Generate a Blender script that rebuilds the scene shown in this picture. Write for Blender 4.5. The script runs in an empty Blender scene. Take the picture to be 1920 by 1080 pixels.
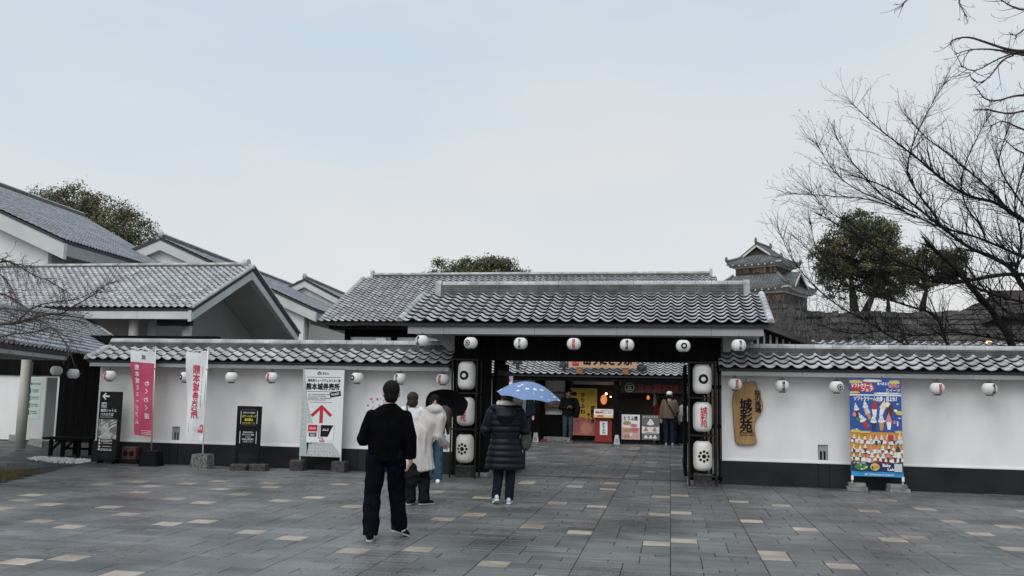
import bpy, math, random, os
from mathutils import Vector, Matrix, Euler, noise
random.seed(7)
sc = bpy.context.scene
COL = sc.collection
R = math.radians
# ------------------------------------------------------------------ camera, sky, sun, exposure
F_PX = 1650.0
cam = bpy.data.cameras.new('camera'); cam.sensor_width = 36.0; cam.lens = F_PX / 1920 * 36
cam.clip_start = 0.1; cam.clip_end = 3000
co = bpy.data.objects.new('camera', cam); COL.objects.link(co)
YAW = math.atan(298 / F_PX); PITCH = math.atan(195 / F_PX); ROLL = 0.019
co.matrix_world = Matrix.Translation((0, 0, 1.62)) @ Matrix.Rotation(YAW, 4, 'Z') @ Matrix.Rotation(math.pi / 2 + PITCH, 4, 'X') @ Matrix.Rotation(ROLL, 4, 'Z')
sc.camera = co
CM = co.matrix_world.to_3x3(); CC = Vector((0, 0, 1.62))
def ray(x, y): return CM @ Vector(((x - 960) / F_PX, (540 - y) / F_PX, -1))
def at_y(x, y, Y):
    d = ray(x, y); return CC + d * (Y / d.y)
def ground_at(x, y, z=0.0):
    d = ray(x, y); return CC + d * ((z - 1.62) / d.z)
def to_px(p):
    q = CM.transposed() @ (Vector(p) - CC)
    if q.z > -0.1: return None
    return 960 + F_PX * q.x / -q.z, 540 - F_PX * q.y / -q.z

w = bpy.data.worlds.new('World'); sc.world = w; w.use_nodes = True
nt = w.node_tree; N = nt.nodes; L = nt.links
bg = N['Background']; out = N['World Output']
sky = N.new('ShaderNodeTexSky'); sky.sky_type = 'NISHITA'; sky.sun_disc = False
SUN_EL, SUN_AZ = R(50), R(195)
sky.sun_elevation = SUN_EL; sky.sun_rotation = SUN_AZ
sky.air_density = 1.0; sky.dust_density = 3.0
tc = N.new('ShaderNodeTexCoord')
sep = N.new('ShaderNodeSeparateXYZ'); L.new(tc.outputs['Generated'], sep.inputs[0])
mp = N.new('ShaderNodeMapping'); mp.inputs['Scale'].default_value = (1.0, 1.0, 2.6); L.new(tc.outputs['Generated'], mp.inputs[0])
n1 = N.new('ShaderNodeTexNoise'); n1.inputs['Scale'].default_value = 2.2; n1.inputs['Detail'].default_value = 5; n1.inputs['Roughness'].default_value = 0.5
L.new(mp.outputs[0], n1.inputs['Vector'])
cr = N.new('ShaderNodeValToRGB'); L.new(n1.outputs['Fac'], cr.inputs[0])
cr.color_ramp.elements[0].position = 0.41; cr.color_ramp.elements[0].color = (5.15, 6.7, 8.1, 1)
cr.color_ramp.elements[1].position = 0.62; cr.color_ramp.elements[1].color = (6.95, 7.4, 7.75, 1)
zr = N.new('ShaderNodeMapRange'); zr.inputs['From Min'].default_value = 0.0; zr.inputs['From Max'].default_value = 0.55
L.new(sep.outputs['Z'], zr.inputs['Value'])
lowc = N.new('ShaderNodeMixRGB'); lowc.blend_type = 'MIX'; lowc.inputs[1].default_value = (8.1, 8.0, 7.85, 1)
L.new(cr.outputs[0], lowc.inputs[2]); L.new(zr.outputs[0], lowc.inputs[0])
mixs = N.new('ShaderNodeMixRGB'); mixs.inputs[0].default_value = 0.88
L.new(sky.outputs[0], mixs.inputs[1]); L.new(lowc.outputs[0], mixs.inputs[2])
L.new(mixs.outputs[0], bg.inputs['Color']); bg.inputs['Strength'].default_value = 0.0915

sl = bpy.data.lights.new('sun', 'SUN'); sl.energy = 1.5; sl.angle = R(60); sl.color = (1, 0.97, 0.93)
so = bpy.data.objects.new('sun', sl); COL.objects.link(so)
# towards the sun: behind the camera, a little to its right
sd = Vector((math.sin(SUN_AZ) * math.cos(SUN_EL), math.cos(SUN_AZ) * math.cos(SUN_EL), math.sin(SUN_EL)))
so.rotation_euler = sd.to_track_quat('Z', 'Y').to_euler(); so.location = (0, -5, 30)
sc.view_settings.view_transform = 'Standard'; sc.view_settings.look = 'None'
sc.view_settings.exposure = 0.2; sc.view_settings.gamma = 1.0; sc.view_settings.use_curve_mapping = False

# ------------------------------------------------------------------ materials
MATS = {}
def mat(name, col, rough=0.7, col2=None, scale=6.0, detail=4, bump=0.0, bscale=40.0, rand=0.0, spec=0.5, metal=0.0, contrast=(0.35, 0.65), stretch=(1, 1, 1), emit=None, sheen=0.0, rough2=None, rscale=1.5):
    """base colour mixed with a second by noise in object space; optional per-piece brightness variation and fine bump"""
    if name in MATS: return MATS[name]
    m = bpy.data.materials.new(name); m.use_nodes = True; t = m.node_tree; n = t.nodes; l = t.links
    b = n['Principled BSDF']; b.inputs['Roughness'].default_value = rough; b.inputs['Specular IOR Level'].default_value = spec; b.inputs['Metallic'].default_value = metal
    if sheen: b.inputs['Sheen Weight'].default_value = sheen
    geo = n.new('ShaderNodeNewGeometry')
    mpn = n.new('ShaderNodeMapping'); mpn.inputs['Scale'].default_value = stretch; l.new(geo.outputs['Position'], mpn.inputs[0])
    cur = None
    if col2 is not None:
        nz = n.new('ShaderNodeTexNoise'); nz.inputs['Scale'].default_value = scale; nz.inputs['Detail'].default_value = detail
        l.new(mpn.outputs[0], nz.inputs['Vector'])
        rp = n.new('ShaderNodeValToRGB'); l.new(nz.outputs['Fac'], rp.inputs[0])
        rp.color_ramp.elements[0].position = contrast[0]; rp.color_ramp.elements[0].color = (*col, 1)
        rp.color_ramp.elements[1].position = contrast[1]; rp.color_ramp.elements[1].color = (*col2, 1)
        cur = rp.outputs[0]
    if rand:
        oi = n.new('ShaderNodeObjectInfo'); ad = n.new('ShaderNodeMath'); ad.operation = 'ADD'
        l.new(oi.outputs['Random'], ad.inputs[0]); l.new(geo.outputs['Random Per Island'], ad.inputs[1])
        fr = n.new('ShaderNodeMath'); fr.operation = 'FRACT'; l.new(ad.outputs[0], fr.inputs[0])
        mr = n.new('ShaderNodeMapRange'); mr.inputs['To Min'].default_value = 1 - rand; mr.inputs['To Max'].default_value = 1 + rand
        l.new(fr.outputs[0], mr.inputs['Value'])
        mx = n.new('ShaderNodeMixRGB'); mx.blend_type = 'MULTIPLY'; mx.inputs[0].default_value = 1
        if cur: l.new(cur, mx.inputs[1])
        else: mx.inputs[1].default_value = (*col, 1)
        cb = n.new('ShaderNodeCombineColor')
        for i in range(3): l.new(mr.outputs[0], cb.inputs[i])
        l.new(cb.outputs[0], mx.inputs[2]); cur = mx.outputs[0]
    if cur: l.new(cur, b.inputs['Base Color'])
    else: b.inputs['Base Color'].default_value = (*col, 1)
    if rough2 is not None:
        nr = n.new('ShaderNodeTexNoise'); nr.inputs['Scale'].default_value = rscale; nr.inputs['Detail'].default_value = 4
        l.new(geo.outputs['Position'], nr.inputs['Vector'])
        mr2 = n.new('ShaderNodeMapRange'); mr2.inputs['From Min'].default_value = 0.35; mr2.inputs['From Max'].default_value = 0.65
        mr2.inputs['To Min'].default_value = rough; mr2.inputs['To Max'].default_value = rough2
        l.new(nr.outputs['Fac'], mr2.inputs['Value']); l.new(mr2.outputs[0], b.inputs['Roughness'])
    if bump:
        nb = n.new('ShaderNodeTexNoise'); nb.inputs['Scale'].default_value = bscale; nb.inputs['Detail'].default_value = 4
        l.new(mpn.outputs[0], nb.inputs['Vector'])
        bp = n.new('ShaderNodeBump'); bp.inputs['Strength'].default_value = bump; bp.inputs['Distance'].default_value = 0.02
        l.new(nb.outputs['Fac'], bp.inputs['Height']); l.new(bp.outputs[0], b.inputs['Normal'])
    if emit:
        b.inputs['Emission Color'].default_value = (*emit[:3], 1); b.inputs['Emission Strength'].default_value = emit[3]
    MATS[name] = m; return m

M_TILE = mat('roof_tile_clay', (0.30, 0.31, 0.33), 0.36, (0.50, 0.51, 0.535), 2.4, 7, 0.15, 60, rand=0.15, spec=0.6)
M_TILE_FAR = mat('roof_tile_far', (0.33, 0.34, 0.365), 0.42, (0.47, 0.48, 0.51), 0.8, 6, rand=0.13)
M_RIDGE = mat('ridge_tile_clay', (0.055, 0.057, 0.060), 0.6, (0.12, 0.12, 0.122), 3.5, 6, 0.2, 40, rand=0.18)
M_CAP = mat('ridge_cap_clay', (0.26, 0.265, 0.27), 0.5, (0.48, 0.48, 0.48), 3.2, 6, 0.2, 40, rand=0.14)
M_UNDER = mat('roof_underlay', (0.05, 0.05, 0.055), 0.8)
M_PLASTER = mat('white_plaster', (0.70, 0.70, 0.685), 0.85, (0.83, 0.83, 0.82), 1.7, 8, 0.12, 18, contrast=(0.28, 0.6), spec=0.2, stretch=(1.3, 1.3, .42))
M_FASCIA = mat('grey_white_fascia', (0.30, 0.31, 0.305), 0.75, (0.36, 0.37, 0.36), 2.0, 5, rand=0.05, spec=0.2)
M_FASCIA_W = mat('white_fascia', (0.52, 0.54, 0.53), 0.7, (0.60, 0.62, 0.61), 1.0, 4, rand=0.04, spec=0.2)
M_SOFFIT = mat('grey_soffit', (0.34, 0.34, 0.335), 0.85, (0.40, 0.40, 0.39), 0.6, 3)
M_PLINTH = mat('dark_plinth', (0.013, 0.0135, 0.018), 0.65, (0.024, 0.025, 0.030), 1.4, 6, 0.15, 25, spec=0.2)
M_BLACKWOOD = mat('black_stained_wood', (0.004, 0.004, 0.005), 0.8, (0.010, 0.009, 0.009), 3, 5, 0.15, 30, stretch=(4, 4, 0.5), spec=0.08)
M_BLACK = mat('black_paint', (0.008, 0.008, 0.009), 0.55, spec=0.15)
M_BLACKMETAL = mat('black_metal', (0.009, 0.009, 0.010), 0.5, (0.018, 0.018, 0.018), 8, 3, spec=0.2)
M_STEEL = mat('pale_steel', (0.55, 0.56, 0.57), 0.35, metal=0.6)
M_COLUMN = mat('beige_column_paint', (0.47, 0.46, 0.41), 0.6, (0.54, 0.53, 0.48), 1.5, 4)
M_CONC = mat('concrete', (0.16, 0.16, 0.155), 0.85, (0.30, 0.30, 0.29), 9, 6, 0.4, 50)
M_CONC_D = mat('dark_concrete', (0.022, 0.022, 0.021), 0.85, (0.07, 0.07, 0.066), 14, 6, 0.5, 50)
M_PAVER = mat('grey_stone_paver', (0.058, 0.061, 0.061), 0.16, (0.172, 0.175, 0.173), .75, 12, 0.7, 24, rand=0.22, contrast=(.30, .66), spec=0.5, rough2=0.6, rscale=0.7)
M_PAVER_TAN = mat('tan_stone_paver', (0.29, 0.22, 0.165), 0.32, (0.47, 0.41, 0.335), 2.2, 6, 0.4, 40, rand=0.22, spec=0.45)
M_JOINT = mat('paving_joint', (0.014, 0.015, 0.015), 0.8, (0.03, 0.03, 0.03), 4, 4)
M_GROUND = mat('dull_ground', (0.06, 0.058, 0.05), 0.9, (0.11, 0.105, 0.09), 0.3, 6)
M_ASPHALT = mat('wet_asphalt', (0.04, 0.042, 0.043), 0.4, (0.07, 0.072, 0.072), 0.8, 6, 0.35, 90, rough2=0.65)
M_WHITE = mat('white_print', (0.80, 0.80, 0.80), 0.6, spec=0.3)
M_RED = mat('red_print', (0.50, 0.025, 0.035), 0.6, spec=0.3)
M_INK = mat('black_print', (0.010, 0.010, 0.011), 0.6, spec=0.2)
M_GREYINK = mat('grey_print', (0.16, 0.16, 0.165), 0.6, spec=0.2)
M_PAPER = mat('lantern_paper', (0.76, 0.755, 0.735), 0.7, (0.70, 0.69, 0.66), 7, 4, spec=0.2)
M_PAPER_OLD = mat('lantern_paper_stained', (0.70, 0.68, 0.60), 0.7, (0.76, 0.75, 0.71), 5, 4, spec=0.2)
M_SKIN = mat('skin', (0.46, 0.29, 0.21), 0.55, (0.52, 0.34, 0.26), 9, 3, spec=0.35)
M_EYE = mat('dark_eyes', (0.02, 0.015, 0.012), 0.3)
M_LIP = mat('lips', (0.35, 0.14, 0.12), 0.5)
M_HAIR = mat('black_hair', (0.006, 0.0055, 0.0055), 0.7, (0.013, 0.012, 0.011), 60, 3, 0.3, 150, spec=0.1)
M_HAIR_BR = mat('brown_hair', (0.022, 0.011, 0.008), 0.6, (0.05, 0.027, 0.019), 50, 3, 0.3, 140, spec=0.3)
M_HAIR_DB = mat('dark_brown_hair', (0.018, 0.011, 0.009), 0.45, (0.045, 0.028, 0.022), 50, 3, 0.3, 140, spec=0.35)

# ------------------------------------------------------------------ mesh builder
class MB:
    def __init__(s): s.v = []; s.f = []; s.m = []
    def add(s, vs, fs, mi=0):
        b = len(s.v); s.v.extend([tuple(q) for q in vs])
        for f in fs: s.f.append(tuple(i + b for i in f)); s.m.append(mi)
    def obox(s, c, ux, uy, uz, hx, hy, hz, mi=0):
        c = Vector(c); ux = Vector(ux) * hx; uy = Vector(uy) * hy; uz = Vector(uz) * hz
        vs = [c + a * ux + b * uy + d * uz for d in (-1, 1) for b in (-1, 1) for a in (-1, 1)]
        s.add(vs, [(0, 2, 3, 1), (4, 5, 7, 6), (0, 1, 5, 4), (2, 6, 7, 3), (0, 4, 6, 2), (1, 3, 7, 5)], mi)
    def box(s, x0, x1, y0, y1, z0, z1, mi=0):
        s.obox(((x0 + x1) / 2, (y0 + y1) / 2, (z0 + z1) / 2), (1, 0, 0), (0, 1, 0), (0, 0, 1), abs(x1 - x0) / 2, abs(y1 - y0) / 2, abs(z1 - z0) / 2, mi)
    def bbox(s, x0, x1, y0, y1, z0, z1, bev=0.004, mi=0):
        """box with its vertical and top edges chamfered"""
        b = bev
        P = [(x0 + b, y0), (x1 - b, y0), (x1, y0 + b), (x1, y1 - b), (x1 - b, y1), (x0 + b, y1), (x0, y1 - b), (x0, y0 + b)]
        Q = [(x0 + 2 * b, y0 + b), (x1 - 2 * b, y0 + b), (x1 - b, y0 + 2 * b), (x1 - b, y1 - 2 * b), (x1 - 2 * b, y1 - b), (x0 + 2 * b, y1 - b), (x0 + b, y1 - 2 * b), (x0 + b, y0 + 2 * b)]
        vs = [(x, y, z0) for x, y in P] + [(x, y, z1 - b) for x, y in P] + [(x, y, z1) for x, y in Q]
        fs = [tuple(range(7, -1, -1)), tuple(range(16, 24))]
        for k in (0, 8):
            for i in range(8): fs.append((k + i, k + (i + 1) % 8, k + 8 + (i + 1) % 8, k + 8 + i))
        s.add(vs, fs, mi)
    def quad(s, a, b, c, d, mi=0): s.add([a, b, c, d], [(0, 1, 2, 3)], mi)
    def prism(s, poly, o, u, v, d, mi=0):
        """2-D polygon (counter-clockwise seen along -n) in plane o,u,v extruded by vector d"""
        o = Vector(o); u = Vector(u); v = Vector(v); d = Vector(d); n = len(poly)
        a = [o + u * p[0] + v * p[1] for p in poly]; b = [q + d for q in a]
        fs = [tuple(range(n)), tuple(range(2 * n - 1, n - 1, -1))]
        for i in range(n): fs.append((i, n + i, n + (i + 1) % n, (i + 1) % n))
        s.add(a + b, fs, mi)
    def tube(s, pts, rads, n=8, mi=0, right=None, dome=False):
        pts = [Vector(p) for p in pts]; k = len(pts)
        rr = [(r, r) if not isinstance(r, (tuple, list)) else r for r in (rads if isinstance(rads, (list, tuple)) and len(rads) == k else [rads] * k)]
        tang = []
        for i in range(k):
            t = pts[min(i + 1, k - 1)] - pts[max(i - 1, 0)]
            tang.append(t.normalized() if t.length > 1e-9 else Vector((0, 0, 1)))
        if right is None:
            t = tang[0]; r = Vector((1, 0, 0)) if abs(t.x) < 0.8 else Vector((0, 1, 0))
        else: r = Vector(right)
        rings = []; base = len(s.v); vs = []; cur = r
        seq = []
        for i in range(k):
            t = tang[i]
            src = Vector(right) if right is not None else cur
            e1 = (src - t * src.dot(t)).normalized(); e2 = t.cross(e1); cur = e1
            seq.append((pts[i], e1, e2, rr[i][0], rr[i][1], t))
        full = []
        if dome:
            p, e1, e2, a, b, t = seq[0]; h = min(a, b)
            full += [(p - t * h * 0.92, e1, e2, a * 0.4, b * 0.4), (p - t * h * 0.6, e1, e2, a * 0.8, b * 0.8)]
        full += [q[:5] for q in seq]
        if dome:
            p, e1, e2, a, b, t = seq[-1]; h = min(a, b)
            full += [(p + t * h * 0.6, e1, e2, a * 0.8, b * 0.8), (p + t * h * 0.92, e1, e2, a * 0.4, b * 0.4)]
        for p, e1, e2, a, b in full:
            for j in range(n):
                an = 2 * math.pi * j / n
                vs.append(p + e1 * (a * math.cos(an)) + e2 * (b * math.sin(an)))
        fs = []
        for i in range(len(full) - 1):
            for j in range(n):
                fs.append((i * n + j, i * n + (j + 1) % n, (i + 1) * n + (j + 1) % n, (i + 1) * n + j))
        fs.append(tuple(range(n - 1, -1, -1))); q = (len(full) - 1) * n; fs.append(tuple(range(q, q + n)))
        s.add(vs, fs, mi)
    def ball(s, c, r, n=12, m=8, mi=0, rot=None):
        if not isinstance(r, (tuple, list)): r = (r, r, r)
        c = Vector(c); vs = []; fs = []
        for i in range(1, m):
            a = math.pi * i / m
            for j in range(n):
                b = 2 * math.pi * j / n
                q = Vector((r[0] * math.sin(a) * math.cos(b), r[1] * math.sin(a) * math.sin(b), r[2] * math.cos(a)))
                vs.append(c + (rot @ q if rot else q))
        top = Vector((0, 0, r[2])); 
        vs.append(c + (rot @ top if rot else top)); vs.append(c - (rot @ top if rot else top)); T = len(vs) - 2
        for i in range(m - 2):
            for j in range(n):
                fs.append((i * n + j, (i + 1) * n + j, (i + 1) * n + (j + 1) % n, i * n + (j + 1) % n))
        for j in range(n):
            fs.append((T, j, (j + 1) % n)); q = (m - 2) * n; fs.append((T + 1, q + (j + 1) % n, q + j))
        s.add(vs, fs, mi)
    def lathe(s, prof, n=20, c=(0, 0, 0), mi=0):
        c = Vector(c); vs = []; fs = []
        for r, z in prof:
            for j in range(n):
                a = 2 * math.pi * j / n; vs.append(c + Vector((r * math.cos(a), r * math.sin(a), z)))
        for i in range(len(prof) - 1):
            for j in range(n): fs.append((i * n + j, i * n + (j + 1) % n, (i + 1) * n + (j + 1) % n, (i + 1) * n + j))
        fs.append(tuple(range(n - 1, -1, -1))); q = (len(prof) - 1) * n; fs.append(tuple(range(q, q + n)))
        s.add(vs, fs, mi)
    def mesh(s, name, mats, smooth=False, off=None):
        me = bpy.data.meshes.new(name)
        vs = s.v if off is None else [(a - off[0], b - off[1], c - off[2]) for a, b, c in s.v]
        me.from_pydata(vs, [], s.f)
        for m in (mats if isinstance(mats, (list, tuple)) else [mats]): me.materials.append(m)
        me.polygons.foreach_set('material_index', s.m)
        if smooth: me.polygons.foreach_set('use_smooth', [True] * len(s.f))
        me.update(); return me
    def build(s, name, mats, parent=None, smooth=False, world=False):
        """world=True: the coordinates are world ones and the (unrotated) parent's place is taken off"""
        off = world_loc(parent) if (world and parent) else None
        return link(name, s.mesh(name, mats, smooth, off), parent)
def world_loc(o):
    p = Vector(o.location)
    while o.parent: o = o.parent; p += o.location
    return p
def link(name, me, parent=None):
    o = bpy.data.objects.new(name, me); COL.objects.link(o)
    if parent: o.parent = parent
    return o
def tag(o, label, cat, group=None):
    o['label'] = label; o['category'] = cat
    if group: o['group'] = group
    return o
def thing(name, label, cat, loc=(0, 0, 0), group=None, rz=0.0):
    o = bpy.data.objects.new(name, None); COL.objects.link(o); o.location = loc; o.rotation_euler = (0, 0, rz)
    o.empty_display_size = 0.1
    return tag(o, label, cat, group)
def structure(o): o['kind'] = 'structure'; return o
def stuff(o): o['kind'] = 'stuff'; return o
def copy_tree(o, parent=None):
    c = o.copy(); COL.objects.link(c)
    if parent: c.parent = parent
    for ch in list(o.children): copy_tree(ch, c)
    return c

# ------------------------------------------------------------------ lettering
_tc = {}
def glyphs(txt, bold=0.02, res=2):
    k = (txt, bold)
    if k in _tc: return _tc[k]
    cu = bpy.data.curves.new('lettering', 'FONT'); cu.body = txt; cu.size = 1; cu.resolution_u = res; cu.offset = bold
    ob = bpy.data.objects.new('lettering', cu); COL.objects.link(ob)
    dg = bpy.context.evaluated_depsgraph_get(); dg.update()
    me = bpy.data.meshes.new_from_object(ob.evaluated_get(dg))
    vs = [tuple(v.co) for v in me.vertices]; fs = [tuple(p.vertices) for p in me.polygons]
    bpy.data.objects.remove(ob); bpy.data.curves.remove(cu); bpy.data.meshes.remove(me)
    if vs:
        xs = [v[0] for v in vs]; ys = [v[1] for v in vs]; cx = (min(xs) + max(xs)) / 2; cy = (min(ys) + max(ys)) / 2
        wd = max(xs) - min(xs); ht = max(ys) - min(ys)
        vs = [(v[0] - cx, v[1] - cy) for v in vs]
    else: wd = ht = 0
    _tc[k] = (vs, fs, wd, ht); return _tc[k]
def put_text(mb, txt, o, u, v, h=None, wid=None, mi=0, bold=0.02, vertical=False, pitch=1.1, mapf=None):
    """centre the text at o in the plane u,v; h = glyph height or wid = whole width; vertical stacks the characters"""
    o = Vector(o); u = Vector(u); v = Vector(v)
    items = [(txt, 0, 0)]
    if vertical:
        n = len(txt); items = [(ch, 0, ((n - 1) / 2 - i) * h * pitch) for i, ch in enumerate(txt)]
    for t, dx, dy in items:
        vs, fs, wd, ht = glyphs(t, 0.0)
        if not vs: continue
        if vertical: k = h / 0.88; kx = k
        else:
            k = (h / 0.88) if h else wid / wd; kx = (wid / wd) if wid else k
        pts = [(q[0] * kx + dx, q[1] * k + dy) for q in vs]
        sh = [(0, 0)] if bold < .03 else [(0, 0), (bold * .7 * k, 0), (-bold * .7 * k, 0), (0, bold * .7 * k), (0, -bold * .7 * k)]
        nn_ = u.cross(v)
        for q, (sx, sy) in enumerate(sh):                        # heavier strokes: the print laid over itself, a hair apart
            if mapf: mb.add([mapf(a + sx, b + sy) + nn_ * (.0003 * q) for a, b in pts], fs, mi)
            else: mb.add([o + u * (a + sx) + v * (b + sy) + nn_ * (.0003 * q) for a, b in pts], fs, mi)
def put_disc(mb, cx, cy, r0, r1, mapf, mi=0, n=24, k=3):
    vs = []; fs = []
    for i in range(k + 1):
        r = r0 + (r1 - r0) * i / k
        for j in range(n):
            a = 2 * math.pi * j / n; vs.append(mapf(cx + r * math.cos(a), cy + r * math.sin(a)))
    for i in range(k):
        for j in range(n): fs.append((i * n + j, (i + 1) * n + j, (i + 1) * n + (j + 1) % n, i * n + (j + 1) % n))
    mb.add(vs, fs, mi)
UX = Vector((1, 0, 0)); UY = Vector((0, 1, 0)); UZ = Vector((0, 0, 1))
def flat_map(o, u=UX, v=UZ):
    o = Vector(o); return lambda a, b: o + u * a + v * b
def put_rect(mb, o, u, v, x0, x1, y0, y1, mi=0):
    o = Vector(o); mb.quad(o + u * x0 + v * y0, o + u * x1 + v * y0, o + u * x1 + v * y1, o + u * x0 + v * y1, mi)
def put_poly(mb, o, u, v, pts, mi=0):
    o = Vector(o); mb.add([o + u * a + v * b for a, b in pts], [tuple(range(len(pts)))], mi)

# ------------------------------------------------------------------ roof tiles
TILE_PROF = [(-0.02, 0.028), (0.07, 0.046), (0.17, 0.048), (0.28, 0.026), (0.42, 0.004), (0.62, -0.010), (0.82, -0.002), (1.0, 0.024)]
def tile_geo(wd, ln, amp=1.12, lift=0.046, thick=0.013):
    """S-profiled pantile: u across, v up the slope, front edge lifted over the course below"""
    vs = []; fs = []; n = len(TILE_PROF)
    for (v, dz) in ((0.0, lift), (ln, 0.0)):
        for u, h in TILE_PROF: vs.append((u * wd, v, h * amp * wd / 0.25 + dz))
    for u, h in TILE_PROF: vs.append((u * wd, 0.012, h * amp * wd / 0.25 + lift - thick))
    for i in range(n - 1):
        fs.append((i, i + 1, n + i + 1, n + i)); fs.append((2 * n + i, 2 * n + i + 1, i + 1, i))
    return vs, fs
def tiled(parent, origin, u, v, n, wd, ex, cols, rows, material, singles=300, keep=None, name='roof_tile', amp=1.0, lift=0.046, thick=0.013):
    """one slope of pantiles; the tiles showing largest become objects, the others one joined part. keep(a,b) clips in slope coordinates"""
    u = Vector(u).normalized(); v = Vector(v).normalized(); n = Vector(n).normalized(); origin = Vector(origin)
    vs, fs = tile_geo(wd, ex * 1.12, amp * 1.12, lift, thick)
    cells = []
    for r in range(rows):
        for c in range(cols):
            if keep and not keep((c + 0.5) * wd, (r + 0.5) * ex): continue
            p = origin + u * (c * wd) + v * (r * ex)
            q = to_px(p); vis = q is not None and -40 < q[0] < 1960 and -40 < q[1] < 1120
            cells.append((0 if vis else 1, (p - CC).length, p))
    cells.sort(key=lambda k: (k[0], k[1]))
    off = world_loc(parent); rot = Matrix((u, v, n)).transposed().to_euler()
    me = None
    for hid, d, p in cells[:singles]:
        if me is None:
            mb = MB(); mb.add(vs, fs); me = mb.mesh(name, material, True)
        o = link(name, me, parent); o.location = p - off + n * random.uniform(-0.003, 0.003)
        o.rotation_euler = (rot.x, rot.y, rot.z + random.uniform(-0.006, 0.006))
    rest = cells[singles:]
    if rest:
        mb = MB()
        for hid, d, p in rest:
            j = n * random.uniform(-0.003, 0.003)
            mb.add([p + j + u * a + v * b + n * c for a, b, c in vs], fs)
        stuff(mb.build('tile_field', material, parent, True, world=True))
def half_round(mb, a, b, r, up, n=7, mi=0, h=None):
    """a half-round cap tile lying from a to b"""
    a = Vector(a); b = Vector(b); t = (b - a).normalized(); s_ = t.cross(up).normalized(); h = h or r
    prof = [(-r, -0.02)] + [(-r * math.cos(math.pi * i / n), h * math.sin(math.pi * i / n)) for i in range(n + 1)] + [(r, -0.02)]
    vs = [a + s_ * x + up * z for x, z in prof] + [b + s_ * x + up * z for x, z in prof]; k = len(prof)
    fs = [(i, k + i, k + i + 1, i + 1) for i in range(k - 1)] + [tuple(range(k)), tuple(range(2 * k - 1, k - 1, -1))]
    mb.add(vs, fs, mi)
def ridge(parent, a, b, halfw, courses, ch, cap_r, cap_len=0.3, piece=0.3, step=0.012, singles=True):
    """stacked ridge: courses of flat tiles laid like bricks, round cap tiles on top. a,b = ends at the foot of the stack"""
    a = Vector(a); b = Vector(b); t = (b - a).normalized(); side = t.cross(UZ).normalized(); ln = (b - a).length; off = world_loc(parent)
    for k in range(courses):
        hw = halfw - step * k; z0 = k * ch; n = max(1, int(ln / piece)); ph = (k % 2) * 0.5
        cuts = [0.0] + [piece * (i + 1 - ph) for i in range(n + 1) if 0.05 < piece * (i + 1 - ph) < ln - 0.05] + [ln]
        join = MB()
        for c0, c1 in zip(cuts[:-1], cuts[1:]):
            mb = MB() if singles else join
            mid = a + t * ((c0 + c1) / 2) + UZ * (z0 + ch * 0.5 - 0.002) + side * random.uniform(-0.002, 0.002)
            mb.obox(mid, t, side, UZ, (c1 - c0) / 2 - 0.003, hw, ch * 0.5 - 0.003)
            if singles: mb.build('ridge_tile', M_RIDGE, parent, world=True)
        if not singles: stuff(join.build('ridge_course', M_RIDGE, parent, world=True))
    core = MB(); core.obox((a + b) / 2 + UZ * (courses * ch / 2), t, side, UZ, ln / 2 - 0.01, halfw - step * courses - 0.012, courses * ch / 2)
    core.build('ridge_core', M_UNDER, parent, world=True)
    n = max(1, round(ln / cap_len)); join = MB()
    for i in range(n):
        mb = MB() if singles else join
        p0 = a + t * (ln * i / n + 0.004) + UZ * (courses * ch + random.uniform(-0.002, 0.003)); p1 = a + t * (ln * (i + 1) / n - 0.002) + UZ * (courses * ch)
        half_round(mb, p0, p1, cap_r, UZ)
        if singles: mb.build('ridge_cap', M_CAP, parent, False, world=True)
    if not singles: stuff(join.build('ridge_caps', M_CAP, parent, False, world=True))
def slab(mb, pts, d, mi=0):
    """thick sheet under a polygon of 3-D points, pushed by vector d"""
    pts = [Vector(p) for p in pts]; n = len(pts); b = [p + Vector(d) for p in pts]
    fs = [tuple(range(n)), tuple(range(2 * n - 1, n - 1, -1))] + [(i, n + i, n + (i + 1) % n, (i + 1) % n) for i in range(n)]
    mb.add(pts + b, fs, mi)
# ------------------------------------------------------------------ ground and paving
g = MB(); g.quad((-400, -60, -0.06), (400, -60, -0.06), (400, 600, -0.06), (-400, 600, -0.06))
structure(g.build('ground', M_GROUND))
g = MB(); g.quad((-60, -10, -0.03), (-3, -10, -0.03), (-3, 24, -0.03), (-60, 24, -0.03))
structure(g.build('asphalt_path', M_ASPHALT))
# paved square: mortar sheet, the nearest 300 stones one by one, the others joined
def plaza_edge(y): return max(-12.0, -10.6 - 0.33 * (y - 12.8)) if y > 9.5 else -12.0          # the stone paving stops along this line on the left
plaza = bpy.data.objects.new('paved_square', None); COL.objects.link(plaza); structure(plaza)
g = MB()
g.quad((-12.0, 4, -0.011), (20, 4, -0.011), (20, 31, -0.011), (-12.0, 31, -0.011))
structure(g.build('paving_bed', M_JOINT, plaza))
TAN_PX = [(15,954),(40,929),(46,935),(95,947),(67,977),(113,989),(213,953),(205,907),(262,921),(300,911),(353,907),(411,918),(454,925),(365,943),(325,934),(407,976),(330,982),(265,963),(110,1044),(10,1056),(205,1078),(250,903),(400,903),(475,996),
 (490,906),(525,912),(525,938),(585,933),(652,908),(657,947),(565,1010),(680,1037),(763,1027),(905,1057),(880,967),(823,972),(755,914),(826,921),(905,932),(1002,903),(1085,912),(1145,918),(1155,906),(1050,941),(1120,951),(995,985),(1080,998),(1230,1022),(1283,1015),(1237,966),(1280,962),(1242,930),(1276,928),(1385,940),(1412,978),(1440,1041),(1008,1078),(972,905),
 (1625,959),(1510,991),(1683,1013),(1460,1043),(1590,1062),(1715,1005),(1830,998),(1770,975),(1870,985),(1680,938),(1720,953),(1910,956),(1465,948),(1900,1030)]
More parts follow.
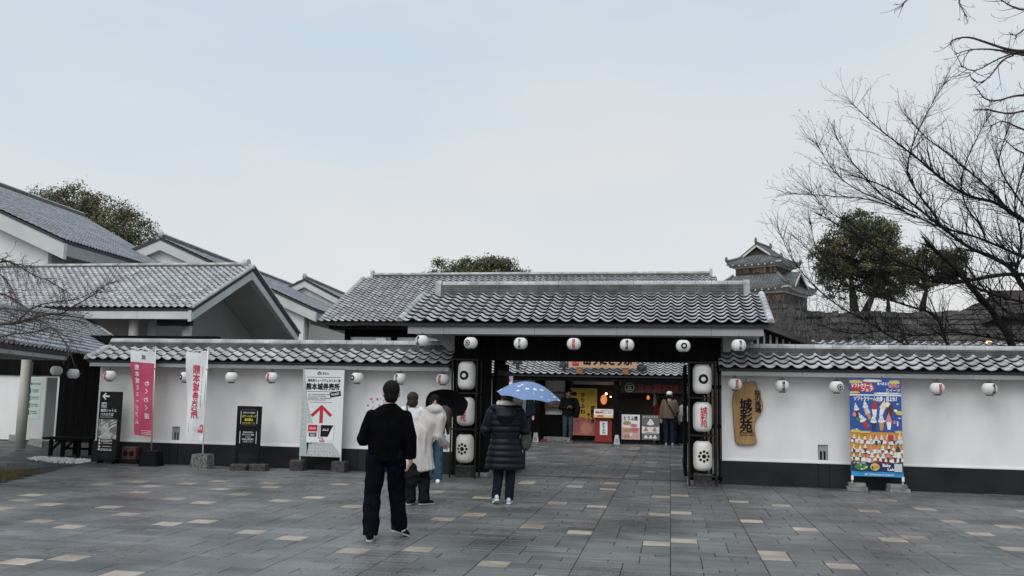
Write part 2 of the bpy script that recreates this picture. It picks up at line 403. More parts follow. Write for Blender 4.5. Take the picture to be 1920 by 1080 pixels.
CX, CY = 0.15, 0.134                                             # half a tan stone each way
tan = set()
for x, y in TAN_PX:
    p = ground_at(x, y); i0 = 2 * math.floor(p.x / (2 * CX)); j0 = 2 * math.floor(p.y / (2 * CY)); tan.add((i0, j0))
rp = random.Random(11)
for i in range(30): tan.add((2 * rp.randint(-18, 6), 2 * rp.randint(67, 110)))
tcell = {(i + a, j + b) for i, j in tan for a in (0, 1) for b in (0, 1)}
stones = []
def inside(i, j):
    x = (i + .5) * CX; y = (j + .5) * CY
    if y < 17.0: return x > plaza_edge(y)
    return -3.6 < x < 0.9 if y < 17.6 else (-9.5 < x < 4.5 and y < 30.3)
for band in range(-15, 16):
    used = set(); end = band * 6 + 6
    for j in range(36, 228):
        for i in range(band * 6, end):
            if (i, j) in used or not inside(i, j): continue
            if (i, j) in tan: stones.append((i, j, 2, 2, True)); continue
            if (i, j) in tcell: continue
            def free(a, b): return a < end and (a, b) not in used and (a, b) not in tcell and inside(a, b)
            want = rp.choice((2, 2, 3, 3, 4, 4, 6)); hn = 2 if rp.random() < .34 else 1; wn = 1
            while wn < want and free(i + wn, j): wn += 1
            if wn < want or not all(free(i + a, j + 1) for a in range(wn)): hn = 1
            for a in range(wn):
                for b in range(hn): used.add((i + a, j + b))
            stones.append((i, j, wn, hn, False))
vis = []
for s_ in stones:
    c = ((s_[0] + s_[2] / 2) * CX, (s_[1] + s_[3] / 2) * CY, 0); q = to_px(c)
    if q is None or not (-500 < q[0] < 2700 and q[1] < 1400): continue
    vis.append((c[0] ** 2 + c[1] ** 2 + (0 if -30 < q[0] < 1950 and q[1] < 1090 else 1000), s_, c))
vis.sort(key=lambda k: k[0])
_pm = {}
def paver_mesh(wn, hn, t):
    if (wn, hn, t) not in _pm:
        mb = MB(); hx = wn * CX / 2 - 0.004; hy = hn * CY / 2 - 0.004; mb.bbox(-hx, hx, -hy, hy, -0.03, 0, 0.004)
        _pm[(wn, hn, t)] = mb.mesh('paver', M_PAVER_TAN if t else M_PAVER)
    return _pm[(wn, hn, t)]
far = MB(); fart = MB()
for k, (d, (i, j, wn, hn, t), c) in enumerate(vis):
    dz = rp.uniform(-0.0018, 0.0018); tx = rp.uniform(-.0035, .0035); ty = rp.uniform(-.0035, .0035)
    if k < 300:
        o = link('paver', paver_mesh(wn, hn, t), plaza); o.location = (c[0], c[1], dz); o.rotation_euler = (tx, ty, rp.uniform(-.004, .004))
    else:
        hx = wn * CX / 2 - 0.004; hy = hn * CY / 2 - 0.004; mb = fart if t else far
        mb.bbox(c[0] - hx, c[0] + hx, c[1] - hy, c[1] + hy, -0.03, dz, 0.004)
stuff(far.build('paver_field', M_PAVER, plaza)); stuff(fart.build('tan_paver_field', M_PAVER_TAN, plaza))
# kerb, strip of white gravel and grass on the left
g = MB()
for k in range(5):
    p = Vector((-20.2, 23.9, 0)); d = Vector((-15.9, 20.6, 0)) - p; q = p + d * (k + .5) / 5
    g.obox(q + UZ * 0.05, d.normalized(), UZ.cross(d.normalized()), UZ, d.length / 10 - .006, .08, .09)
structure(g.build('kerb', M_CONC))
M_GRASS = mat('dry_grass', (0.11, 0.10, 0.03), 0.9, (0.22, 0.17, 0.06), 3, 5, rand=.4)
rg = random.Random(3); g = MB()
for k in range(5200):
    x = -11.75 + rg.gauss(0, .62); y = 13.75 + rg.gauss(0, .55)
    if x > plaza_edge(y) - .12: continue
    h = rg.uniform(.02, .07); a = rg.uniform(0, math.pi); dx = math.cos(a) * .006; dy = math.sin(a) * .006; lx = rg.uniform(-.03, .03); ly = rg.uniform(-.03, .03)
    g.add([(x - dx, y - dy, -.03), (x + dx, y + dy, -.03), (x + lx, y + ly, h)], [(0, 1, 2)])
stuff(g.build('grass', M_GRASS))
M_GRAV = mat('white_gravel', (0.55, 0.55, 0.54), 0.8, (0.75, 0.75, 0.74), 20, 2, rand=.2)
g = MB()
for k in range(800):
    x = rg.uniform(-13.9, -12.0); y = rg.uniform(16.65, 17.9)
    if y > 17.9 - (x + 13.9) * .2 or y < 16.3 + (-12 - x) * .55: continue
    r = rg.uniform(.015, .035); g.ball((x, y, -.02), (r, r * .9, r * .8), 5, 4)
stuff(g.build('gravel', M_GRAV))

# ------------------------------------------------------------------ white plaster walls with tiled copings
WY = 17.07                                                       # face of the walls
def dobei(X0, X1, label, open_end_left=False, vents=()):
    t = thing('plaster_wall', label, 'wall', ((X0 + X1) / 2, WY + .2, 0), 'white plaster walls beside the gate')
    mb = MB(); holes = sorted(vents); x = X0
    Z0, Z1 = 0.43, 2.02
    for vx in holes:                                             # plaster with a recess for each drain vent
        mb.box(x, vx - .09, WY, WY + .4, Z0, Z1); mb.box(vx - .09, vx + .09, WY, WY + .4, .77, Z1); mb.box(vx - .09, vx + .09, WY, WY + .4, Z0, .49); mb.box(vx - .09, vx + .09, WY + .1, WY + .4, .49, .77)
        x = vx + .09
    mb.box(x, X1, WY, WY + .4, Z0, Z1)
    mb.build('plaster_face', M_PLASTER, t, world=True)
    mb = MB(); x = X0 - .03
    for vx in holes:
        mb.box(x, vx - .1, WY - .05, WY + .43, 0, .43); mb.box(vx - .085, vx + .085, WY - .05, WY + .43, 0, .43); x = vx + .1; mb.box(vx - .11, vx + .11, WY - .03, WY + .40, 0, .425)
    mb.box(x, X1 + .01, WY - .05, WY + .43, 0, .43)
    mb.build('plinth', M_PLINTH, t, world=True)
    mb = MB(); mb.box(X0, X1, WY - .022, WY, .43, .455); mb.build('ledge', M_PLASTER, t, world=True)
    for vx in holes:
        v = MB(); v.box(vx - .088, vx + .088, WY + .03, WY + .1, .65, .77, 0); v.box(vx - .088, vx - .05, WY + .03, WY + .1, .49, .65, 0); v.box(vx + .05, vx + .088, WY + .03, WY + .1, .49, .65, 0); v.box(vx - .012, vx + .012, WY + .03, WY + .1, .49, .65, 0); v.box(vx - .05, vx + .05, WY + .085, WY + .099, .49, .65, 1)
        v.build('drain_vent', [M_FASCIA, M_BLACK], t, world=True)
    n = max(1, round((X1 - X0) / 1.5))
    for k in range(n):
        a = X0 - .02 + (X1 - X0) * k / n; b = X0 - .02 + (X1 - X0) * (k + 1) / n
        mb = MB(); mb.box(a + .003, b - .003, 16.72, 16.76, 1.995, 2.115); mb.build('fascia_board', M_FASCIA, t, world=True)
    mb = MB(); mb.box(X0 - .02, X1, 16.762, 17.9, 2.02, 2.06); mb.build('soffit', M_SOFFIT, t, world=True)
    sl_ = Vector((0, .60, .295)); v = sl_.normalized(); nn = UX.cross(v)
    mb = MB()
    slab(mb, [(X0 - .06, 16.69, 2.11), (X1, 16.69, 2.11), (X1, 17.33, 2.43), (X0 - .06, 17.33, 2.43)], (0, .02, -.035))
    slab(mb, [(X0 - .06, 17.33, 2.43), (X1, 17.33, 2.43), (X1, 17.97, 2.11), (X0 - .06, 17.97, 2.11)], (0, -.02, -.035))
    mb.build('roof_deck', M_UNDER, t, world=True)
    cols = int((X1 - X0 + .06) / .243); wd = (X1 - X0 + .06) / cols
    tiled(t, (X0 - .06, 16.66, 2.115), UX, v, nn, wd, .222, cols, 3, M_TILE, 300)
    tiled(t, (X1, 18.0, 2.115), -UX, Vector((0, -.60, .295)), (-UX).cross(Vector((0, -.60, .295)).normalized()), wd, .222, cols, 3, M_TILE, 0)
    ridge(t, (X0 + .06, 17.33, 2.40), (X1, 17.33, 2.40), .16, 3, .045, .085, .33, .4)
    return t
LW = dobei(-12.0, -4.22, 'long white plaster wall with tiled coping left of the gate, behind the banners', vents=(-10.15, -6.05))
RW = dobei(0.95, 9.6, 'white plaster wall with tiled coping right of the gate, behind the ice cream poster', vents=(2.75,))
# hip end of the left wall's coping, where it turns back
mb = MB(); half_round(mb, (-12.08, 16.68, 2.16), (-11.86, 17.33, 2.47), .075, UZ); mb.build('hip_cap', M_CAP, LW, world=True)

# ------------------------------------------------------------------ the gate
GT = thing('tiled_gate', 'wide black timber gate with grey pantile roof and lanterns under its eave', 'gate', (-1.65, 17.2, 0))
gv = Vector((0, 1.65, .70)); gl = gv.length; gn = UX.cross(gv.normalized())
mb = MB(); slab(mb, [(-4.98, 15.88, 2.86), (1.72, 15.88, 2.86), (1.72, 17.53, 3.56), (-4.98, 17.53, 3.56)], (0, .02, -.05)); slab(mb, [(-4.98, 17.53, 3.56), (1.72, 17.53, 3.56), (1.72, 19.18, 2.86), (-4.98, 19.18, 2.86)], (0, -.02, -.05))
mb.build('roof_deck', M_UNDER, GT, world=True)
tiled(GT, (-5.02, 15.84, 2.875), UX, gv, gn, 6.76 / 27, .2, 27, 9, M_TILE, 300)
tiled(GT, (1.74, 19.22, 2.875), -UX, Vector((0, -1.65, .70)), (-UX).cross(Vector((0, -1.65, .70)).normalized()), 6.76 / 27, .2, 27, 9, M_TILE, 0)
ridge(GT, (-4.62, 17.53, 3.545), (1.40, 17.53, 3.545), .17, 5, .046, .085, .3, .27, .006)
for x in (-4.68, 1.46):
    mb = MB(); mb.prism([(-.14, 0), (.14, 0), (.14, .27), (.09, .34), (-.09, .34), (-.14, .27)], (x - .06, 17.53, 3.53), (0, -1, 0), UZ, (.12, 0, 0)); mb.build('ridge_end_tile', M_CAP, GT, world=True)
for x in (-5.0, 1.74):                                           # verge tiles along both gable edges
    for k in range(8):
        p = Vector((x, 15.86, 2.91)) + gv.normalized() * (k * .215)
        mb = MB(); half_round(mb, p + gn * .012, p + gv.normalized() * .235, .06, gn, 5); mb.build('verge_tile', M_TILE, GT, world=True)
for k, (a, b) in enumerate([(-4.86, -4.16), (-4.16, -2.44), (-2.44, -.94), (-.94, .72), (.72, 1.62)]):
    mb = MB(); mb.box(a + .003, b - .003, 15.94, 15.98, 2.675, 2.825); mb.build('fascia_board', M_FASCIA, GT, world=True)
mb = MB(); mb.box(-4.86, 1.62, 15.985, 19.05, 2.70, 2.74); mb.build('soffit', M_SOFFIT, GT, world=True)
for x0, x1 in ((-4.84, -4.80), (1.56, 1.60)):
    mb = MB(); mb.prism([(15.99, 2.745), (19.0, 2.745), (17.53, 3.44)], (x0, 0, 0), UY, UZ, (x1 - x0, 0, 0)); mb.build('gable_panel', M_FASCIA, GT, world=True)
# bevelled plaster corbels that close the soffit beside the black beams
mb = MB(); mb.prism([(-4.62, 2.698), (-4.30, 2.40), (-4.18, 2.40), (-4.18, 2.698)], (0, 16.9, 0), UX, UZ, (0, .4, 0)); mb.build('corbel', M_FASCIA, GT, world=True)
mb = MB(); mb.prism([(1.30, 2.698), (.97, 2.698), (.97, 2.44), (1.10, 2.44)], (0, 16.9, 0), UX, UZ, (0, .4, 0)); mb.build('corbel', M_FASCIA, GT, world=True)
mb = MB(); mb.box(-4.16, .94, 16.86, 17.24, 2.235, 2.698); mb.build('main_beam', M_BLACKWOOD, GT, world=True)
mb = MB(); mb.box(-4.16, .94, 18.7, 18.95, 2.30, 2.698); mb.build('rear_beam', M_BLACKWOOD, GT, world=True)
for x0, x1, y0, y1 in ((-3.78, -3.48, 16.88, 17.2), (.35, .62, 16.88, 17.2), (-3.74, -3.52, 18.7, 18.92), (.38, .58, 18.7, 18.92)):
    mb = MB(); mb.bbox(x0, x1, y0, y1, .06, 2.236 if y0 < 18 else 2.30, .012); mb.build('post', M_BLACKWOOD, GT, world=True)
    mb = MB(); mb.bbox(x0 - .04, x1 + .04, y0 - .04, y1 + .04, -.01, .07, .012); mb.build('footing_stone', M_CONC, GT, world=True)
mb = MB(); mb.box(-4.2, -3.78, 16.98, 17.1, .0, 2.236); mb.build('side_panel', M_BLACKWOOD, GT, world=True)
# slatted side screen on the right: courtyard light shows between the bars
for k in range(4):
    mb = MB(); mb.box(.655 + k * .075, .69 + k * .075, 17.0, 17.06, .12, 2.236); mb.build('slat', M_BLACKWOOD, GT, world=True)
for z in (.06, 1.02, 1.75):
    mb = MB(); mb.box(.62, .945, 17.02, 17.05, z, z + .07); mb.build('slat_rail', M_BLACKWOOD, GT, world=True)
# opened door leaves folded back along the passage
for x, s in ((-3.46, 1), (.32, -1)):
    d = MB(); d.box(x, x + s * .06, 17.3, 18.68, .1, 2.2); leaf = d.build('door_leaf', M_BLACKWOOD, GT, world=True)
    for z in (.25, 1.1, 1.95):
        mb = MB(); mb.box(x + s * .06, x + s * .078, 17.32, 18.66, z, z + .1); mb.build('door_batten', M_BLACK, leaf, world=True)
g = MB()
for k in range(10): g.box(-3.44 + k * .377, -3.44 + (k + 1) * .377 - .006, 17.28, 17.40, -.02, .004)
structure(g.build('threshold_channel', M_CONC_D))

# ------------------------------------------------------------------ shop building across the court
SH = thing('shop_building', 'long low shop building with pantile roof and dark timber front behind the gate', 'building', (-5.4, 30.4, 0))
sv = Vector((0, 4.45, 2.16)); sn = UX.cross(sv.normalized())
mb = MB(); slab(mb, [(-12.3, 29.58, 3.96), (1.75, 29.58, 3.96), (1.75, 34.03, 6.12), (-12.3, 34.03, 6.12)], (0, .05, -.1)); slab(mb, [(-12.3, 34.03, 6.12), (1.75, 34.03, 6.12), (1.75, 38.5, 3.96), (-12.3, 38.5, 3.96)], (0, -.05, -.1)); mb.build('roof_deck', M_UNDER, SH, world=True)
mb = MB(); 
tiled(SH, (-12.34, 29.52, 3.97), UX, sv, sn, .2555, .206, 55, 24, M_TILE, 300)
ridge(SH, (-11.9, 34.03, 6.10), (1.5, 34.03, 6.10), .15, 3, .05, .09, .4, .4, singles=False)
mb = MB(); mb.prism([(-.15, 0), (.15, 0), (.12, .3), (0, .36), (-.12, .3)], (-11.98, 34.03, 6.08), (0, -1, 0), UZ, (.1, 0, 0)); mb.prism([(-.15, 0), (.15, 0), (.12, .3), (0, .36), (-.12, .3)], (1.5, 34.03, 6.08), (0, -1, 0), UZ, (.1, 0, 0)); mb.build('ridge_end_tiles', M_CAP, SH, world=True)
mb = MB(); mb.box(-11.6, 1.4, 30.4, 30.6, 0, 3.8); mb.box(-11.6, -11.4, 30.6, 37.6, 0, 3.8); mb.box(1.2, 1.4, 30.6, 37.6, 0, 3.8)
mb.prism([(30.6, 3.8), (37.6, 3.8), (34.1, 5.6)], (-11.6, 0, 0), UY, UZ, (.2, 0, 0)); mb.build('wall', M_PLASTER, SH, world=True)
mb = MB(); mb.box(-12.0, 1.6, 29.75, 30.38, 3.74, 3.86); mb.box(-11.62, 1.42, 30.34, 30.398, 3.50, 3.74); mb.build('eave_beam', M_BLACKWOOD, SH, world=True)
for x in (-11.5, -9.75, -7.9, -6.0, -4.34, -3.45, -1.73, .75):
    mb = MB(); mb.box(x - .1, x + .1, 30.3, 30.398, 0, 3.5); mb.build('post', M_BLACKWOOD, SH, world=True)
for x, z, r in ((-8.95, 3.36, .1), (-8.2, 3.42, .1), (-7.75, 3.28, .06), (-7.3, 3.28, .06), (-6.75, 3.38, .1)):
    mb = MB(); mb.tube([(x, 30.3, z), (x, 30.41, z)], [r, r * 1.02], 14); mb.build('round_vent', M_FASCIA_W, SH, world=True)
mb = MB(); mb.bbox(-10.35, -9.98, 30.12, 30.41, 3.2, 3.45, .01); mb.build('vent_hood', M_WHITE, SH, world=True)
# pent roof along the front
pv = Vector((0, 1.45, .68)); pn = UX.cross(pv.normalized())
mb = MB(); slab(mb, [(-11.6, 28.95, 2.20), (1.4, 28.95, 2.20), (1.4, 30.38, 2.88), (-11.6, 30.38, 2.88)], (0, .02, -.05)); mb.build('pent_deck', M_UNDER, SH, world=True)
tiled(SH, (-8.0, 28.9, 2.21), UX, pv, pn, .25, .2, 37, 8, M_TILE, 260, name='pent_tile')
mb = MB(); mb.box(-11.6, 1.4, 29.02, 29.1, 2.02, 2.15); mb.build('pent_beam', M_BLACKWOOD, SH, world=True)
for x in (-4.34, -1.73):
    mb = MB(); mb.bbox(x - .09, x + .09, 29.15, 29.33, 0, 2.2, .01); mb.build('front_post', M_BLACKWOOD, SH, world=True)
# shop front, its dim interior painted as flat dark panels; dado and a step
M_DARKROOM = mat('painted_dim_interior', (0.012, 0.010, 0.009), .8, (0.03, 0.022, 0.018), 1.5, 3)
mb = MB(); mb.box(-3.3, 1.1, 30.25, 30.33, .05, 2.05); mb.build('dim_opening_panel', M_DARKROOM, SH, world=True)
mb = MB(); mb.box(-4.24, -3.5, 30.26, 30.33, .0, .88); mb.box(-7.9, -4.44, 30.26, 30.33, 0, .9); mb.build('dado_panel', M_BLACKWOOD, SH, world=True)
mb = MB(); mb.box(-4.24, -3.5, 30.2, 30.28, 1.08, 1.66, 0); mb.box(-4.16, -3.58, 30.185, 30.199, 1.14, 1.60, 1); mb.build('notice_frame', [mat('brown_frame_wood', (.13, .045, .02), .6), mat('dull_print', (.10, .06, .05), .6, (.25, .22, .25), 3, 2)], SH, world=True)
mb = MB(); mb.bbox(-4.2, -3.3, 29.75, 30.24, 0, .14, .01); mb.build('step', M_CONC, SH, world=True)
mb = MB(); mb.box(-3.25, -.25, 30.22, 30.249, 1.92, 2.03); mb.build('transom_panel', M_FASCIA_W, SH, world=True)
mb = MB(); mb.box(-.55, -.48, 30.15, 30.249, .05, 1.66, 0); mb.box(-.48, .9, 30.15, 30.249, .9, 1.62, 1); mb.box(.2, .56, 30.12, 30.149, 1.05, 1.55, 2); mb.build('counter_front', [M_SOFFIT, mat('kitchen_shade', (.06, .045, .04), .7, (.16, .13, .12), 2, 4), M_GREYINK], SH, world=True)
M_LAMP = mat('lamp_glow', (1, .75, .4), .5, emit=(1.0, .62, .28, 9))
M_LAMPSHADE = mat('orange_lantern_paper', (.45, .13, .05), .6, emit=(1.0, .30, .10, .6))
for x, z, r, m in ((-2.12, 1.62, .035, M_LAMP), (-1.97, 1.52, .02, M_LAMP), (.75, 1.60, .02, M_LAMP), (-2.2, 1.42, .11, M_LAMPSHADE), (-.72, 1.52, .05, M_LAMPSHADE)):
    mb = MB(); mb.ball((x, 30.0, z), (r, r, r * 1.5 if m is M_LAMPSHADE else r), 10, 8); mb.build('shop_lamp', m, SH, True, world=True)

# ------------------------------------------------------------------ museum buildings on the left
def rot_axes(deg):
    a = R(deg); return Vector((math.cos(a), math.sin(a), 0)), Vector((-math.sin(a), math.cos(a), 0))
TH = 5.9
def gable_house(name, label, P, D, tan, L, wall_in, front_in, skew=0.0, eaves=.45, fz=.5, tw=.27, ex=.33, dn=6.0, singles=0, side_mat=M_SOFFIT, back=None, ridge_to=None):
    """gabled building with its ridge running away from the street; P = right front eave corner (tile edge), D = half width, tan = pitch"""
    ax, ay = rot_axes(TH); P = Vector(P)
    t = thing(name, label, 'building', (P.x, P.y, 0))
    def W(a, b, c): return P + ax * a + ay * b + UZ * c
    mb = MB(); back = back if back is not None else L
    slab(mb, [W(0, 0, -.06), W(0, L, -.06), W(-D, back, D * tan - .06), W(-D, 0, D * tan - .06)], UZ * -.12)
    slab(mb, [W(-D, 0, D * tan - .06), W(-D, back, D * tan - .06), W(-2 * D, back, -.06), W(-2 * D, 0, -.06)], UZ * -.12)
    mb.build('roof_deck', M_UNDER, t, world=True)
    v = (-ax + UZ * tan).normalized(); sl_ = D * math.sqrt(1 + tan * tan)
    cols = int(max(L, back) / tw); rows = int(sl_ / ex)
    tiled(t, W(.03, 0, -.03), ay, v, ay.cross(v), tw, ex, cols, rows, M_TILE_FAR, singles, lift=.014, thick=.012, amp=.9, keep=(lambda a, b: a < L + (back - L) * b / sl_))
    v2 = (ax + UZ * tan).normalized()
    tiled(t, W(-2 * D - .03, L, -.03), -ay, v2, (-ay).cross(v2), tw * 2, ex * 2, int(L / tw / 2), rows // 2, M_TILE_FAR, 0)
    ridge(t, W(-D, .15, D * tan - .02), W(-D, (ridge_to or back) - .1, D * tan - .02), .2, 3, .07, .12, .5, .5, singles=False)
    mb = MB(); e = W(-D, .06, D * tan - .05); mb.ball(e + UZ * .28, (.2, .12, .24), 10, 8); mb.build('ridge_end_tile', M_CAP, t, world=True)
    # white verge boards, left and right, in lengths with joints, and the eave fascia
    for sgn in (0, 1):
        n = 4
        for k in range(n):
            a0, a1 = k / n, (k + 1) / n
            x0, z0 = -D * a0, D * tan * a0; x1, z1 = -D * a1, D * tan * a1
            if sgn: x0, x1 = -2 * D - x0, -2 * D - x1
            mb = MB(); slab(mb, [W(x0, .04, z0 - .18), W(x1, .04, z1 - .18), W(x1, .04, z1 - .18 - fz), W(x0, .04, z0 - .18 - fz)], ay * .25); mb.build('verge_board', M_FASCIA_W, t, world=True)
    n = 5
    for k in range(n):
        mb = MB(); slab(mb, [W(-.03, .3 + (L - .3) * k / n + .01, -.18), W(-.03, .3 + (L - .3) * (k + 1) / n - .01, -.18), W(-.03, .3 + (L - .3) * (k + 1) / n - .01, -.18 - fz * .75), W(-.03, .3 + (L - .3) * k / n + .01, -.18 - fz * .75)], -ax * .2); mb.build('eave_fascia', M_FASCIA, t, world=True)
    # soffit and walls
    mb = MB(); slab(mb, [W(-.24, .3, -.30), W(-.24, L, -.30), W(-D, L, D * tan - .40), W(-D, .3, D * tan - .40)], UZ * -.06); slab(mb, [W(-D, .3, D * tan - .40), W(-D, L, D * tan - .40), W(-2 * D + .24, L, -.30), W(-2 * D + .24, .3, -.30)], UZ * -.06); mb.build('soffit', M_SOFFIT, t, world=True)
    H = P.z; mb = MB(); wi = wall_in
    mb.prism([(-wi, -H), (-wi, wi * tan - .47), (-D, D * tan - .47), (-2 * D + wi, wi * tan - .47), (-2 * D + wi, -H)], W(0, front_in, 0), ax, UZ, ay * .3); mb.build('gable_wall', M_PLASTER, t, world=True)
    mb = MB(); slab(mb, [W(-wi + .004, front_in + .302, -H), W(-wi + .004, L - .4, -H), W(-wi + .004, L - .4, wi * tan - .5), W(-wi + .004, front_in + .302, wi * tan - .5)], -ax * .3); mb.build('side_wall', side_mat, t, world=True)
    return t, W
M_SIDEGREY = mat('side_grey_render', (0.36, 0.36, 0.35), 0.85, (0.42, 0.42, 0.41), .7, 4)  # side walls in a darker grey than the white gable fronts
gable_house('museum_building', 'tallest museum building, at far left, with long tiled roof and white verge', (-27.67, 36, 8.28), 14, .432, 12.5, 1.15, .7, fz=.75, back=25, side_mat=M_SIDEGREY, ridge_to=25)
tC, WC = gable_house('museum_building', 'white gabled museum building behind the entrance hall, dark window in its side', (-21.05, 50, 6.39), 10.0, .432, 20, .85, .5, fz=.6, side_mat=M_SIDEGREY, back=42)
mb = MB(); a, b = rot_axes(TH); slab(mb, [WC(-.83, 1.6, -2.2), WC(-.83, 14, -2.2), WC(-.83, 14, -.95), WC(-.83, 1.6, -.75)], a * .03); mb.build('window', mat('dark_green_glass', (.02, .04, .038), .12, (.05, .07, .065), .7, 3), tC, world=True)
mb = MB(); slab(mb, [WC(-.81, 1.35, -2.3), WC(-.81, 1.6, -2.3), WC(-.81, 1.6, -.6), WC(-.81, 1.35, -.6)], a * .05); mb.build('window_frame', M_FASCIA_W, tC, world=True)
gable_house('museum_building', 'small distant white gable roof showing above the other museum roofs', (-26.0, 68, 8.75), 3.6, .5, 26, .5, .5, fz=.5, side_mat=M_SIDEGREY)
# entrance hall: ridge parallel to the street, open gable end to the right
EH = thing('entrance_hall', 'entrance hall with wide tiled roof, white fascia and open grey gable end', 'building', (-20, 32, 0))
XB = -16.34; ev = Vector((0, 4.36, 2.06)); en = UX.cross(ev.normalized())
mb = MB(); slab(mb, [(-34, 28, 4.28), (XB, 28, 4.28), (XB, 32.38, 6.33), (-34, 32.38, 6.33)], (0, .04, -.12)); slab(mb, [(-34, 32.38, 6.33), (XB, 32.38, 6.33), (XB, 37.1, 4.0), (-34, 37.1, 4.0)], (0, -.04, -.12)); mb.build('roof_deck', M_UNDER, EH, world=True)
tiled(EH, (XB - .27 * 60 + .02, 27.95, 4.30), UX, ev, en, .27, .30, 60, 16, M_TILE, 300)
b2 = Vector((0, -4.72, 2.33)); tiled(EH, (XB + .02, 37.15, 4.02), -UX, b2, (-UX).cross(b2.normalized()), .54, .55, 24, 9, M_TILE, 0)
ridge(EH, (-34, 32.38, 6.30), (XB - .35, 32.38, 6.30), .17, 3, .055, .1, .42, .42, singles=False)
mb = MB(); mb.tube([(XB - .42, 32.38, 6.50), (XB - .2, 32.38, 6.50)], [.19, .2], 14); mb.tube([(XB - .36, 32.38, 6.46), (XB + .04, 32.38, 6.36)], [.1, .09], 10); mb.build('ridge_end_tile', M_CAP, EH, world=True)
for k in range(8):
    x1 = XB - 2.1 * k; mb = MB(); mb.box(x1 - 2.1 + .012, x1, 28.03, 28.15, 3.93, 4.22); mb.build('eave_fascia', M_FASCIA_W, EH, world=True)
for y0, z0, y1, z1, n in ((28.0, 4.22, 32.38, 6.27, 3), (37.05, 3.95, 32.38, 6.27, 3)):
    for k in range(n):
        a = Vector((XB - .01, y0 + (y1 - y0) * k / n, z0 + (z1 - z0) * k / n)); b = Vector((XB - .01, y0 + (y1 - y0) * (k + 1) / n, z0 + (z1 - z0) * (k + 1) / n))
        mb = MB(); slab(mb, [a, b, b - UZ * .38, a - UZ * .38], (-.12, 0, 0)); mb.build('verge_board', M_FASCIA_W, EH, world=True)
for y0, z0, y1, z1 in ((27.97, 4.33, 32.38, 6.40), (37.1, 4.05, 32.38, 6.40)):
    mb = MB(); half_round(mb, (XB + .01, y0, z0), (XB + .01, y1, z1), .075, UZ, 6); mb.build('verge_tiles', M_TILE, EH, world=True)
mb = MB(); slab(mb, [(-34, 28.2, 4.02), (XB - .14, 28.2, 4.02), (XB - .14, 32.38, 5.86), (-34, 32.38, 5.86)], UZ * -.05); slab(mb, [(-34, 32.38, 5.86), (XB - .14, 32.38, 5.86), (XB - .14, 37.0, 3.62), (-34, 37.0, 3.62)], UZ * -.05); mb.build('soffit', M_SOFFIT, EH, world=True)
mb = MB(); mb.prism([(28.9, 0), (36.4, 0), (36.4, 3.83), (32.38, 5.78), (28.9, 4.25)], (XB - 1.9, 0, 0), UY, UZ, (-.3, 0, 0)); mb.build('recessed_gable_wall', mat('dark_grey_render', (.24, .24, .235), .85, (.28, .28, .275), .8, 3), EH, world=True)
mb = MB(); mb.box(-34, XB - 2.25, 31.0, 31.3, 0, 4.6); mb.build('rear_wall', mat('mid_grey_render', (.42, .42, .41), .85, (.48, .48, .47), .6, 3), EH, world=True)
mb = MB(); mb.box(-17.9, XB - .25, 28.4, 28.6, 3.72, 3.92); mb.build('dark_beam', M_BLACK, EH, world=True)
for x, y in ((-18.9, 28.6), (-17.0, 28.9), (-22.4, 28.6)):
    mb = MB(); mb.tube([(x, y, 0), (x, y, 3.95)], [.17, .17], 18); mb.build('column', M_COLUMN, EH, True, world=True)

# covered walk at the lower left
CW = thing('covered_walkway', 'low tiled walkway roof on beige columns at the left edge', 'walkway', (-14, 17, 0))
E0 = Vector((-9.84, 10.2, 2.27)); E1 = Vector((-12.5, 16.72, 2.27)); ed = (E1 - E0).normalized(); ep = UZ.cross(ed); ctan = .50
cv = (ep + UZ * ctan).normalized(); cn = ed.cross(cv).normalized()
def on_roof(x, y):
    d = ray(x, y); k = (E0 - CC).dot(cn) / d.dot(cn); p = CC + d * k; return ((p - E0).dot(ed), (p - E0).dot(cv))
PA = on_roof(0, 581); PB = on_roof(160, 599); PC = on_roof(216, 637); Lc = (E1 - E0).length
def ckeep(a, b):
    def below(p, q): return b < p[1] + (q[1] - p[1]) * (a - p[0]) / (q[0] - p[0])
    return b >= 0 and below(PA, PB) and (below(PB, PC) if a > PB[0] else True) and a < PC[0] + 2
tiled(CW, E0, ed, cv, cn, .25, .235, int((PC[0] + 2) / .25), 40, M_TILE, 300, keep=ckeep, lift=.024, thick=.014)
mb = MB(); T = lambda p: E0 + ed * p[0] + cv * p[1] - cn * .012
slab(mb, [T((0, 0)), T((Lc, 0)), T(PC), T(PB), T((PA[0], PA[1]))], cn * -.08); mb.build('roof_deck', M_UNDER, CW, world=True)
ra = T(PA) ; rb = T(PB); rc = T(PC)
mb = MB(); half_round(mb, ra - (rb - ra) * .6 + UZ * .08, rb + UZ * .08, .13, UZ, 8); half_round(mb, rb + UZ * .05, rc + UZ * .02, .09, UZ, 8); mb.build('ridge_caps', M_CAP, CW, world=True)
n = 4
for k in range(n):
    a = E0 + ed * (Lc * k / n + .006) - UZ * .02 - ep * -.05; b = E0 + ed * (Lc * (k + 1) / n - .006) - UZ * .02 + ep * .05
    mb = MB(); slab(mb, [a, b, b - UZ * .14, a - UZ * .14], ep * .06); mb.build('eave_fascia', M_FASCIA, CW, world=True)
mb = MB(); slab(mb, [E0 + ep * .12 - UZ * .12, E1 + ep * .12 - UZ * .12, E1 + ep * 3.4 - UZ * .12, E0 + ep * 3.4 - UZ * .12], UZ * -.05); mb.build('soffit', M_SOFFIT, CW, world=True)
for x, y, r, m in ((-15.75, 19.5, .12, M_COLUMN), (-17.95, 22.35, .085, M_STEEL)):
    mb = MB(); mb.tube([(x, y, 0), (x, y, 2.2)], [r, r], 18); mb.build('column', m, CW, True, world=True)
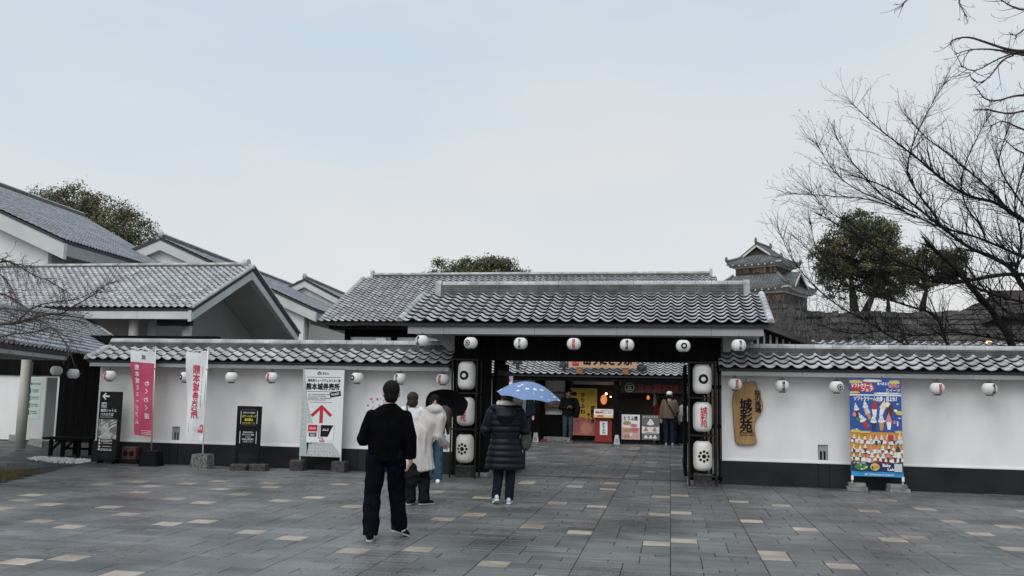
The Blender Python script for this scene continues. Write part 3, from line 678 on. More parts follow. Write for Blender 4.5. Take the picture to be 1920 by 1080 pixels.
mb = MB(); mb.box(-24, -12.4, 22.6, 22.8, 0, 1.83, 0); mb.box(-24, -12.4, 22.55, 22.85, 1.83, 3.0, 1); mb.build('back_wall', [M_PLASTER, M_BLACKWOOD], CW, world=True)
for k in range(9):
    mb = MB(); mb.box(-15.75 + k * .26, -15.75 + (k + 1) * .26 - .008, 20.75, 20.8, .12, 2.25); mb.build('dark_plank', M_BLACKWOOD, CW, world=True)
mb = MB(); mb.box(-15.9, -12.1, 20.8, 20.9, 2.0, 2.5); mb.build('header_board', M_BLACKWOOD, CW, world=True)
# ------------------------------------------------------------------ castle turret, rampart and far houses
M_STONE = mat('weathered_stone', (0.05, 0.0495, 0.0485), .95, (0.12, 0.118, 0.114), .7, 8, .6, 5, rand=.35, spec=.1)
M_GREENTILE = mat('grey_green_turret_tile', (0.085, 0.095, 0.097), .6, (0.15, 0.162, 0.163), 1.2, 5, rand=.1)
M_OLDWOOD = mat('weathered_brown_boards', (0.05, 0.028, 0.020), .8, (0.24, 0.135, 0.085), 1.1, 5, stretch=(2.2, 2.2, .5), rand=.3)
M_SMOKEWOOD = mat('dark_smoked_boards', (0.018, 0.016, 0.015), .8, (0.05, 0.042, 0.038), 1.2, 4, rand=.2)
M_TWHITE = mat('turret_white_plaster', (.52, .52, .50), .9, (.62, .62, .6), 1, 4)
psi = R(-27)
tx = Vector((math.cos(psi), math.sin(psi), 0)); ty = Vector((-math.sin(psi), math.cos(psi), 0))
TU = thing('castle_turret', 'castle turret with two tiers of grey roofs, brown boards and white eaves', 'tower', (9.5, 99, 0))
TC = Vector((10.1, 98.6, -.55))
def TW(a, b, c): return TC + tx * a + ty * b + UZ * c
def skirt(z0, h0, z1, h1, n=6, lift=.22, hy0=None, hy1=None):
    """hipped skirt roof, curving up at the corners; h = half widths at eave and top"""
    hy0 = hy0 or h0; hy1 = hy1 or h1; mb = MB(); rbs = MB(); e = MB(); wb = MB()
    sides = [(tx, ty), (ty, -tx), (-tx, -ty), (-ty, tx)]
    for k, (u, inn) in enumerate(sides):
        hu0, hi0, hu1, hi1 = (h0, hy0, h1, hy1) if k % 2 == 0 else (hy0, h0, hy1, h1)
        C0 = TC - inn * hi0; C1 = TC - inn * hi1; m = 14; rows = 5
        def P(s, r):
            hu = hu0 + (hu1 - hu0) * r; z = z0 + (z1 - z0) * (r ** 1.25) + lift * (abs(s) ** 3) * (1 - r) ** 2
            return (C0 + (C1 - C0) * r) + u * (s * hu) + UZ * z
        for i in range(m):
            for j in range(rows):
                s0 = -1 + 2 * i / m; s1 = -1 + 2 * (i + 1) / m
                mb.quad(P(s0, j / rows), P(s1, j / rows), P(s1, (j + 1) / rows), P(s0, (j + 1) / rows))
            s0 = -1 + 2 * i / m; s1 = -1 + 2 * (i + 1) / m
            e.quad(P(s0, 0) - UZ * .16, P(s1, 0) - UZ * .16, P(s1, 0) - UZ * .01, P(s0, 0) - UZ * .01)
            q0 = P(s0, 0) + inn * .9 - UZ * .55; q1 = P(s1, 0) + inn * .9 - UZ * .55
            wb.quad(P(s0, 0) - UZ * .16, P(s1, 0) - UZ * .16, q1, q0)
        cnt = int(hu0 * 2 / .34)
        for c in range(cnt + 1):
            s = -1 + 2 * c / cnt; xs = s * hu0; pts = []
            for j in range(rows + 1):
                r = j / rows; hu = hu0 + (hu1 - hu0) * r
                if abs(xs) <= hu + .02: pts.append(P(xs / hu if hu else 0, r) + UZ * .03)
            if len(pts) > 1: rbs.tube(pts, [.055] * len(pts), 4)
            if c % 2 == 0:
                a = P(s, 0) - UZ * .2
                wb.obox(a + inn * .3 - UZ * .1, u, inn, UZ, .07, .3, .06)
        for s in (-1,):
            rbs.tube([P(s, j / rows) + UZ * .1 for j in range(rows + 1)], [.16] * (rows + 1), 6); rbs.ball(P(s, 0) + UZ * .25, (.16, .16, .32), 6, 5)
    return mb, rbs, e, wb
def tier(z0, h0, z1, h1, hy0=None, hy1=None):
    mb, rbs, e, wb = skirt(z0, h0, z1, h1, hy0=hy0, hy1=hy1)
    r = mb.build('tier_roof', M_GREENTILE, TU, True, world=True); rbs.build('tile_rolls', M_GREENTILE, r, world=True)
    e.build('eave_edge', M_GREENTILE, TU, world=True); wb.build('plaster_eave', M_TWHITE, TU, world=True)
tier(13.55, 4.25, 15.1, 2.45)
tier(16.45, 3.05, 17.35, 1.3, hy0=2.9, hy1=1.7)
def tbox(a0, a1, b0, b1, z0, z1, m, nm):
    mb = MB(); mb.obox(TW((a0 + a1) / 2, (b0 + b1) / 2, (z0 + z1) / 2), tx, ty, UZ, (a1 - a0) / 2, (b1 - b0) / 2, (z1 - z0) / 2); return mb.build(nm, m, TU, world=True)
tbox(-2.3, 2.3, -2.2, 2.2, 15.0, 16.2, M_SMOKEWOOD, 'upper_wall'); tbox(-2.34, 2.34, -2.24, 2.24, 15.95, 16.5, M_TWHITE, 'upper_plaster')
tbox(-3.5, 3.5, -3.5, 3.5, 11.6, 13.2, M_SMOKEWOOD, 'lower_wall'); tbox(-3.54, 3.54, -3.54, 3.54, 12.95, 13.6, M_TWHITE, 'lower_plaster')
for zz, hw, y, n in ((15.3, 2.28, -2.2, 12), (12.1, 3.48, -3.5, 18)):
    for k in range(n):
        a = -hw + 2 * hw * k / n
        if k % 5 == 4: continue
        tbox(a + .02, a + 2 * hw / n - .02, y - .06, y, zz + (.0 if k % 3 else .1), zz + .62, M_OLDWOOD, 'board')
# top gable over the upper roof, ridge running away from us
mb = MB(); mr = MB()
for s in (-1, 1):
    slab(mb, [TW(0, -2.0, 18.55), TW(0, 2.0, 18.55), TW(s * 2.0, 2.0, 17.1), TW(s * 2.0, -2.0, 17.1)][::s], UZ * -.12)
    for k in range(9):
        b = -2.0 + .5 * k; mr.tube([TW(0, b, 18.58), TW(s * 2.0, b, 17.13)], [.06, .06], 4)
mr.tube([TW(0, -2.1, 18.66), TW(0, 2.1, 18.66)], [.17, .17], 6)
for b in (-2.15, 2.15): mr.ball(TW(0, b, 18.85), (.15, .15, .4), 6, 5)
mb.build('gable_roof', M_GREENTILE, TU, world=True); mr.build('gable_rolls', M_GREENTILE, TU, world=True)
mb = MB(); mb.prism([(-1.35, 17.28), (1.35, 17.28), (0, 18.25)], TW(0, -1.7, 0), tx, UZ, ty * .2); mb.build('gable_panel', M_SMOKEWOOD, TU, world=True)
mb = MB()
for s in (-1, 1): slab(mb, [TW(0, -2.02, 18.48), TW(s * 1.9, -2.02, 17.1), TW(s * 1.9, -2.02, 16.86), TW(0, -2.02, 18.22)][::s], ty * .12)
mb.build('bargeboard', M_TWHITE, TU, world=True)
# dormer gable on the right hand slope
mb = MB()
for s in (-1, 1): slab(mb, [TW(2.3, 0, 15.5), TW(4.0, 0, 15.5), TW(4.15, s * 2.1, 13.9), TW(2.3, s * 2.1, 13.9)][::-s], UZ * -.12)
mb.build('dormer_roof', M_GREENTILE, TU, world=True)
mb = MB(); mb.prism([(-1.6, 13.95), (1.6, 13.95), (0, 15.2)], TW(3.6, 0, 0), ty, UZ, tx * .1); mb.build('dormer_panel', M_OLDWOOD, TU, world=True)
mb = MB()
for s in (-1, 1): slab(mb, [TW(4.0, 0, 15.42), TW(4.14, s * 2.05, 13.86), TW(4.14, s * 2.05, 13.6), TW(4.0, 0, 15.16)][::s], tx * .1)
mb.build('dormer_bargeboard', M_TWHITE, TU, world=True)
# stone faces: blocks of uneven size, leaning back
def stone_face(mb, A, B, za, zb, lean, rows, size, rnd, shape=None):
    A = Vector(A); B = Vector(B); d = (B - A); ln = d.length; d.normalize(); back = UZ.cross(d)
    if shape: back = shape
    for r in range(rows):
        z0 = za + (zb - za) * r / rows; z1 = za + (zb - za) * (r + 1) / rows; s = -rnd.random() * size
        while s < ln:
            wd = size * rnd.uniform(.45, 2.0); s0 = max(0, s); s1 = min(ln, s + wd)
            if s1 - s0 > .1:
                q = A + d * ((s0 + s1) / 2) + back * (lean * (((z0 + z1) / 2 - za) / (zb - za)) ** .8) + UZ * ((z0 + z1) / 2)
                up = (UZ * (zb - za) + back * lean).normalized(); out_ = d.cross(up)
                j = rnd.uniform(-.16, .16); q = q + UZ * rnd.uniform(-.09, .09)
                a = .5 * (s1 - s0) - .008; h = .5 * (z1 - z0) - .006
                o = q + out_ * j
                vs = [o - d * a - up * h, o + d * a - up * h * rnd.uniform(.8, 1), o + d * a + up * h, o - d * a + up * h * rnd.uniform(.8, 1)]
                inn = [p - (p - o) * .3 + out_ * .08 for p in vs]; bk = [p - out_ * .6 for p in vs]
                mb.add(bk + vs + inn, [(0, 1, 5, 4), (1, 2, 6, 5), (2, 3, 7, 6), (3, 0, 4, 7), (4, 5, 9, 8), (5, 6, 10, 9), (6, 7, 11, 10), (7, 4, 8, 11), (8, 9, 10, 11)])
            s += wd
RA = thing('stone_rampart', 'dark stone castle rampart running right from under the turret', 'rampart', (18, 74, 0))
rs = random.Random(5); mb = MB()
stone_face(mb, TW(-5.6, -5.6, 0) + Vector((0, 0, 0)), TW(5.6, -5.6, 0), 3.0, 11.6, 2.0, 17, .6, rs)
stone_face(mb, TW(5.6, -5.6, 0), TW(5.6, 7.5, 0), 3.0, 11.6, 2.0, 17, .6, rs)
stone_face(mb, (4, 70, 0), (48, 66, 0), -.1, 8.3, 2.2, 16, .6, rs)
stuff(mb.build('rampart_stones', M_STONE, RA, world=True))
mb = MB(); mb.prism([(-5.4, -5.4), (5.4, -5.4), (5.4, 7), (-5.4, 7)], TC + UZ * 2.5, tx, ty, UZ * 5); mb.prism([(-3.7, -3.7), (3.7, -3.7), (3.7, 6), (-3.7, 6)], TC + UZ * 7.4, tx, ty, UZ * 4.2); mb.build('rampart_core', M_STONE, RA, world=True)
g = MB(); vs = []; fs = []
for i in range(24):
    for j in range(8):
        x = 3 + i * 3.0; y = 72.6 + j * 4.5
        vs.append((x, y, 8.15 + .25 * noise.noise((x * .2, y * .2, 0)) - (0 if j else .1)))
for i in range(23):
    for j in range(7): fs.append((i * 8 + j, (i + 1) * 8 + j, (i + 1) * 8 + j + 1, i * 8 + j + 1))
g.add(vs, fs); structure(g.build('terrace', mat('dull_turf', (.035, .035, .02), .9, (.07, .06, .04), .5, 5), smooth=True))

# dark old houses behind the right hand wall
M_THATCH = mat('dark_bark_roof', (.035, .03, .027), .9, (.085, .075, .07), 1.5, 6, .4, 12, rand=.3, stretch=(1, 1, 1))
M_BROWNWALL = mat('brown_timber_wall', (.05, .03, .02), .8, (.11, .07, .045), 2.0, 5, stretch=(6, 6, .6))
OH = thing('old_house', 'dark brown old house with shingled roof and amber eave lamp behind the right wall', 'house', (13.5, 34, 0))
hx, hy = rot_axes(-8)
def HW(a, b, c): return Vector((13.6, 33.6, 0)) + hx * a + hy * b + UZ * c
def shingled(parent, A, B, C, D, nu, nv, material, name, singles=True):
    """courses of flat shingles: A,B eave corners, C,D ridge corners"""
    A, B, C, D = map(Vector, (A, B, C, D)); nrm = (B - A).cross(D - A).normalized(); rnd = random.Random(nu * 31 + nv); off = None; allm = MB()
    for j in range(nv):
        for i in range(nu):
            s0 = i / nu; s1 = (i + 1) / nu; r0 = j / nv; r1 = min(1, (j + 1.25) / nv)
            def Q(s, r): return (A + (B - A) * s) * (1 - r) + (D + (C - D) * s) * r
            k = rnd.uniform(0, .025)
            pts = [Q(s0, r0) + nrm * (.05 + k), Q(s1 - .004, r0) + nrm * (.05 + k), Q(s1 - .004, r1) + nrm * .01, Q(s0, r1) + nrm * .01]
            mb = MB() if singles else allm
            slab(mb, pts, nrm * -.035)
            if singles: mb.build('shingle', material, parent, world=True)
    if not singles: stuff(allm.build(name, material, parent, world=True))
shingled(OH, HW(-5.2, -.4, 3.72), HW(3.2, -.4, 3.72), HW(3.2, 3.4, 5.7), HW(-1.6, 3.4, 5.7), 30, 9, M_THATCH, 'shingles', True)
shingled(OH, HW(-5.2, 6.0, 3.72), HW(-5.2, -.4, 3.72), HW(-1.6, 3.4, 5.7), HW(-1.6, 3.5, 5.7), 20, 9, M_THATCH, 'shingle_slope', False)
mb = MB(); mb.obox(HW(.6, 3.4, 5.78), hx, hy, UZ, 2.3, .2, .14); mb.build('ridge_log', M_THATCH, OH, world=True)
mb = MB(); mb.obox(HW(-.4, 3, 1.8), hx, hy, UZ, 3.4, 2.6, 1.85); mb.build('wall', M_BROWNWALL, OH, world=True)
mb = MB(); mb.prism([(-1.3, 4.3), (2.6, 4.3), (2.6, 5.05), (.9, 5.75)], HW(0, .75, 0), hx, UZ, hy * .25); mb.build('gable_boards', M_BROWNWALL, OH, world=True)
for k in range(9):
    mb = MB(); mb.obox(HW(-.9 + k * .4, .70, 4.65), hx, hy, UZ, .025, .03, .36); mb.build('lattice_bar', M_BLACKWOOD, OH, world=True)
mb = MB()
for s in (-1, 1): slab(mb, [HW(.9, .3, 5.95), HW(.9 + s * 3.4, .3, 4.6), HW(.9 + s * 3.4, .3, 4.42), HW(.9, .3, 5.77)][::s], hy * 1.2)
mb.build('gable_roof', M_THATCH, OH, world=True)
mb = MB(); mb.ball(HW(-2.55, -.75, 3.62), (.13, .13, .09), 10, 8); mb.build('eave_lamp', mat('amber_lamp', (1, .6, .3), .5, emit=(1, .42, .12, 3.5)), OH, True, world=True)
PH = thing('timber_pavilion', 'small dark timber pavilion roof just right of the gate, over a slatted gable', 'building', (2.2, 24.5, 0))
mb = MB(); slab(mb, [(2.1, 23.6, 3.62), (4.1, 23.6, 2.86), (4.1, 27, 2.86), (2.1, 27, 3.62)], UZ * -.12); slab(mb, [(2.1, 23.6, 3.62), (2.1, 27, 3.62), (.1, 27, 2.86), (.1, 23.6, 2.86)], UZ * -.12); mb.build('roof', M_THATCH, PH, world=True)
mb = MB(); mb.box(.7, 3.5, 24.0, 26.6, 0, 2.9); mb.build('wall', M_BROWNWALL, PH, world=True)
mb = MB(); mb.prism([(.4, 2.9), (3.8, 2.9), (2.1, 3.48)], (0, 23.98, 0), UX, UZ, (0, .05, 0)); mb.build('gable', M_BLACK, PH, world=True)
for k in range(14):
    x = 1.0 + k * .16; h = .5 - abs(x - 2.1) * .36
    if h > .08:
        mb = MB(); mb.box(x - .025, x + .025, 23.92, 23.96, 2.92, 2.92 + h); mb.build('slat', M_FASCIA, PH, world=True)
# long low tiled roof between the wall and the old house
LR = thing('low_tiled_roof', 'long low grey tiled roof just above the right wall, in front of the old house', 'roof', (8, 25, 0))
lv = Vector((0, 1.9, .55)); tiled(LR, (3.5, 25.0, 2.72), UX, lv, UX.cross(lv.normalized()), .28, .3, 34, 6, M_TILE_FAR, 200)
mb = MB(); slab(mb, [(3.5, 25, 2.7), (13.0, 25, 2.7), (13.0, 26.8, 3.24), (3.5, 26.8, 3.24)], UZ * -.1); mb.build('roof_deck', M_UNDER, LR, world=True)
mb = MB(); mb.box(3.8, 12.8, 25.4, 25.6, 0, 2.7); mb.box(3.8, 12.8, 26.5, 26.7, 0, 3.1); mb.build('wall', M_BROWNWALL, LR, world=True)

# ------------------------------------------------------------------ trees
GREENS = [mat('leaf_dark_green', (.045, .058, .030), .6, spec=.3), mat('leaf_mid_green', (.090, .104, .052), .6, spec=.3), mat('leaf_olive', (.165, .155, .078), .6, spec=.3), mat('leaf_rusty', (.165, .118, .066), .6, spec=.3)]
M_BARK = mat('grey_brown_bark', (.035, .03, .026), .9, (.075, .066, .058), 3, 6, .5, 14, stretch=(3, 3, .6))
M_BARK_D = mat('dark_wet_bark', (.009, .008, .008), .8, (.026, .024, .023), 5, 6, .5, 20, spec=.15)
M_TWIG_R = mat('reddish_twig', (.035, .022, .018), .8, (.085, .06, .05), 4, 4)
def crown_mesh(blobs, n, size, weights, rnd, squash=.9, shell=.45):
    mb = MB(); tot = sum(b[3] ** 3 for b in blobs)
    for cx, cy, cz, r in blobs:
        sub = []
        for _ in range(max(6, int(r * r * 9))):                  # leaf clumps near the lobe's surface
            a = rnd.uniform(0, 2 * math.pi); z = rnd.uniform(-.75, 1); q = math.sqrt(max(0, 1 - z * z)); k = r * rnd.uniform(1 - shell, 1)
            sub.append((cx + k * q * math.cos(a), cy + k * q * math.sin(a), cz + k * z * squash, rnd.uniform(.08, .16) * r + .09, rnd.choices(range(4), weights)[0]))
        for _ in range(int(n * r ** 3 / tot)):
            x, y, z, s, mi = rnd.choice(sub)
            p = Vector((x + rnd.gauss(0, s), y + rnd.gauss(0, s), z + rnd.gauss(0, s * .7)))
            nr = Vector((rnd.gauss(0, 1), rnd.gauss(0, 1), rnd.gauss(.5, .8))).normalized(); e1 = nr.orthogonal().normalized(); e1 = Matrix.Rotation(rnd.uniform(0, 6.28), 3, nr) @ e1; e2 = nr.cross(e1)
            l = size * rnd.uniform(.6, 1.3); w_ = l * .5
            mb.add([p - e1 * l, p - e2 * w_, p + e1 * l, p + e2 * w_], [(0, 1, 2, 3)], mi if rnd.random() < .75 else rnd.choices(range(4), weights)[0])
    return mb
def leafy_tree(label, base, trunks, blobs, n, size, weights, seed, name='evergreen_tree'):
    rnd = random.Random(seed); t = thing(name, label, 'tree', base)
    mb = MB(); bz = Vector(base)
    for pts, r in trunks:
        k = len(pts); mb.tube([Vector(p) for p in pts], [r * (1 - .75 * i / (k - 1)) for i in range(k)], 8)
    for cx, cy, cz, r in blobs:                                  # limbs reaching into every lobe
        b0 = Vector(trunks[min(len(trunks) - 1, rnd.randrange(len(trunks)))][0][-1]); e = Vector((cx, cy, cz))
        m = b0.lerp(e, .5) + Vector((rnd.uniform(-.3, .3), rnd.uniform(-.3, .3), -.2)); mb.tube([b0, m, e], [.16, .1, .04], 6)
        for _ in range(5):
            f = e + Vector((rnd.gauss(0, 1), rnd.gauss(0, 1), rnd.gauss(.3, .8))).normalized() * r * .8; mb.tube([m.lerp(e, rnd.random()), f], [.05, .015], 5)
    mb.build('trunk', M_BARK, t, True, world=True)
    crown_mesh(blobs, n, size, weights, rnd).build('crown', GREENS, t, world=True)
    return t
def lobes(cx, cy, cz, rx, rz, n, r, rnd, ry=None):
    out_ = []
    for _ in range(n):
        a = rnd.uniform(0, 6.28); z = rnd.uniform(-.5, 1); q = math.sqrt(1 - min(1, z * z)); k = rnd.uniform(.45, .8)
        out_.append((cx + rx * k * q * math.cos(a), cy + (ry or rx) * k * q * math.sin(a), cz + rz * k * z, r * rnd.uniform(.75, 1.2)))
    return out_
rt = random.Random(21)
B1 = [(-63.5, 80, 19.9, 2.6), (-60.5, 80, 19.9, 2.7), (-57.8, 80, 18.7, 2.9), (-55, 80, 17.6, 2.7), (-53.2, 80, 16.4, 2.3), (-66, 80, 18.2, 2.4), (-60, 80, 17, 4), (-55.5, 80.5, 14.5, 3.5), (-64, 80, 15, 4), (-59, 79, 13, 4)]
leafy_tree('broad olive green evergreen rising behind the big museum roof at left', (-59, 80, 0), [([(-59, 80, 0), (-59, 80, 6), (-59.5, 80, 12)], .7)], B1, 60000, .115, (4, 4, 3, 2.2), 4)
B2 = [(-19.9, 75, 11.9, 1.5), (-18.4, 75, 11.6, 1.6), (-17, 75, 12.0, 1.7), (-15.4, 75, 12.2, 1.6), (-13.6, 75, 11.8, 1.6), (-21, 75, 11.2, 1.0), (-16.5, 75, 10, 3.0), (-12.6, 75, 11.2, 1.3)]
leafy_tree('pale olive tree top peeking above the shop roof ridge, left of centre', (-16.8, 75, 0), [([(-16.8, 75, 0), (-16.6, 75, 5), (-16.7, 75, 9)], .5)], B2, 30000, .10, (2, 4, 4, 1), 5)
B3 = lobes(15.0, 72, 12.5, 3.7, 3.9, 46, 1.15, rt) + [(12.8, 72, 9.8, .9), (12.3, 72, 10.9, .9), (14.9, 72, 9.6, .9), (17.6, 72, 9.8, 1.0), (17.8, 72, 12.2, .9), (12.4, 72, 13, .9), (15.0, 72, 15.2, 1.5), (13.6, 72, 14.4, 1.3), (16.5, 72, 14.2, 1.4), (12.2, 72, 11.8, 1.1), (17.8, 72, 11.2, 1.2), (13, 72, 10.2, 1), (16.4, 72, 10, 1)]
leafy_tree('large round evergreen with two stems on the rampart, seen through bare branches', (14.6, 72.8, 8), [([(14.4, 72.9, 8.0), (14.2, 72.6, 9.6), (14.0, 72.2, 11.5)], .42), ([(15.0, 72.9, 8.0), (15.6, 72.6, 9.5), (16.2, 72.2, 11.5)], .36)], B3, 42000, .095, (5, 4, 2, 1), 6)
B4 = lobes(21.6, 78, 11.9, 3.2, 2.6, 13, 1.1, rt)
leafy_tree('smaller brownish evergreen to the right of the large round one on the rampart', (21.0, 78, 8), [([(20.7, 78, 8.0), (20.8, 78, 9.5), (21.2, 78, 11)], .42)], B4, 17000, .095, (5, 3, 2, 2), 7)
B5 = [(19.0, 82, 11.2, 1.3), (18.4, 82, 12.2, 1.1), (25.8, 80, 10.4, 1.2), (27, 80, 10.2, 1.1)]
leafy_tree('low shrubby evergreen between the two rampart trees', (19, 82, 8), [([(19, 82, 8), (19, 82, 10), (18.9, 82, 11)], .25)], B5[:2], 3600, .12, (5, 3, 2, 2), 8)
# bare trees: main limbs laid out by hand, twigs grown from them
class Bare:
    def __init__(s, seed): s.mb = MB(); s.r = random.Random(seed); s.n = 0
    def limb(s, pts, r0, r1, sides=6):
        k = len(pts); s.mb.tube(pts, [r0 + (r1 - r0) * i / (k - 1) for i in range(k)], sides)
    def twig(s, p, d, ln, r, depth, up=.25, curl=0.0, split=.5, wob=.22):
        n = max(3, int(ln / .13)); pts = [Vector(p)]; d = d.normalized(); step = ln / n; buds = []
        for i in range(n):
            d = (d + Vector((s.r.gauss(0, wob), s.r.gauss(0, wob), s.r.gauss(0, wob))) * .55 + UZ * up * .12 + UZ * curl * i / n * .3).normalized()
            pts.append(pts[-1] + d * step); buds.append((pts[-1], d.copy(), i / n))
        s.mb.tube(pts, [max(.0022, r * (1 - .72 * i / n)) for i in range(n + 1)], 4 if r < .02 else 6); s.n += n
        if depth > 0:
            for q, dd, f in buds:
                if f > .12 and s.r.random() < split:
                    ax_ = dd.orthogonal().normalized(); ax_ = Matrix.Rotation(s.r.uniform(0, 6.28), 3, dd) @ ax_
                    nd = (dd + ax_ * s.r.uniform(.5, 1.0) + UZ * up * .4).normalized()
                    s.twig(q, nd, ln * (1 - f * .6) * s.r.uniform(.3, .6), r * (1 - .6 * f) * .55, depth - 1, up, curl, split, wob)
        else:
            for q, dd, f in buds:                                # short spurs with buds
                if s.r.random() < .4:
                    e = q + (dd + Vector((s.r.gauss(0, 1), s.r.gauss(0, 1), s.r.gauss(0, 1)))).normalized() * s.r.uniform(.02, .05)
                    s.mb.tube([q, e], [.003, .0035], 3)
def px_path(pxs, Y0, Y1):
    n = len(pxs); return [at_y(x, y, Y0 + (Y1 - Y0) * i / (n - 1)) for i, (x, y) in enumerate(pxs)]
def smooth_path(p, it=2):
    for _ in range(it):
        q = [p[0]]
        for a, b in zip(p[:-1], p[1:]): q += [a.lerp(b, .25), a.lerp(b, .75)]
        p = q + [p[-1]]
    return p
CH = thing('bare_cherry_tree', 'large bare cherry tree behind the right wall, dark branches spreading left', 'tree', (7.9, 21.6, 0))
bt = Bare(9)
limbs = [
 ([(1925,760),(1915,700),(1891,626),(1858,580),(1823,542),(1790,500),(1745,462)], 21.5, 20.5, .15, .05),
 ([(1960,522),(1897,511),(1817,526),(1784,532),(1752,526),(1720,503),(1687,494),(1639,458),(1590,432),(1540,404)], 21.6, 20.0, .075, .012),
 ([(1985,600),(1920,542),(1904,513),(1891,497),(1849,477),(1817,465),(1778,435),(1745,410),(1700,372),(1650,345),(1603,330)], 21.4, 22.6, .11, .012),
 ([(1975,470),(1920,412),(1892,396),(1866,378),(1818,370),(1766,337),(1733,307),(1699,281),(1647,241),(1596,193)], 21.8, 21.0, .085, .008),
 ([(1892,396),(1858,356),(1810,315),(1773,285),(1736,259),(1699,218)], 21.7, 22.6, .045, .007),
 ([(1762,425),(1751,400),(1721,363),(1699,326),(1707,281),(1725,237),(1744,200),(1768,161)], 22.2, 22.8, .045, .006),
 ([(1720,400),(1699,393),(1647,363),(1614,322),(1588,293),(1570,259)], 22.3, 21.8, .035, .006),
 ([(1715,408),(1677,385),(1603,356),(1562,322),(1533,272)], 22.0, 20.6, .033, .006),
 ([(1790,690),(1778,652),(1765,613),(1752,587),(1704,574),(1655,558),(1607,545),(1574,526),(1542,494),(1494,448)], 20.6, 19.4, .05, .007),
 ([(1752,672),(1681,639),(1623,600),(1581,581),(1539,548),(1510,519),(1481,481),(1461,432)], 20.4, 19.6, .036, .006),
 ([(1985,580),(1920,568),(1849,548),(1817,532),(1770,516),(1725,520)], 20.9, 19.9, .06, .012),
 ([(1980,500),(1920,484),(1881,465),(1817,439),(1768,429),(1704,400),(1630,372),(1560,368),(1480,362)], 21.9, 23.2, .06, .007),
 ([(1900,520),(1907,494),(1917,458),(1910,420),(1900,380),(1915,330),(1925,290)], 21.4, 21.2, .04, .014),
 ([(1985,655),(1920,640),(1850,632),(1780,620),(1720,632),(1660,618),(1600,628),(1545,612)], 20.0, 19.0, .045, .008),
 ([(1925,690),(1870,668),(1800,664),(1740,655),(1690,662),(1640,648)], 19.6, 18.8, .035, .007),
 ([(1850,455),(1838,420),(1810,390),(1800,340),(1812,300),(1830,262),(1850,225)], 21.6, 20.8, .035, .006),
 ([(1930,400),(1895,352),(1870,310),(1880,270),(1890,240)], 21.2, 20.8, .034, .007),
 ([(1960,630),(1905,598),(1860,560),(1815,505),(1790,452),(1745,420)], 20.8, 21.8, .045, .012),
 ([(1640,458),(1600,420),(1555,400),(1520,360)], 20.4, 19.8, .022, .005),
 ([(1610,560),(1570,505),(1530,470),(1520,420)], 19.9, 20.4, .02, .005),
]
for pxs, y0, y1, r0, r1 in limbs:
    p = smooth_path(px_path(pxs, y0, y1)); n = len(p); r0 *= .66; r1 *= .8
    if p[0].x > 7.75: zt = max(1.3, p[0].z - 1.1); j_ = Vector((9.35 + .07 * zt, 21.6, zt)); bt.limb([j_, j_.lerp(p[0], .5) + UZ * .2, p[0]], r0 * 1.25, r0, 7)
    bt.limb(p, r0, r1, 7)
    for i in range(3, n):
        f = i / n; rr = r0 + (r1 - r0) * f
        for _ in range(2 + (1 if bt.r.random() < .6 else 0) if f > .12 else (bt.r.random() < .5)):
            d = (p[i] - p[i - 1]).normalized(); sd_ = Vector((bt.r.gauss(0, .6), bt.r.gauss(0, .6), bt.r.uniform(-.45, 1.0)))
            bt.twig(p[i], d * .8 + sd_ * .8, bt.r.uniform(.4, 1.5) * (1.12 - .58 * f), min(.012, max(.0056, rr * .42)), 2, up=.22, split=.5)
    bt.twig(p[-1], p[-1] - p[-2], .3, max(.0055, r1), 1, up=.3, split=.5)
bt.mb.build('trunk', M_BARK_D, CH, True, world=True)
b2_ = MB(); b2_.tube([(9.3, 21.6, -.05), (9.42, 21.6, 1.2), (9.5, 21.6, 2.4), (9.65, 21.6, 4.2), (9.8, 21.6, 5.6)], [.30, .24, .2, .13, .07], 10); b2_.build('stem', M_BARK_D, CH, True, world=True)
# leafless thicket in front of the rampart
th_ = Bare(77); rr_ = th_.r
for k in range(760):
    x = 6 + 26 * rr_.random() ** 1.5; y = rr_.uniform(58, 67); z = rr_.uniform(2.0, 5.2)
    th_.twig(Vector((x, y, z)), Vector((rr_.gauss(0, .35), rr_.gauss(0, .2), 1)), rr_.uniform(1.8, 4.2) * (1.1 if x < 12 else .8), .03, 1, up=.2, split=.22, wob=.2)
stuff(th_.mb.build('bare_thicket', mat('thicket_twigs', (.06, .058, .056), .9, (.16, .155, .15), 2, 4, spec=.1)))
GK = thing('bare_ginkgo_tree', 'bare tree with knobbly curling twigs hanging in from the upper right', 'tree', (7.9, 13.5, 0))
bt = Bare(31); bt.limb([Vector((7.9, 13.5, -.05)), Vector((7.85, 13.5, 4)), Vector((7.75, 13.6, 7)), Vector((7.7, 13.6, 10))], .24, .05, 10)
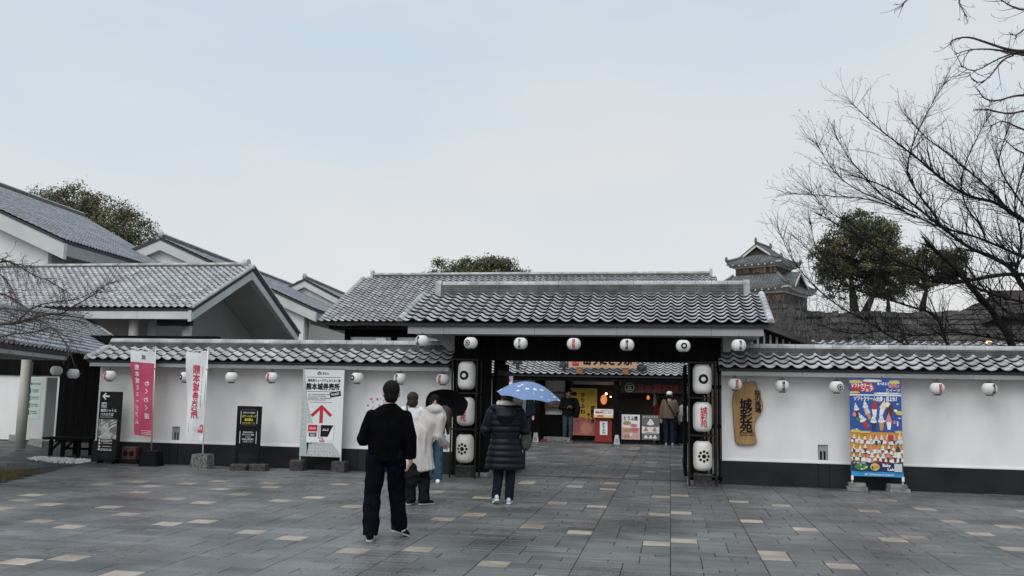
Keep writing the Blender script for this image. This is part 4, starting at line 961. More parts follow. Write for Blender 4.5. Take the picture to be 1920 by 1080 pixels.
for pxs, y0, y1, r0, r1 in [
 ([(2100,60),(1990,80),(1930,96),(1895,95),(1850,80),(1815,68),(1786,74),(1782,82)], 13.5, 12.6, .03, .005),
 ([(2060,130),(1960,112),(1905,100),(1862,92),(1820,92),(1790,102)], 13.6, 13.0, .025, .004),
 ([(1960,112),(1915,96),(1890,103),(1860,116),(1838,130),(1820,133),(1803,124)], 13.4, 12.7, .016, .004),
 ([(1900,104),(1878,112),(1860,140),(1840,156),(1822,150),(1818,136)], 13.2, 12.8, .013, .004),
 ([(2080,200),(1990,190),(1940,180),(1905,178),(1870,190),(1845,186),(1835,170)], 13.6, 12.8, .028, .004),
 ([(2080,230),(1980,215),(1930,205),(1890,215),(1850,204),(1826,206)], 13.5, 12.7, .026, .004),
 ([(2080,280),(1985,262),(1940,250),(1910,240),(1880,225),(1860,235)], 13.7, 13.0, .026, .004),
 ([(2050,20),(1960,15),(1920,20),(1895,12),(1878,0),(1860,-12)], 13.6, 13.0, .02, .004),
 ([(2000,40),(1950,42),(1922,52),(1905,68),(1893,62)], 13.5, 13.0, .014, .004),
 ([(1900,-70),(1840,-40),(1795,0),(1803,14),(1812,30)], 13.4, 13.0, .016, .004),
 ([(1800,-60),(1730,-30),(1698,0),(1693,10)], 13.4, 13.2, .014, .004),
 ([(2050,330),(1975,300),(1930,290),(1905,282),(1885,262)], 13.8, 13.4, .022, .004)]:
    p = smooth_path(px_path(pxs, y0, y1)); n = len(p); bt.limb(p, r0, r1, 6)
    if p[0].x > 5.1 or p[0].z > 8.4: j_ = Vector((7.8, 13.55, p[0].z - .7)); bt.limb([j_, j_.lerp(p[0], .5) + UZ * .15, p[0]], r0 * 1.5, r0, 6)
    for i in range(2, n):
        f = i / n
        if p[i].x > 8.6 and bt.r.random() < .3: continue
        if bt.r.random() < .55:
            d = (p[i] - p[i - 1]).normalized(); bt.twig(p[i], d * .8 + Vector((bt.r.gauss(0, .6), bt.r.gauss(0, .6), bt.r.uniform(-1.0, .3))), bt.r.uniform(.12, .42), .006, 1, up=-.3, curl=1.6, split=.3, wob=.15)
    for i in range(1, n):
        for _ in range(2):
            e = p[i] + Vector((bt.r.gauss(0, 1), bt.r.gauss(0, 1), bt.r.gauss(0, 1))).normalized() * .022; bt.mb.tube([p[i], e], [.005, .004], 3)
bt.mb.build('trunk', M_TWIG_R, GK, True, world=True)
LT = thing('bare_bush_tree', 'small bare tree with reddish branches reaching in from the left edge', 'tree', (-10.6, 11.0, 0))
bt = Bare(17); bt.limb([Vector((-10.6, 11, -.05)), Vector((-10.5, 11, 1.2)), Vector((-10.35, 11, 2.2)), Vector((-10.1, 11.1, 3.0))], .12, .05, 8)
for pxs, r0, r1, up in [
 ([(-120,640),(-50,615),(0,607),(30,607),(60,597),(92,588),(115,590),(135,575),(165,560),(205,530)], .03, .003, .1),
 ([(-80,650),(-20,636),(0,632),(30,625),(65,624),(100,612),(135,640)], .016, .003, -.2),
 ([(-90,520),(-30,505),(0,490),(20,490),(45,505),(70,520),(95,526),(118,545)], .022, .003, -.2),
 ([(-40,500),(0,512),(20,535),(28,555),(40,580)], .014, .003, -.3),
 ([(30,607),(50,585),(75,570),(110,566),(150,560),(180,545)], .012, .003, .1),
 ([(60,597),(85,605),(110,625),(128,650)], .011, .003, -.4),
 ([(-60,560),(0,548),(25,560),(45,575),(70,590),(100,600),(130,598),(160,604)], .016, .003, -.1),
 ([(-60,480),(0,484),(30,496),(60,498)], .014, .003, -.1),
 ([(-60,590),(0,575),(25,590),(40,606),(60,600)], .014, .004, .1)]:
    p = smooth_path(px_path(pxs, 11.2, 10.6)); n = len(p); bt.limb(p, r0, r1, 5)
    if p[0].x < -9.7: j_ = Vector((-10.3, 11, max(1.4, p[0].z - .4))); bt.limb([j_, j_.lerp(p[0], .5), p[0]], r0 * 1.2, r0, 5)
    for i in range(2, n):
        for _ in range(3):
            if bt.r.random() < .75:
                d = (p[i] - p[i - 1]).normalized(); bt.twig(p[i], d * .7 + Vector((bt.r.gauss(0, .5), bt.r.gauss(0, .5), bt.r.uniform(-1.0, .7))), bt.r.uniform(.12, .42), .0045, 1, up=up, split=.3)
bt.mb.build('trunk', M_TWIG_R, LT, True, world=True)
# ------------------------------------------------------------------ lanterns
def sphere_map(Rr, Rz, yaw, zc=0.0, eps=.004):
    """flat print -> the lantern's swelling surface, turned by yaw about its axis (0 = facing the square)"""
    def f(a, b):
        k = math.sqrt(max(.05, 1 - (b / Rz) ** 2)); r = Rr * k; t = yaw + a / max(r, .3 * Rr)
        return Vector(((r + eps) * math.sin(t), -(r + eps) * math.cos(t), zc + b))
    return f
def ring_emblem(mb, f, s, mi=0):
    put_disc(mb, 0, 0, s * .46, s, f, mi, 28, 4)
def star_emblem(mb, f, s, mi=0):
    put_disc(mb, 0, 0, 0.0, s * .34, f, mi, 16, 2)
    for k in range(8):
        a = 2 * math.pi * k / 8; put_disc(mb, s * .74 * math.cos(a), s * .74 * math.sin(a), 0, s * .22, f, mi, 14, 2)
def round_lantern_parts(t, mark, yaw, drop, paper=M_PAPER):
    Rr, Rz = .125, .112; prof = []; n = 22
    for i in range(n + 1):
        a = -1.12 + 2.24 * i / n; prof.append((Rr * math.cos(a) ** .8 + (.0022 if i % 2 else -.001), Rz * math.sin(a) / math.sin(1.12) * .9))
    mb = MB(); mb.lathe(prof, 28); mb.build('paper_shade', paper, t, True)
    for nm, z, h in (('top_cap', .095, .022), ('bottom_cap', -.118, .022)):
        mb = MB(); mb.lathe([(.058, z), (.06, z + .003), (.06, z + h - .003), (.056, z + h)], 20); mb.build(nm, M_BLACK, t, True)
    mb = MB(); mb.tube([(0, 0, .115), (.004, 0, .115 + drop * .5), (0, 0, .115 + drop)], [.003] * 3, 5); mb.tube([(-.05, 0, .115), (0, 0, .15), (.05, 0, .115)], [.0025] * 3, 4); mb.build('hanging_cord', M_BLACKMETAL, t)
    if mark:
        f = sphere_map(Rr, Rz * 1.45, yaw); mb = MB()
        if mark == 'ring': ring_emblem(mb, f, .054)
        elif mark == 'star': star_emblem(mb, f, .062)
        else: put_text(mb, mark[1], (0, 0, 0), UX, UZ, h=.165 / len(mark[1]), vertical=True, pitch=1.0, bold=.03, mapf=f)
        mb.build('printed_crest' if mark in ('ring', 'star') else 'brush_lettering', M_RED if mark[0] == 'red' else M_INK, t)
CS = ('red', '城彩苑'); SK = ('black', '桜の小路'); YY = ('black', '湧々座')
GW = 'round white paper lanterns hung along the eaves'
LAN = [
 (-11.48, 16.66, 1.80, CS, -.3, .07, 'round white lantern with red lettering above the tall black shuttle sign'),
 (-9.76, 16.66, 1.80, 'ring', -.5, .07, 'round white lantern half hidden behind the white banner'),
 (-8.75, 16.66, 1.81, None, 0, .07, 'round plain white lantern without lettering, above the black notice board'),
 (-7.88, 16.66, 1.82, CS, -.25, .07, 'round white lantern with red lettering nearest left of the ticket office board'),
 (-6.08, 16.66, 1.84, 'ring', -.55, .07, 'round white lantern with black ring crest beside the ticket office board'),
 (-5.20, 16.66, 1.84, YY, -.4, .07, 'round white lantern with black lettering on the left wall near the front man'),
 (-4.34, 16.66, 1.84, CS, -.3, .07, 'round white lantern with red lettering at the left wall end beside the gate'),
 (-4.53, 15.78, 2.53, YY, -.45, .06, 'round white lantern at the far left end of the gate eave'),
 (-3.60, 15.78, 2.50, 'star', -.35, .08, 'round white lantern with eight dot crest under the gate eave'),
 (-2.67, 15.78, 2.50, SK, -.05, .08, 'round white lantern with black lettering, between dot crest and red lettered gate lanterns'),
 (-1.70, 15.78, 2.50, CS, .05, .08, 'round white lantern with red lettering in the middle of the gate eave'),
 (-.75, 15.78, 2.49, YY, .0, .08, 'round white lantern with black lettering right of the red lettered gate lantern'),
 (.23, 15.78, 2.48, 'ring', .12, .08, 'round white lantern with black ring crest under the gate eave'),
 (1.18, 15.78, 2.50, SK, .2, .08, 'round white lantern at the far right end of the gate eave'),
 (1.17, 16.66, 1.84, CS, .25, .07, 'round white lantern with red lettering overlapping the wooden name plaque'),
 (2.00, 16.66, 1.82, YY, .1, .07, 'round white lantern with black lettering just right of the wooden plaque'),
 (2.94, 16.66, 1.82, 'star', .35, .07, 'round white lantern with eight dot crest left of the ice cream poster'),
 (4.63, 16.66, 1.82, CS, .2, .07, 'round white lantern with red lettering right of the ice cream poster'),
 (5.48, 16.66, 1.83, YY, .35, .07, 'round white lantern with black lettering, rightmost on the right wall'),
]
for x, y, z, mark, yaw, drop, lab in LAN:
    t = thing('round_lantern', lab, 'lantern', (x, y, z), GW); round_lantern_parts(t, mark, yaw - math.atan2(x, y) * 0, drop)
for x, y, z, mark, yaw, lab in ((-13.38, 17.5, 1.90, None, 0, 'round plain white lantern, leftmost, under the walkway roof'), (-12.55, 16.95, 1.83, SK, -.6, 'round white lantern with black lettering between the walkway and the left wall end')):
    t = thing('round_lantern', lab, 'lantern', (x, y, z), GW); round_lantern_parts(t, mark, yaw, .10)
# hooks left on the fascia where no lantern hangs
for x in (-6.95, 3.72):
    mb = MB(); mb.tube([(x, 16.70, 2.03), (x, 16.68, 1.99), (x, 16.66, 2.0)], [.004] * 3, 5); tag(mb.build('lantern_hook', M_BLACKMETAL), 'small empty lantern hook on the %s wall eave' % ('left' if x < 0 else 'right'), 'hook')
def long_lantern(x, y, z, mark, yaw, lab, old=False):
    t = thing('long_lantern', lab, 'lantern', (x, y, z), 'tall white paper lanterns on the gate racks'); Rr, H = .168, .265; prof = []; n = 46
    for i in range(n + 1):
        q = -1 + 2 * i / n; r = Rr * (1 - abs(q) ** 7 * .40) + (.002 if i % 2 else -.001); prof.append((r, H * q))
    mb = MB(); mb.lathe(prof, 32); mb.build('paper_shade', M_PAPER_OLD if old else M_PAPER, t, True)
    for nm, z0, z1 in (('top_cap', H - .004, H + .03), ('bottom_cap', -H - .03, -H + .004)):
        mb = MB(); mb.lathe([(.085, z0), (.09, z0 + .004), (.09, z1 - .004), (.084, z1)], 20); mb.build(nm, M_BLACK, t, True)
    f = sphere_map(Rr, 10, yaw); mb = MB()
    if mark == 'ring': ring_emblem(mb, f, .09)
    elif mark == 'star': star_emblem(mb, f, .115)
    else: put_text(mb, mark[1], (0, 0, 0), UX, UZ, h=.118, vertical=True, pitch=1.0, bold=.03, mapf=f)
    mb.build('printed_crest' if mark in ('ring', 'star') else 'brush_lettering', M_RED if mark[0] == 'red' else M_INK, t)
def rack(cx, lab, yaw):
    t = thing('lantern_rack', lab, 'rack', (cx, 16.62, 0), 'black lantern racks beside the gate'); hw = .24
    for sx in (-1, 1):
        for sy in (-.20, .20):
            mb = MB(); mb.box(cx + sx * hw - .014, cx + sx * hw + .014, 16.62 + sy - .014, 16.62 + sy + .014, 0, 2.24); mb.build('upright', M_BLACKMETAL, t, world=True)
    for z in (.18, .90, 1.58, 2.22):
        mb = MB()
        for sy in (-.20, .20): mb.box(cx - hw + .014, cx + hw - .014, 16.62 + sy - .012, 16.62 + sy + .012, z - .012, z + .012)
        for sx in (-1, 1): mb.box(cx + sx * hw - .012, cx + sx * hw + .012, 16.62 - .186, 16.62 + .186, z - .012, z + .012)
        mb.build('crossbar', M_BLACKMETAL, t, world=True)
    mb = MB(); mb.tube([(cx - .08, 16.32, .2), (cx - .08, 16.32, 2.2)], [.01, .01], 6) if False else mb.box(cx - .02, cx + .02, 16.80, 16.83, .2, 2.2); mb.build('spine', M_BLACKMETAL, t, world=True)
    mb = MB(); mb.bbox(cx - .16, cx + .16, 16.50, 16.78, .0, .22, .012); mb.build('ballast_block', M_CONC_D, t, world=True)
    side = 'left' if cx < -2 else 'right'
    for z, m, la, old in ((1.92, 'ring', 'tall white lantern with black ring crest, top of the %s gate rack' % side, False), (1.235, CS, 'tall white lantern with red lettering, middle of the %s gate rack' % side, False), (.535, 'star', 'tall stained white lantern with eight dot crest, bottom of the %s gate rack' % side, True)):
        long_lantern(cx, 16.6, z, m, yaw, la, old)
rack(-3.85, 'black metal rack with three tall lanterns left of the gate opening', -.12)
rack(.58, 'black metal rack with three tall lanterns right of the gate opening', .12)

# ------------------------------------------------------------------ signs by the left wall
def frame_uv(c, yaw=0.0, tilt=0.0):
    """origin, right, up and outward vectors of a board facing the square; tilt leans it back"""
    u = Vector((math.cos(yaw), math.sin(yaw), 0)); v = Vector((0, 0, 1)); n = u.cross(v)
    v2 = (v * math.cos(tilt) - n * math.sin(tilt)); n2 = u.cross(v2)
    return Vector(c), u, v2, n2
def lines(mb, o, u, v, x0, x1, ys, h, mi, rnd, gap=.25):
    """rows of tiny illegible print"""
    for y in ys:
        x = x0
        while x < x1 - h * .4:
            w_ = min(h * rnd.uniform(.5, 1.1), x1 - x)
            if rnd.random() > .12: put_rect(mb, o, u, v, x, x + w_ * .82, y - h / 2 * rnd.uniform(.6, 1), y + h / 2, mi)
            x += w_ * (1 + gap * .3)
rs = random.Random(2)
# shuttle bus sign on castors
t = thing('shuttle_sign', 'tall black shuttle bus sign on castors with white arrow and grey map', 'sign', (-11.42, 16.7, 0))
o, u, v, n = frame_uv((-11.42, 16.62, .80), -.05)
mb = MB(); mb.obox(o - n * .05 + v * -.02, u, -n, v, .235, .05, .69); mb.build('sign_body', M_BLACKMETAL, t, world=True)
mb = MB(); P = o + n * .004
put_poly(mb, P, u, v, [(-.175, .575), (-.10, .65), (-.075, .63), (-.115, .592), (.0, .592), (.0, .558), (-.115, .558), (-.075, .52), (-.10, .50)], 0)
put_rect(mb, P, u, v, -.18, -.06, .345, .445, 0)
for a in (-.165, -.128, -.092): put_rect(mb, P + n * .002, u, v, a, a + .028, .39, .425, 1)
put_rect(mb, P + n * .002, u, v, -.165, -.064, .362, .376, 1)
put_text(mb, '無料シャトル', P + u * .0 + v * .285, u, v, wid=.37, h=.062, bold=.035); put_text(mb, 'バスのりば', P + u * -.035 + v * .205, u, v, wid=.30, h=.062, bold=.035)
put_text(mb, 'Free shuttle bus', P + u * -.04 + v * .15, u, v, wid=.29, h=.03, bold=.02)
for k, y in enumerate((-.33, -.39, -.455, -.51)): put_rect(mb, P, u, v, -.19, -.15, y - .02, y + .02, 0)
lines(mb, P, u, v, -.13, .13, (-.322, -.348, -.385, -.45, -.505, -.53), .016, 0, rs)
mb.build('lettering', [M_WHITE, M_INK], t, world=True)
mb = MB(); M_MAP = mat('grey_city_map', (.18, .18, .17), .6, (.52, .52, .50), 9, 3, contrast=(.45, .55)); put_rect(mb, P, u, v, -.215, .215, -.295, .105, 0)
for k in range(7):
    a = rs.uniform(-.2, .2); b = rs.uniform(-.28, .08); d = rs.uniform(.08, .2); c = rs.uniform(-.5, .9)
    p0 = Vector((a, b)); put_poly(mb, P + n * .002, u, v, [(max(-.21, min(.21, p0.x + q[0])), max(-.29, min(.1, p0.y + q[1]))) for q in ((0, 0), (d, c * d), (d - .01 * c, c * d + .016), (-.01 * c, .016))], 1)
mb.build('map_panel', [M_MAP, M_WHITE], t, world=True)
for a in (-.17, .17):
    for b in (.0, -.1):
        mb = MB(); c = o + u * a + n * (b - .005) - v * .765; mb.tube([c - u * .016, c + u * .016], [.034, .034], 12); mb.build('castor', M_BLACK, t, world=True)
# red speaker box beside it
t = thing('floor_spotlight', 'small rusty red box lamp on the ground between the shuttle sign and the red banner', 'spotlight', (-11.05, 16.9, 0))
mb = MB(); mb.bbox(-11.2, -10.88, 16.82, 17.0, .09, .34, .012); mb.build('housing', mat('rusty_red_paint', (.07, .022, .018), .6, (.12, .06, .05), 12, 4), t, world=True)
mb = MB()
for x in (-11.11, -10.97): mb.tube([(x, 16.805, .21), (x, 16.825, .21)], [.05, .055], 12)
mb.build('lens', M_BLACK, t, world=True)
mb = MB(); mb.box(-11.3, -10.8, 16.78, 17.0, 0, .085); mb.build('base_plinth', M_BLACK, t, world=True)
# banners seen from behind: their writing runs mirrored
M_FLAGRED = mat('crimson_banner_cloth', (.46, .045, .115), .75, (.54, .065, .15), 3, 3, sheen=.2)
M_FLAGWHITE = mat('white_banner_cloth', (.72, .74, .76), .75, (.78, .80, .82), 3, 3, sheen=.2)
M_FLAGINK = mat('banner_red_ink', (.55, .06, .10), .75)
def banner(name, label, pole_x, y, top, lean, width, z0, z1, red, seed):
    t = thing(name, label, 'banner', (pole_x, y, 0)); rr = random.Random(seed)
    def pole(z): return Vector((pole_x + lean * (z / top), y, z))
    def cloth(a, b):
        """a 0..1 from the pole outwards (to the left), b 0..1 bottom to top"""
        z = z0 + (z1 - z0) * b; p = pole(z); sag = .10 * (1 - b) * a if red else .06 * (1 - b) * a
        wv = .045 * math.sin(a * 5 + b * 3.2 + seed) * (a ** .7) + .02 * math.sin(b * 9 + a * 4)
        wd = width * (1 - (.36 if red else .16) * (1 - b) ** 1.3)
        return Vector((p.x - .012 - wd * a, p.y - .012 + wv, z + .035 * a * b - .02 * math.sin(a * 6) * (b > .9) * a + sag * .35 - (0.03 * math.exp(-((a - .72) ** 2) / .02) if b > .96 else 0)))
    mb = MB(); A, B = 14, 36
    idx = [[cloth(i / A, j / B) for i in range(A + 1)] for j in range(B + 1)]
    for j in range(B):
        for i in range(A):
            mb.quad(idx[j][i], idx[j][i + 1], idx[j + 1][i + 1], idx[j + 1][i], 0 if (red and j / B < .855) else 1)
    mb.build('cloth', [M_FLAGRED, M_FLAGWHITE], t, True, world=True)
    mb = MB(); mb.tube([pole(.12), pole(top)], [.013, .011], 8); mb.tube([pole(1.95), pole(2.0)], [.02, .02], 8); mb.build('pole', M_STEEL if red else M_WHITE, t, True, world=True)
    mb = MB(); mb.tube([pole(z1 + .035) + Vector((.14, 0, .01)), pole(z1 + .035), pole(z1 + .05) + Vector((-width * 1.02, 0, .03))], [.007] * 3, 6)
    for k in range(5): q = cloth(k / 4 * .96, 1); mb.tube([q, (q.x, y, pole(z1 + .05).z + .0)], [.008, .008], 4)
    mb.build('top_arm', M_WHITE, t, world=True)
    def m(cx, cy):                                               # mirrored print: a grows to the right when read from the far side
        def f(a, b):
            q = cloth(cx - a / width, cy + b / (z1 - z0)); return q + Vector((0, -.006, 0))
        return f
    mb = MB(); H = z1 - z0
    def mtext(txt, a, b, h, pitch, mi, bold=.04):
        for k, ch in enumerate(txt): put_text(mb, ch, (0, 0, 0), UX, UZ, h=h, bold=bold, mi=mi, mapf=(lambda f: lambda x, z: f(-x, z))(m(a, b - k * pitch / H)))
    if red:
        mtext('熊本城ミュージアム', .74, .80, .105, .137, 0, .03); mtext('わくわく座', .27, .62, .105, .165, 0, .03)
        for k in range(3): put_rect_m = [m(.3, .06 - .02 * k)(x, z) for x, z in ((-.16, 0), (.16, 0), (.16, .008), (-.16, .008))]; mb.add(put_rect_m, [(0, 1, 2, 3)], 0)
        put_text(mb, '城', (0, 0, 0), UX, UZ, h=.09, mi=1, bold=.03, mapf=(lambda f: lambda x, z: f(-x, z))(m(.42, .93)))
        mb.build('lettering', [M_WHITE, M_GREYINK], t, world=True)
    else:
        mtext('熊本城券売所', .50, .81, .165, .178, 0, .05)
        for k in range(26): 
            if k % 9 != 8: mtext('券', .17, .84 - k * .018, .026, .0, 0, .0)
        q = [m(.36, .13)(x, z) for x, z in ((-.2, -.07), (.14, -.07), (.14, .09), (-.2, .09))]; mb.add(q, [(0, 1, 2, 3)], 0)
        put_text(mb, 'TICKET', (0, 0, 0), UX, UZ, wid=.22, h=.075, mi=1, bold=.05, mapf=(lambda f: lambda x, z: f(-x, z) + Vector((0, -.004, 0)))(m(.32, .135)))
        mb.build('lettering', [M_FLAGINK, M_WHITE], t, world=True)
    return t
b1 = banner('pole_banner', 'crimson pole banner with white top and mirrored white lettering', -10.33, 16.52, 2.40, -.06, .56, .58, 2.30, True, 1)
mb = MB(); mb.prism([(-.20, 0), (.20, 0), (.16, .30), (-.14, .30)], (-10.33, 16.40, 0), UX, UZ, (0, .26, 0)); mb.build('weight', M_BLACK, b1, world=True)
b2 = banner('pole_banner', 'white pole banner with mirrored red lettering', -9.14, 16.40, 2.36, -.02, .44, .54, 2.27, False, 2)
mb = MB(); mb.prism([(-.19, 0), (.19, 0), (.165, .28), (-.155, .28)], (-9.14, 16.26, 0), UX, UZ, (0, .28, 0)); mb.build('weight', mat('speckled_granite', (.04, .05, .045), .7, (.20, .22, .20), 24, 4), b2, world=True)
# black notice board
t = thing('notice_board', 'black framed notice board on two legs with yellow and white lettering', 'sign', (-8.18, 16.4, 0))
o, u, v, n = frame_uv((-8.18, 16.38, .86), .03)
for a in (-.225, .225):
    mb = MB(); mb.obox(o + u * a - v * .24, u, -n, v, .026, .022, .62); mb.build('leg', M_BLACK, t, world=True)
for z_, w_, h_ in ((.355, .25, .03), (-.045, .2, .045), (-.44, .2, .09)):
    mb = MB(); mb.obox(o + v * z_, u, -n, v, w_, .016, h_); mb.build('rail', M_BLACK, t, world=True)
for cy, hh in ((.165, .165), (-.225, .16)):
    mb = MB(); mb.obox(o + v * cy, u, -n, v, .198, .012, hh); mb.build('panel', M_BLACK, t, world=True)
mb = MB(); P = o + n * .0145; M_YEL = mat('yellow_print', (.70, .58, .04), .6)
for cy, hh in ((.165, .155), (-.225, .15)):
    for s in (-1, 1): put_rect(mb, P + v * cy, u, v, s * .17 - .005, s * .17 + .005, -hh + .03, hh - .03, 0); 
    put_rect(mb, P + v * cy, u, v, -.15, .15, hh - .012, hh - .005, 2); put_rect(mb, P + v * cy, u, v, -.15, .15, -hh + .005, -hh + .012, 2)
put_text(mb, '敷地内での危険な', P + v * .255, u, v, wid=.25, h=.034, bold=.02); put_text(mb, 'スケートボード', P + v * .188, u, v, wid=.29, h=.05, mi=1, bold=.04); put_text(mb, '使用禁止', P + v * .12, u, v, wid=.18, h=.05, mi=1, bold=.04); put_text(mb, 'ご協力をお願いします', P + v * .055, u, v, wid=.27, h=.032, mi=1, bold=.02)
for k, s_ in enumerate(('敷地内は車両の', '乗り入れはご遠慮', 'ください', '自転車は駐輪場を', 'ご利用ください')): put_text(mb, s_, P + v * (-.125 - .045 * k), u, v, wid=.03 * len(s_), h=.034, bold=.02)
mb.build('lettering', [M_WHITE, M_YEL, M_GREYINK], t, world=True)
for x0, x1, y0, h in ((-8.46, -8.12, 16.22, .12), (-8.08, -7.74, 16.26, .13), (-8.36, -7.82, 16.46, .08)):
    mb = MB(); mb.bbox(x0, x1, y0, y0 + .2, 0, h, .012); mb.build('ballast_block', M_CONC_D, t, world=True)
# ticket office board
t = thing('ticket_board', 'large white ticket office board with red arrow and map, standing in two concrete blocks', 'sign', (-6.82, 16.75, 0))
o, u, v, n = frame_uv((-6.81, 16.72, 1.145), 0.0); hw, hh = .435, .865
mb = MB(); mb.obox(o - n * .012, u, -n, v, hw, .012, hh); mb.build('board', mat('board_white', (.70, .735, .74), .6), t, world=True)
for s in (-1, 1):
    mb = MB(); mb.obox(o + u * s * (hw - .012) - n * .03 - v * .16, u, -n, v, .014, .014, hh + .12); mb.build('leg', M_STEEL, t, world=True)
    c = Vector((-6.81 + s * (hw - .005), 16.72, 0)); mb = MB(); mb.bbox(c.x - .15, c.x + .13, 16.60, 16.86, 0, .205, .014); mb.build('concrete_block', M_CONC_D, t, world=True)
P = o + n * .0025; mb = MB(); M_COBB = mat('pale_grey_print', (.42, .46, .46), .6); M_BOARDLINE = mat('board_line_print', (.70, .735, .74), .6)
put_poly(mb, P, u, v, [(-hw, hh), (-.405, hh), (-.29, .10), (-.20, -.16), (-.02, -.56), (-.05, -.60), (-.25, -.62), (-.28, -hh), (-hw, -hh)], 3)
put_poly(mb, P, u, v, [(-.29, -.60), (.24, -.60), (.41, -.80), (.41, -hh), (-.28, -hh)], 3)
# pale joints of the printed stonework
rj = random.Random(8)
def stonework(x0, x1, y0, y1, inside_fn, s):
    ny = int((y1 - y0) / s); nx = int((x1 - x0) / s); pts = {}
    for j in range(ny + 1):
        for i in range(nx + 1): pts[(i, j)] = (x0 + (i + (.5 if j % 2 else 0) + rj.uniform(-.28, .28)) * s, y0 + (j + rj.uniform(-.28, .28)) * s)
    def seg(a, b):
        mx_, my = (a[0] + b[0]) / 2, (a[1] + b[1]) / 2
        if not (inside_fn(*a) and inside_fn(*b)): return
        d = Vector((b[0] - a[0], b[1] - a[1])); 
        if d.length < 1e-4: return
        q = Vector((-d.y, d.x)).normalized() * .004
        put_poly(mb, P + n * .0015, u, v, [(a[0] - q.x, a[1] - q.y), (b[0] - q.x, b[1] - q.y), (b[0] + q.x, b[1] + q.y), (a[0] + q.x, a[1] + q.y)], 5)
    for (i, j), a in pts.items():
        if (i + 1, j) in pts: seg(a, pts[(i + 1, j)])
        if (i, j + 1) in pts and rj.random() < .85: seg(a, pts[(i, j + 1)])
def in_left(x, y): return -hw + .008 < x < (-.405 + (.865 - y) * .15 if y > .1 else -.29 + (.1 - y) * .36) - .01 and -.55 < y < .5
def in_bot(x, y): return -.27 < x < .405 and -hh + .008 < y < -.605 and x < .24 + (-.60 - y) * .85
stonework(-hw, -.02, -.57, .56, in_left, .06); stonework(-.29, .42, -hh, -.58, in_bot, .065)
put_text(mb, 'の', P + u * -.09 + v * .775, u, v, h=.075, mi=0, bold=.06); put_text(mb, 'くまもと', P + u * .03 + v * .772, u, v, wid=.17, h=.05, mi=0, bold=.04)
put_rect(mb, P, u, v, -.355, .36, .692, .700, 0); put_rect(mb, P, u, v, -.355, .36, .408, .416, 0)
put_text(mb, '熊本城ミュージアム わくわく座', P + u * .02 + v * .632, u, v, wid=.68, h=.055, mi=0, bold=.035); put_text(mb, '熊本城券売所', P + u * .0 + v * .512, u, v, wid=.70, h=.125, mi=0, bold=.055)
lines(mb, P, u, v, -.30, .20, (.355, .28), .022, 4, rs); lines(mb, P, u, v, -.30, .08, (.318, .245), .018, 4, rs); lines(mb, P, u, v, -.26, .20, (.20,), .014, 4, rs)
cu, sv_ = math.cos(.17), math.sin(.17); ru = u * cu + v * sv_; rv = v * cu - u * sv_; put_rect(mb, P + u * .265 + v * .365, ru, rv, -.115, .115, -.05, .05, 0); put_text(mb, 'TICKET', P + n * .003 + u * .262 + v * .365, ru, rv, wid=.18, h=.05, mi=2, bold=.05)
put_poly(mb, P + n * .004, u, v, [(-.045, -.205), (.025, -.205), (.025, .06), (.175, -.085), (.215, -.04), (-.005, .155), (-.235, -.045), (-.19, -.09), (-.045, .05)], 1)
put_rect(mb, P + n * .002, u, v, -.30, .27, -.59, -.225, 2)
put_rect(mb, P + n * .004, u, v, -.275, -.075, -.375, -.245, 1); put_poly(mb, P + n * .004, u, v, [(-.01, -.245), (.255, -.245), (.21, -.33), (.15, -.46), (.135, -.475), (-.01, -.475)], 0); put_rect(mb, P + n * .004, u, v, -.255, -.09, -.475, -.405, 0)
put_rect(mb, P + n * .004, u, v, -.025, .08, -.58, -.535, 1)
for a, b, c, d in ((-.05, -.035, -.50, -.25), (-.05, .05, -.51, -.495), (.035, .05, -.535, -.495), (-.28, -.06, -.395, -.388), (.262, .266, -.55, -.235), (.12, .262, -.555, -.551)): put_rect(mb, P + n * .004, u, v, a, b, c, d, 4)
lines(mb, P + n * .006, u, v, -.25, -.10, (-.30, -.325), .014, 2, rs); lines(mb, P + n * .006, u, v, -.23, -.11, (-.43, -.452), .014, 2, rs); lines(mb, P + n * .006, u, v, .03, .16, (-.325, -.35), .016, 2, rs); lines(mb, P + n * .006, u, v, -.01, .07, (-.557,), .018, 2, rs)
mb.build('print', [M_INK, M_RED, M_WHITE, M_COBB, M_GREYINK, M_BOARDLINE], t, world=True)
# papers on the wall behind the front man, a small can at the wall's foot
t = thing('wall_poster', 'pale poster with pink blossoms on the wall behind the front man', 'poster', (-5.7, 17.05, 1.3))
mb = MB(); mb.box(-6.0, -5.37, 17.055, 17.066, 1.0, 1.46); mb.build('sheet', M_WHITE, t, world=True)
mb = MB(); M_PINK = mat('pink_blossom_print', (.60, .22, .28), .6); M_PINKD = mat('plum_print', (.30, .06, .10), .6)
for k in range(46):
    a = rs.uniform(-.30, .30); b = rs.uniform(-.2, .22); r = rs.uniform(.012, .024)
    if abs(a) < .16 and b < .05: continue
    put_disc(mb, a, b, 0, r, flat_map((-5.685, 17.052 - .0002 * k / 46, 1.23)), k % 3 == 0, 7, 1)
put_text(mb, '春のくまもと', (-5.685, 17.0515, 1.2), UX, UZ, wid=.3, h=.06, mi=1)
mb.build('print', [M_PINK, M_PINKD], t, world=True)
t = thing('paper_notice', 'small blank white paper on the wall behind the person in white', 'notice', (-4.75, 17.06, 1.25)); mb = MB(); mb.box(-4.88, -4.62, 17.06, 17.067, 1.05, 1.42); mb.build('sheet', M_WHITE, t, world=True)
mb = MB(); lines(mb, (-4.75, 17.057, 1.24), UX, UZ, -.1, .1, [-.12 + .03 * k for k in range(9)], .01, 0, rs); mb.build('print', M_COBB, t, world=True)
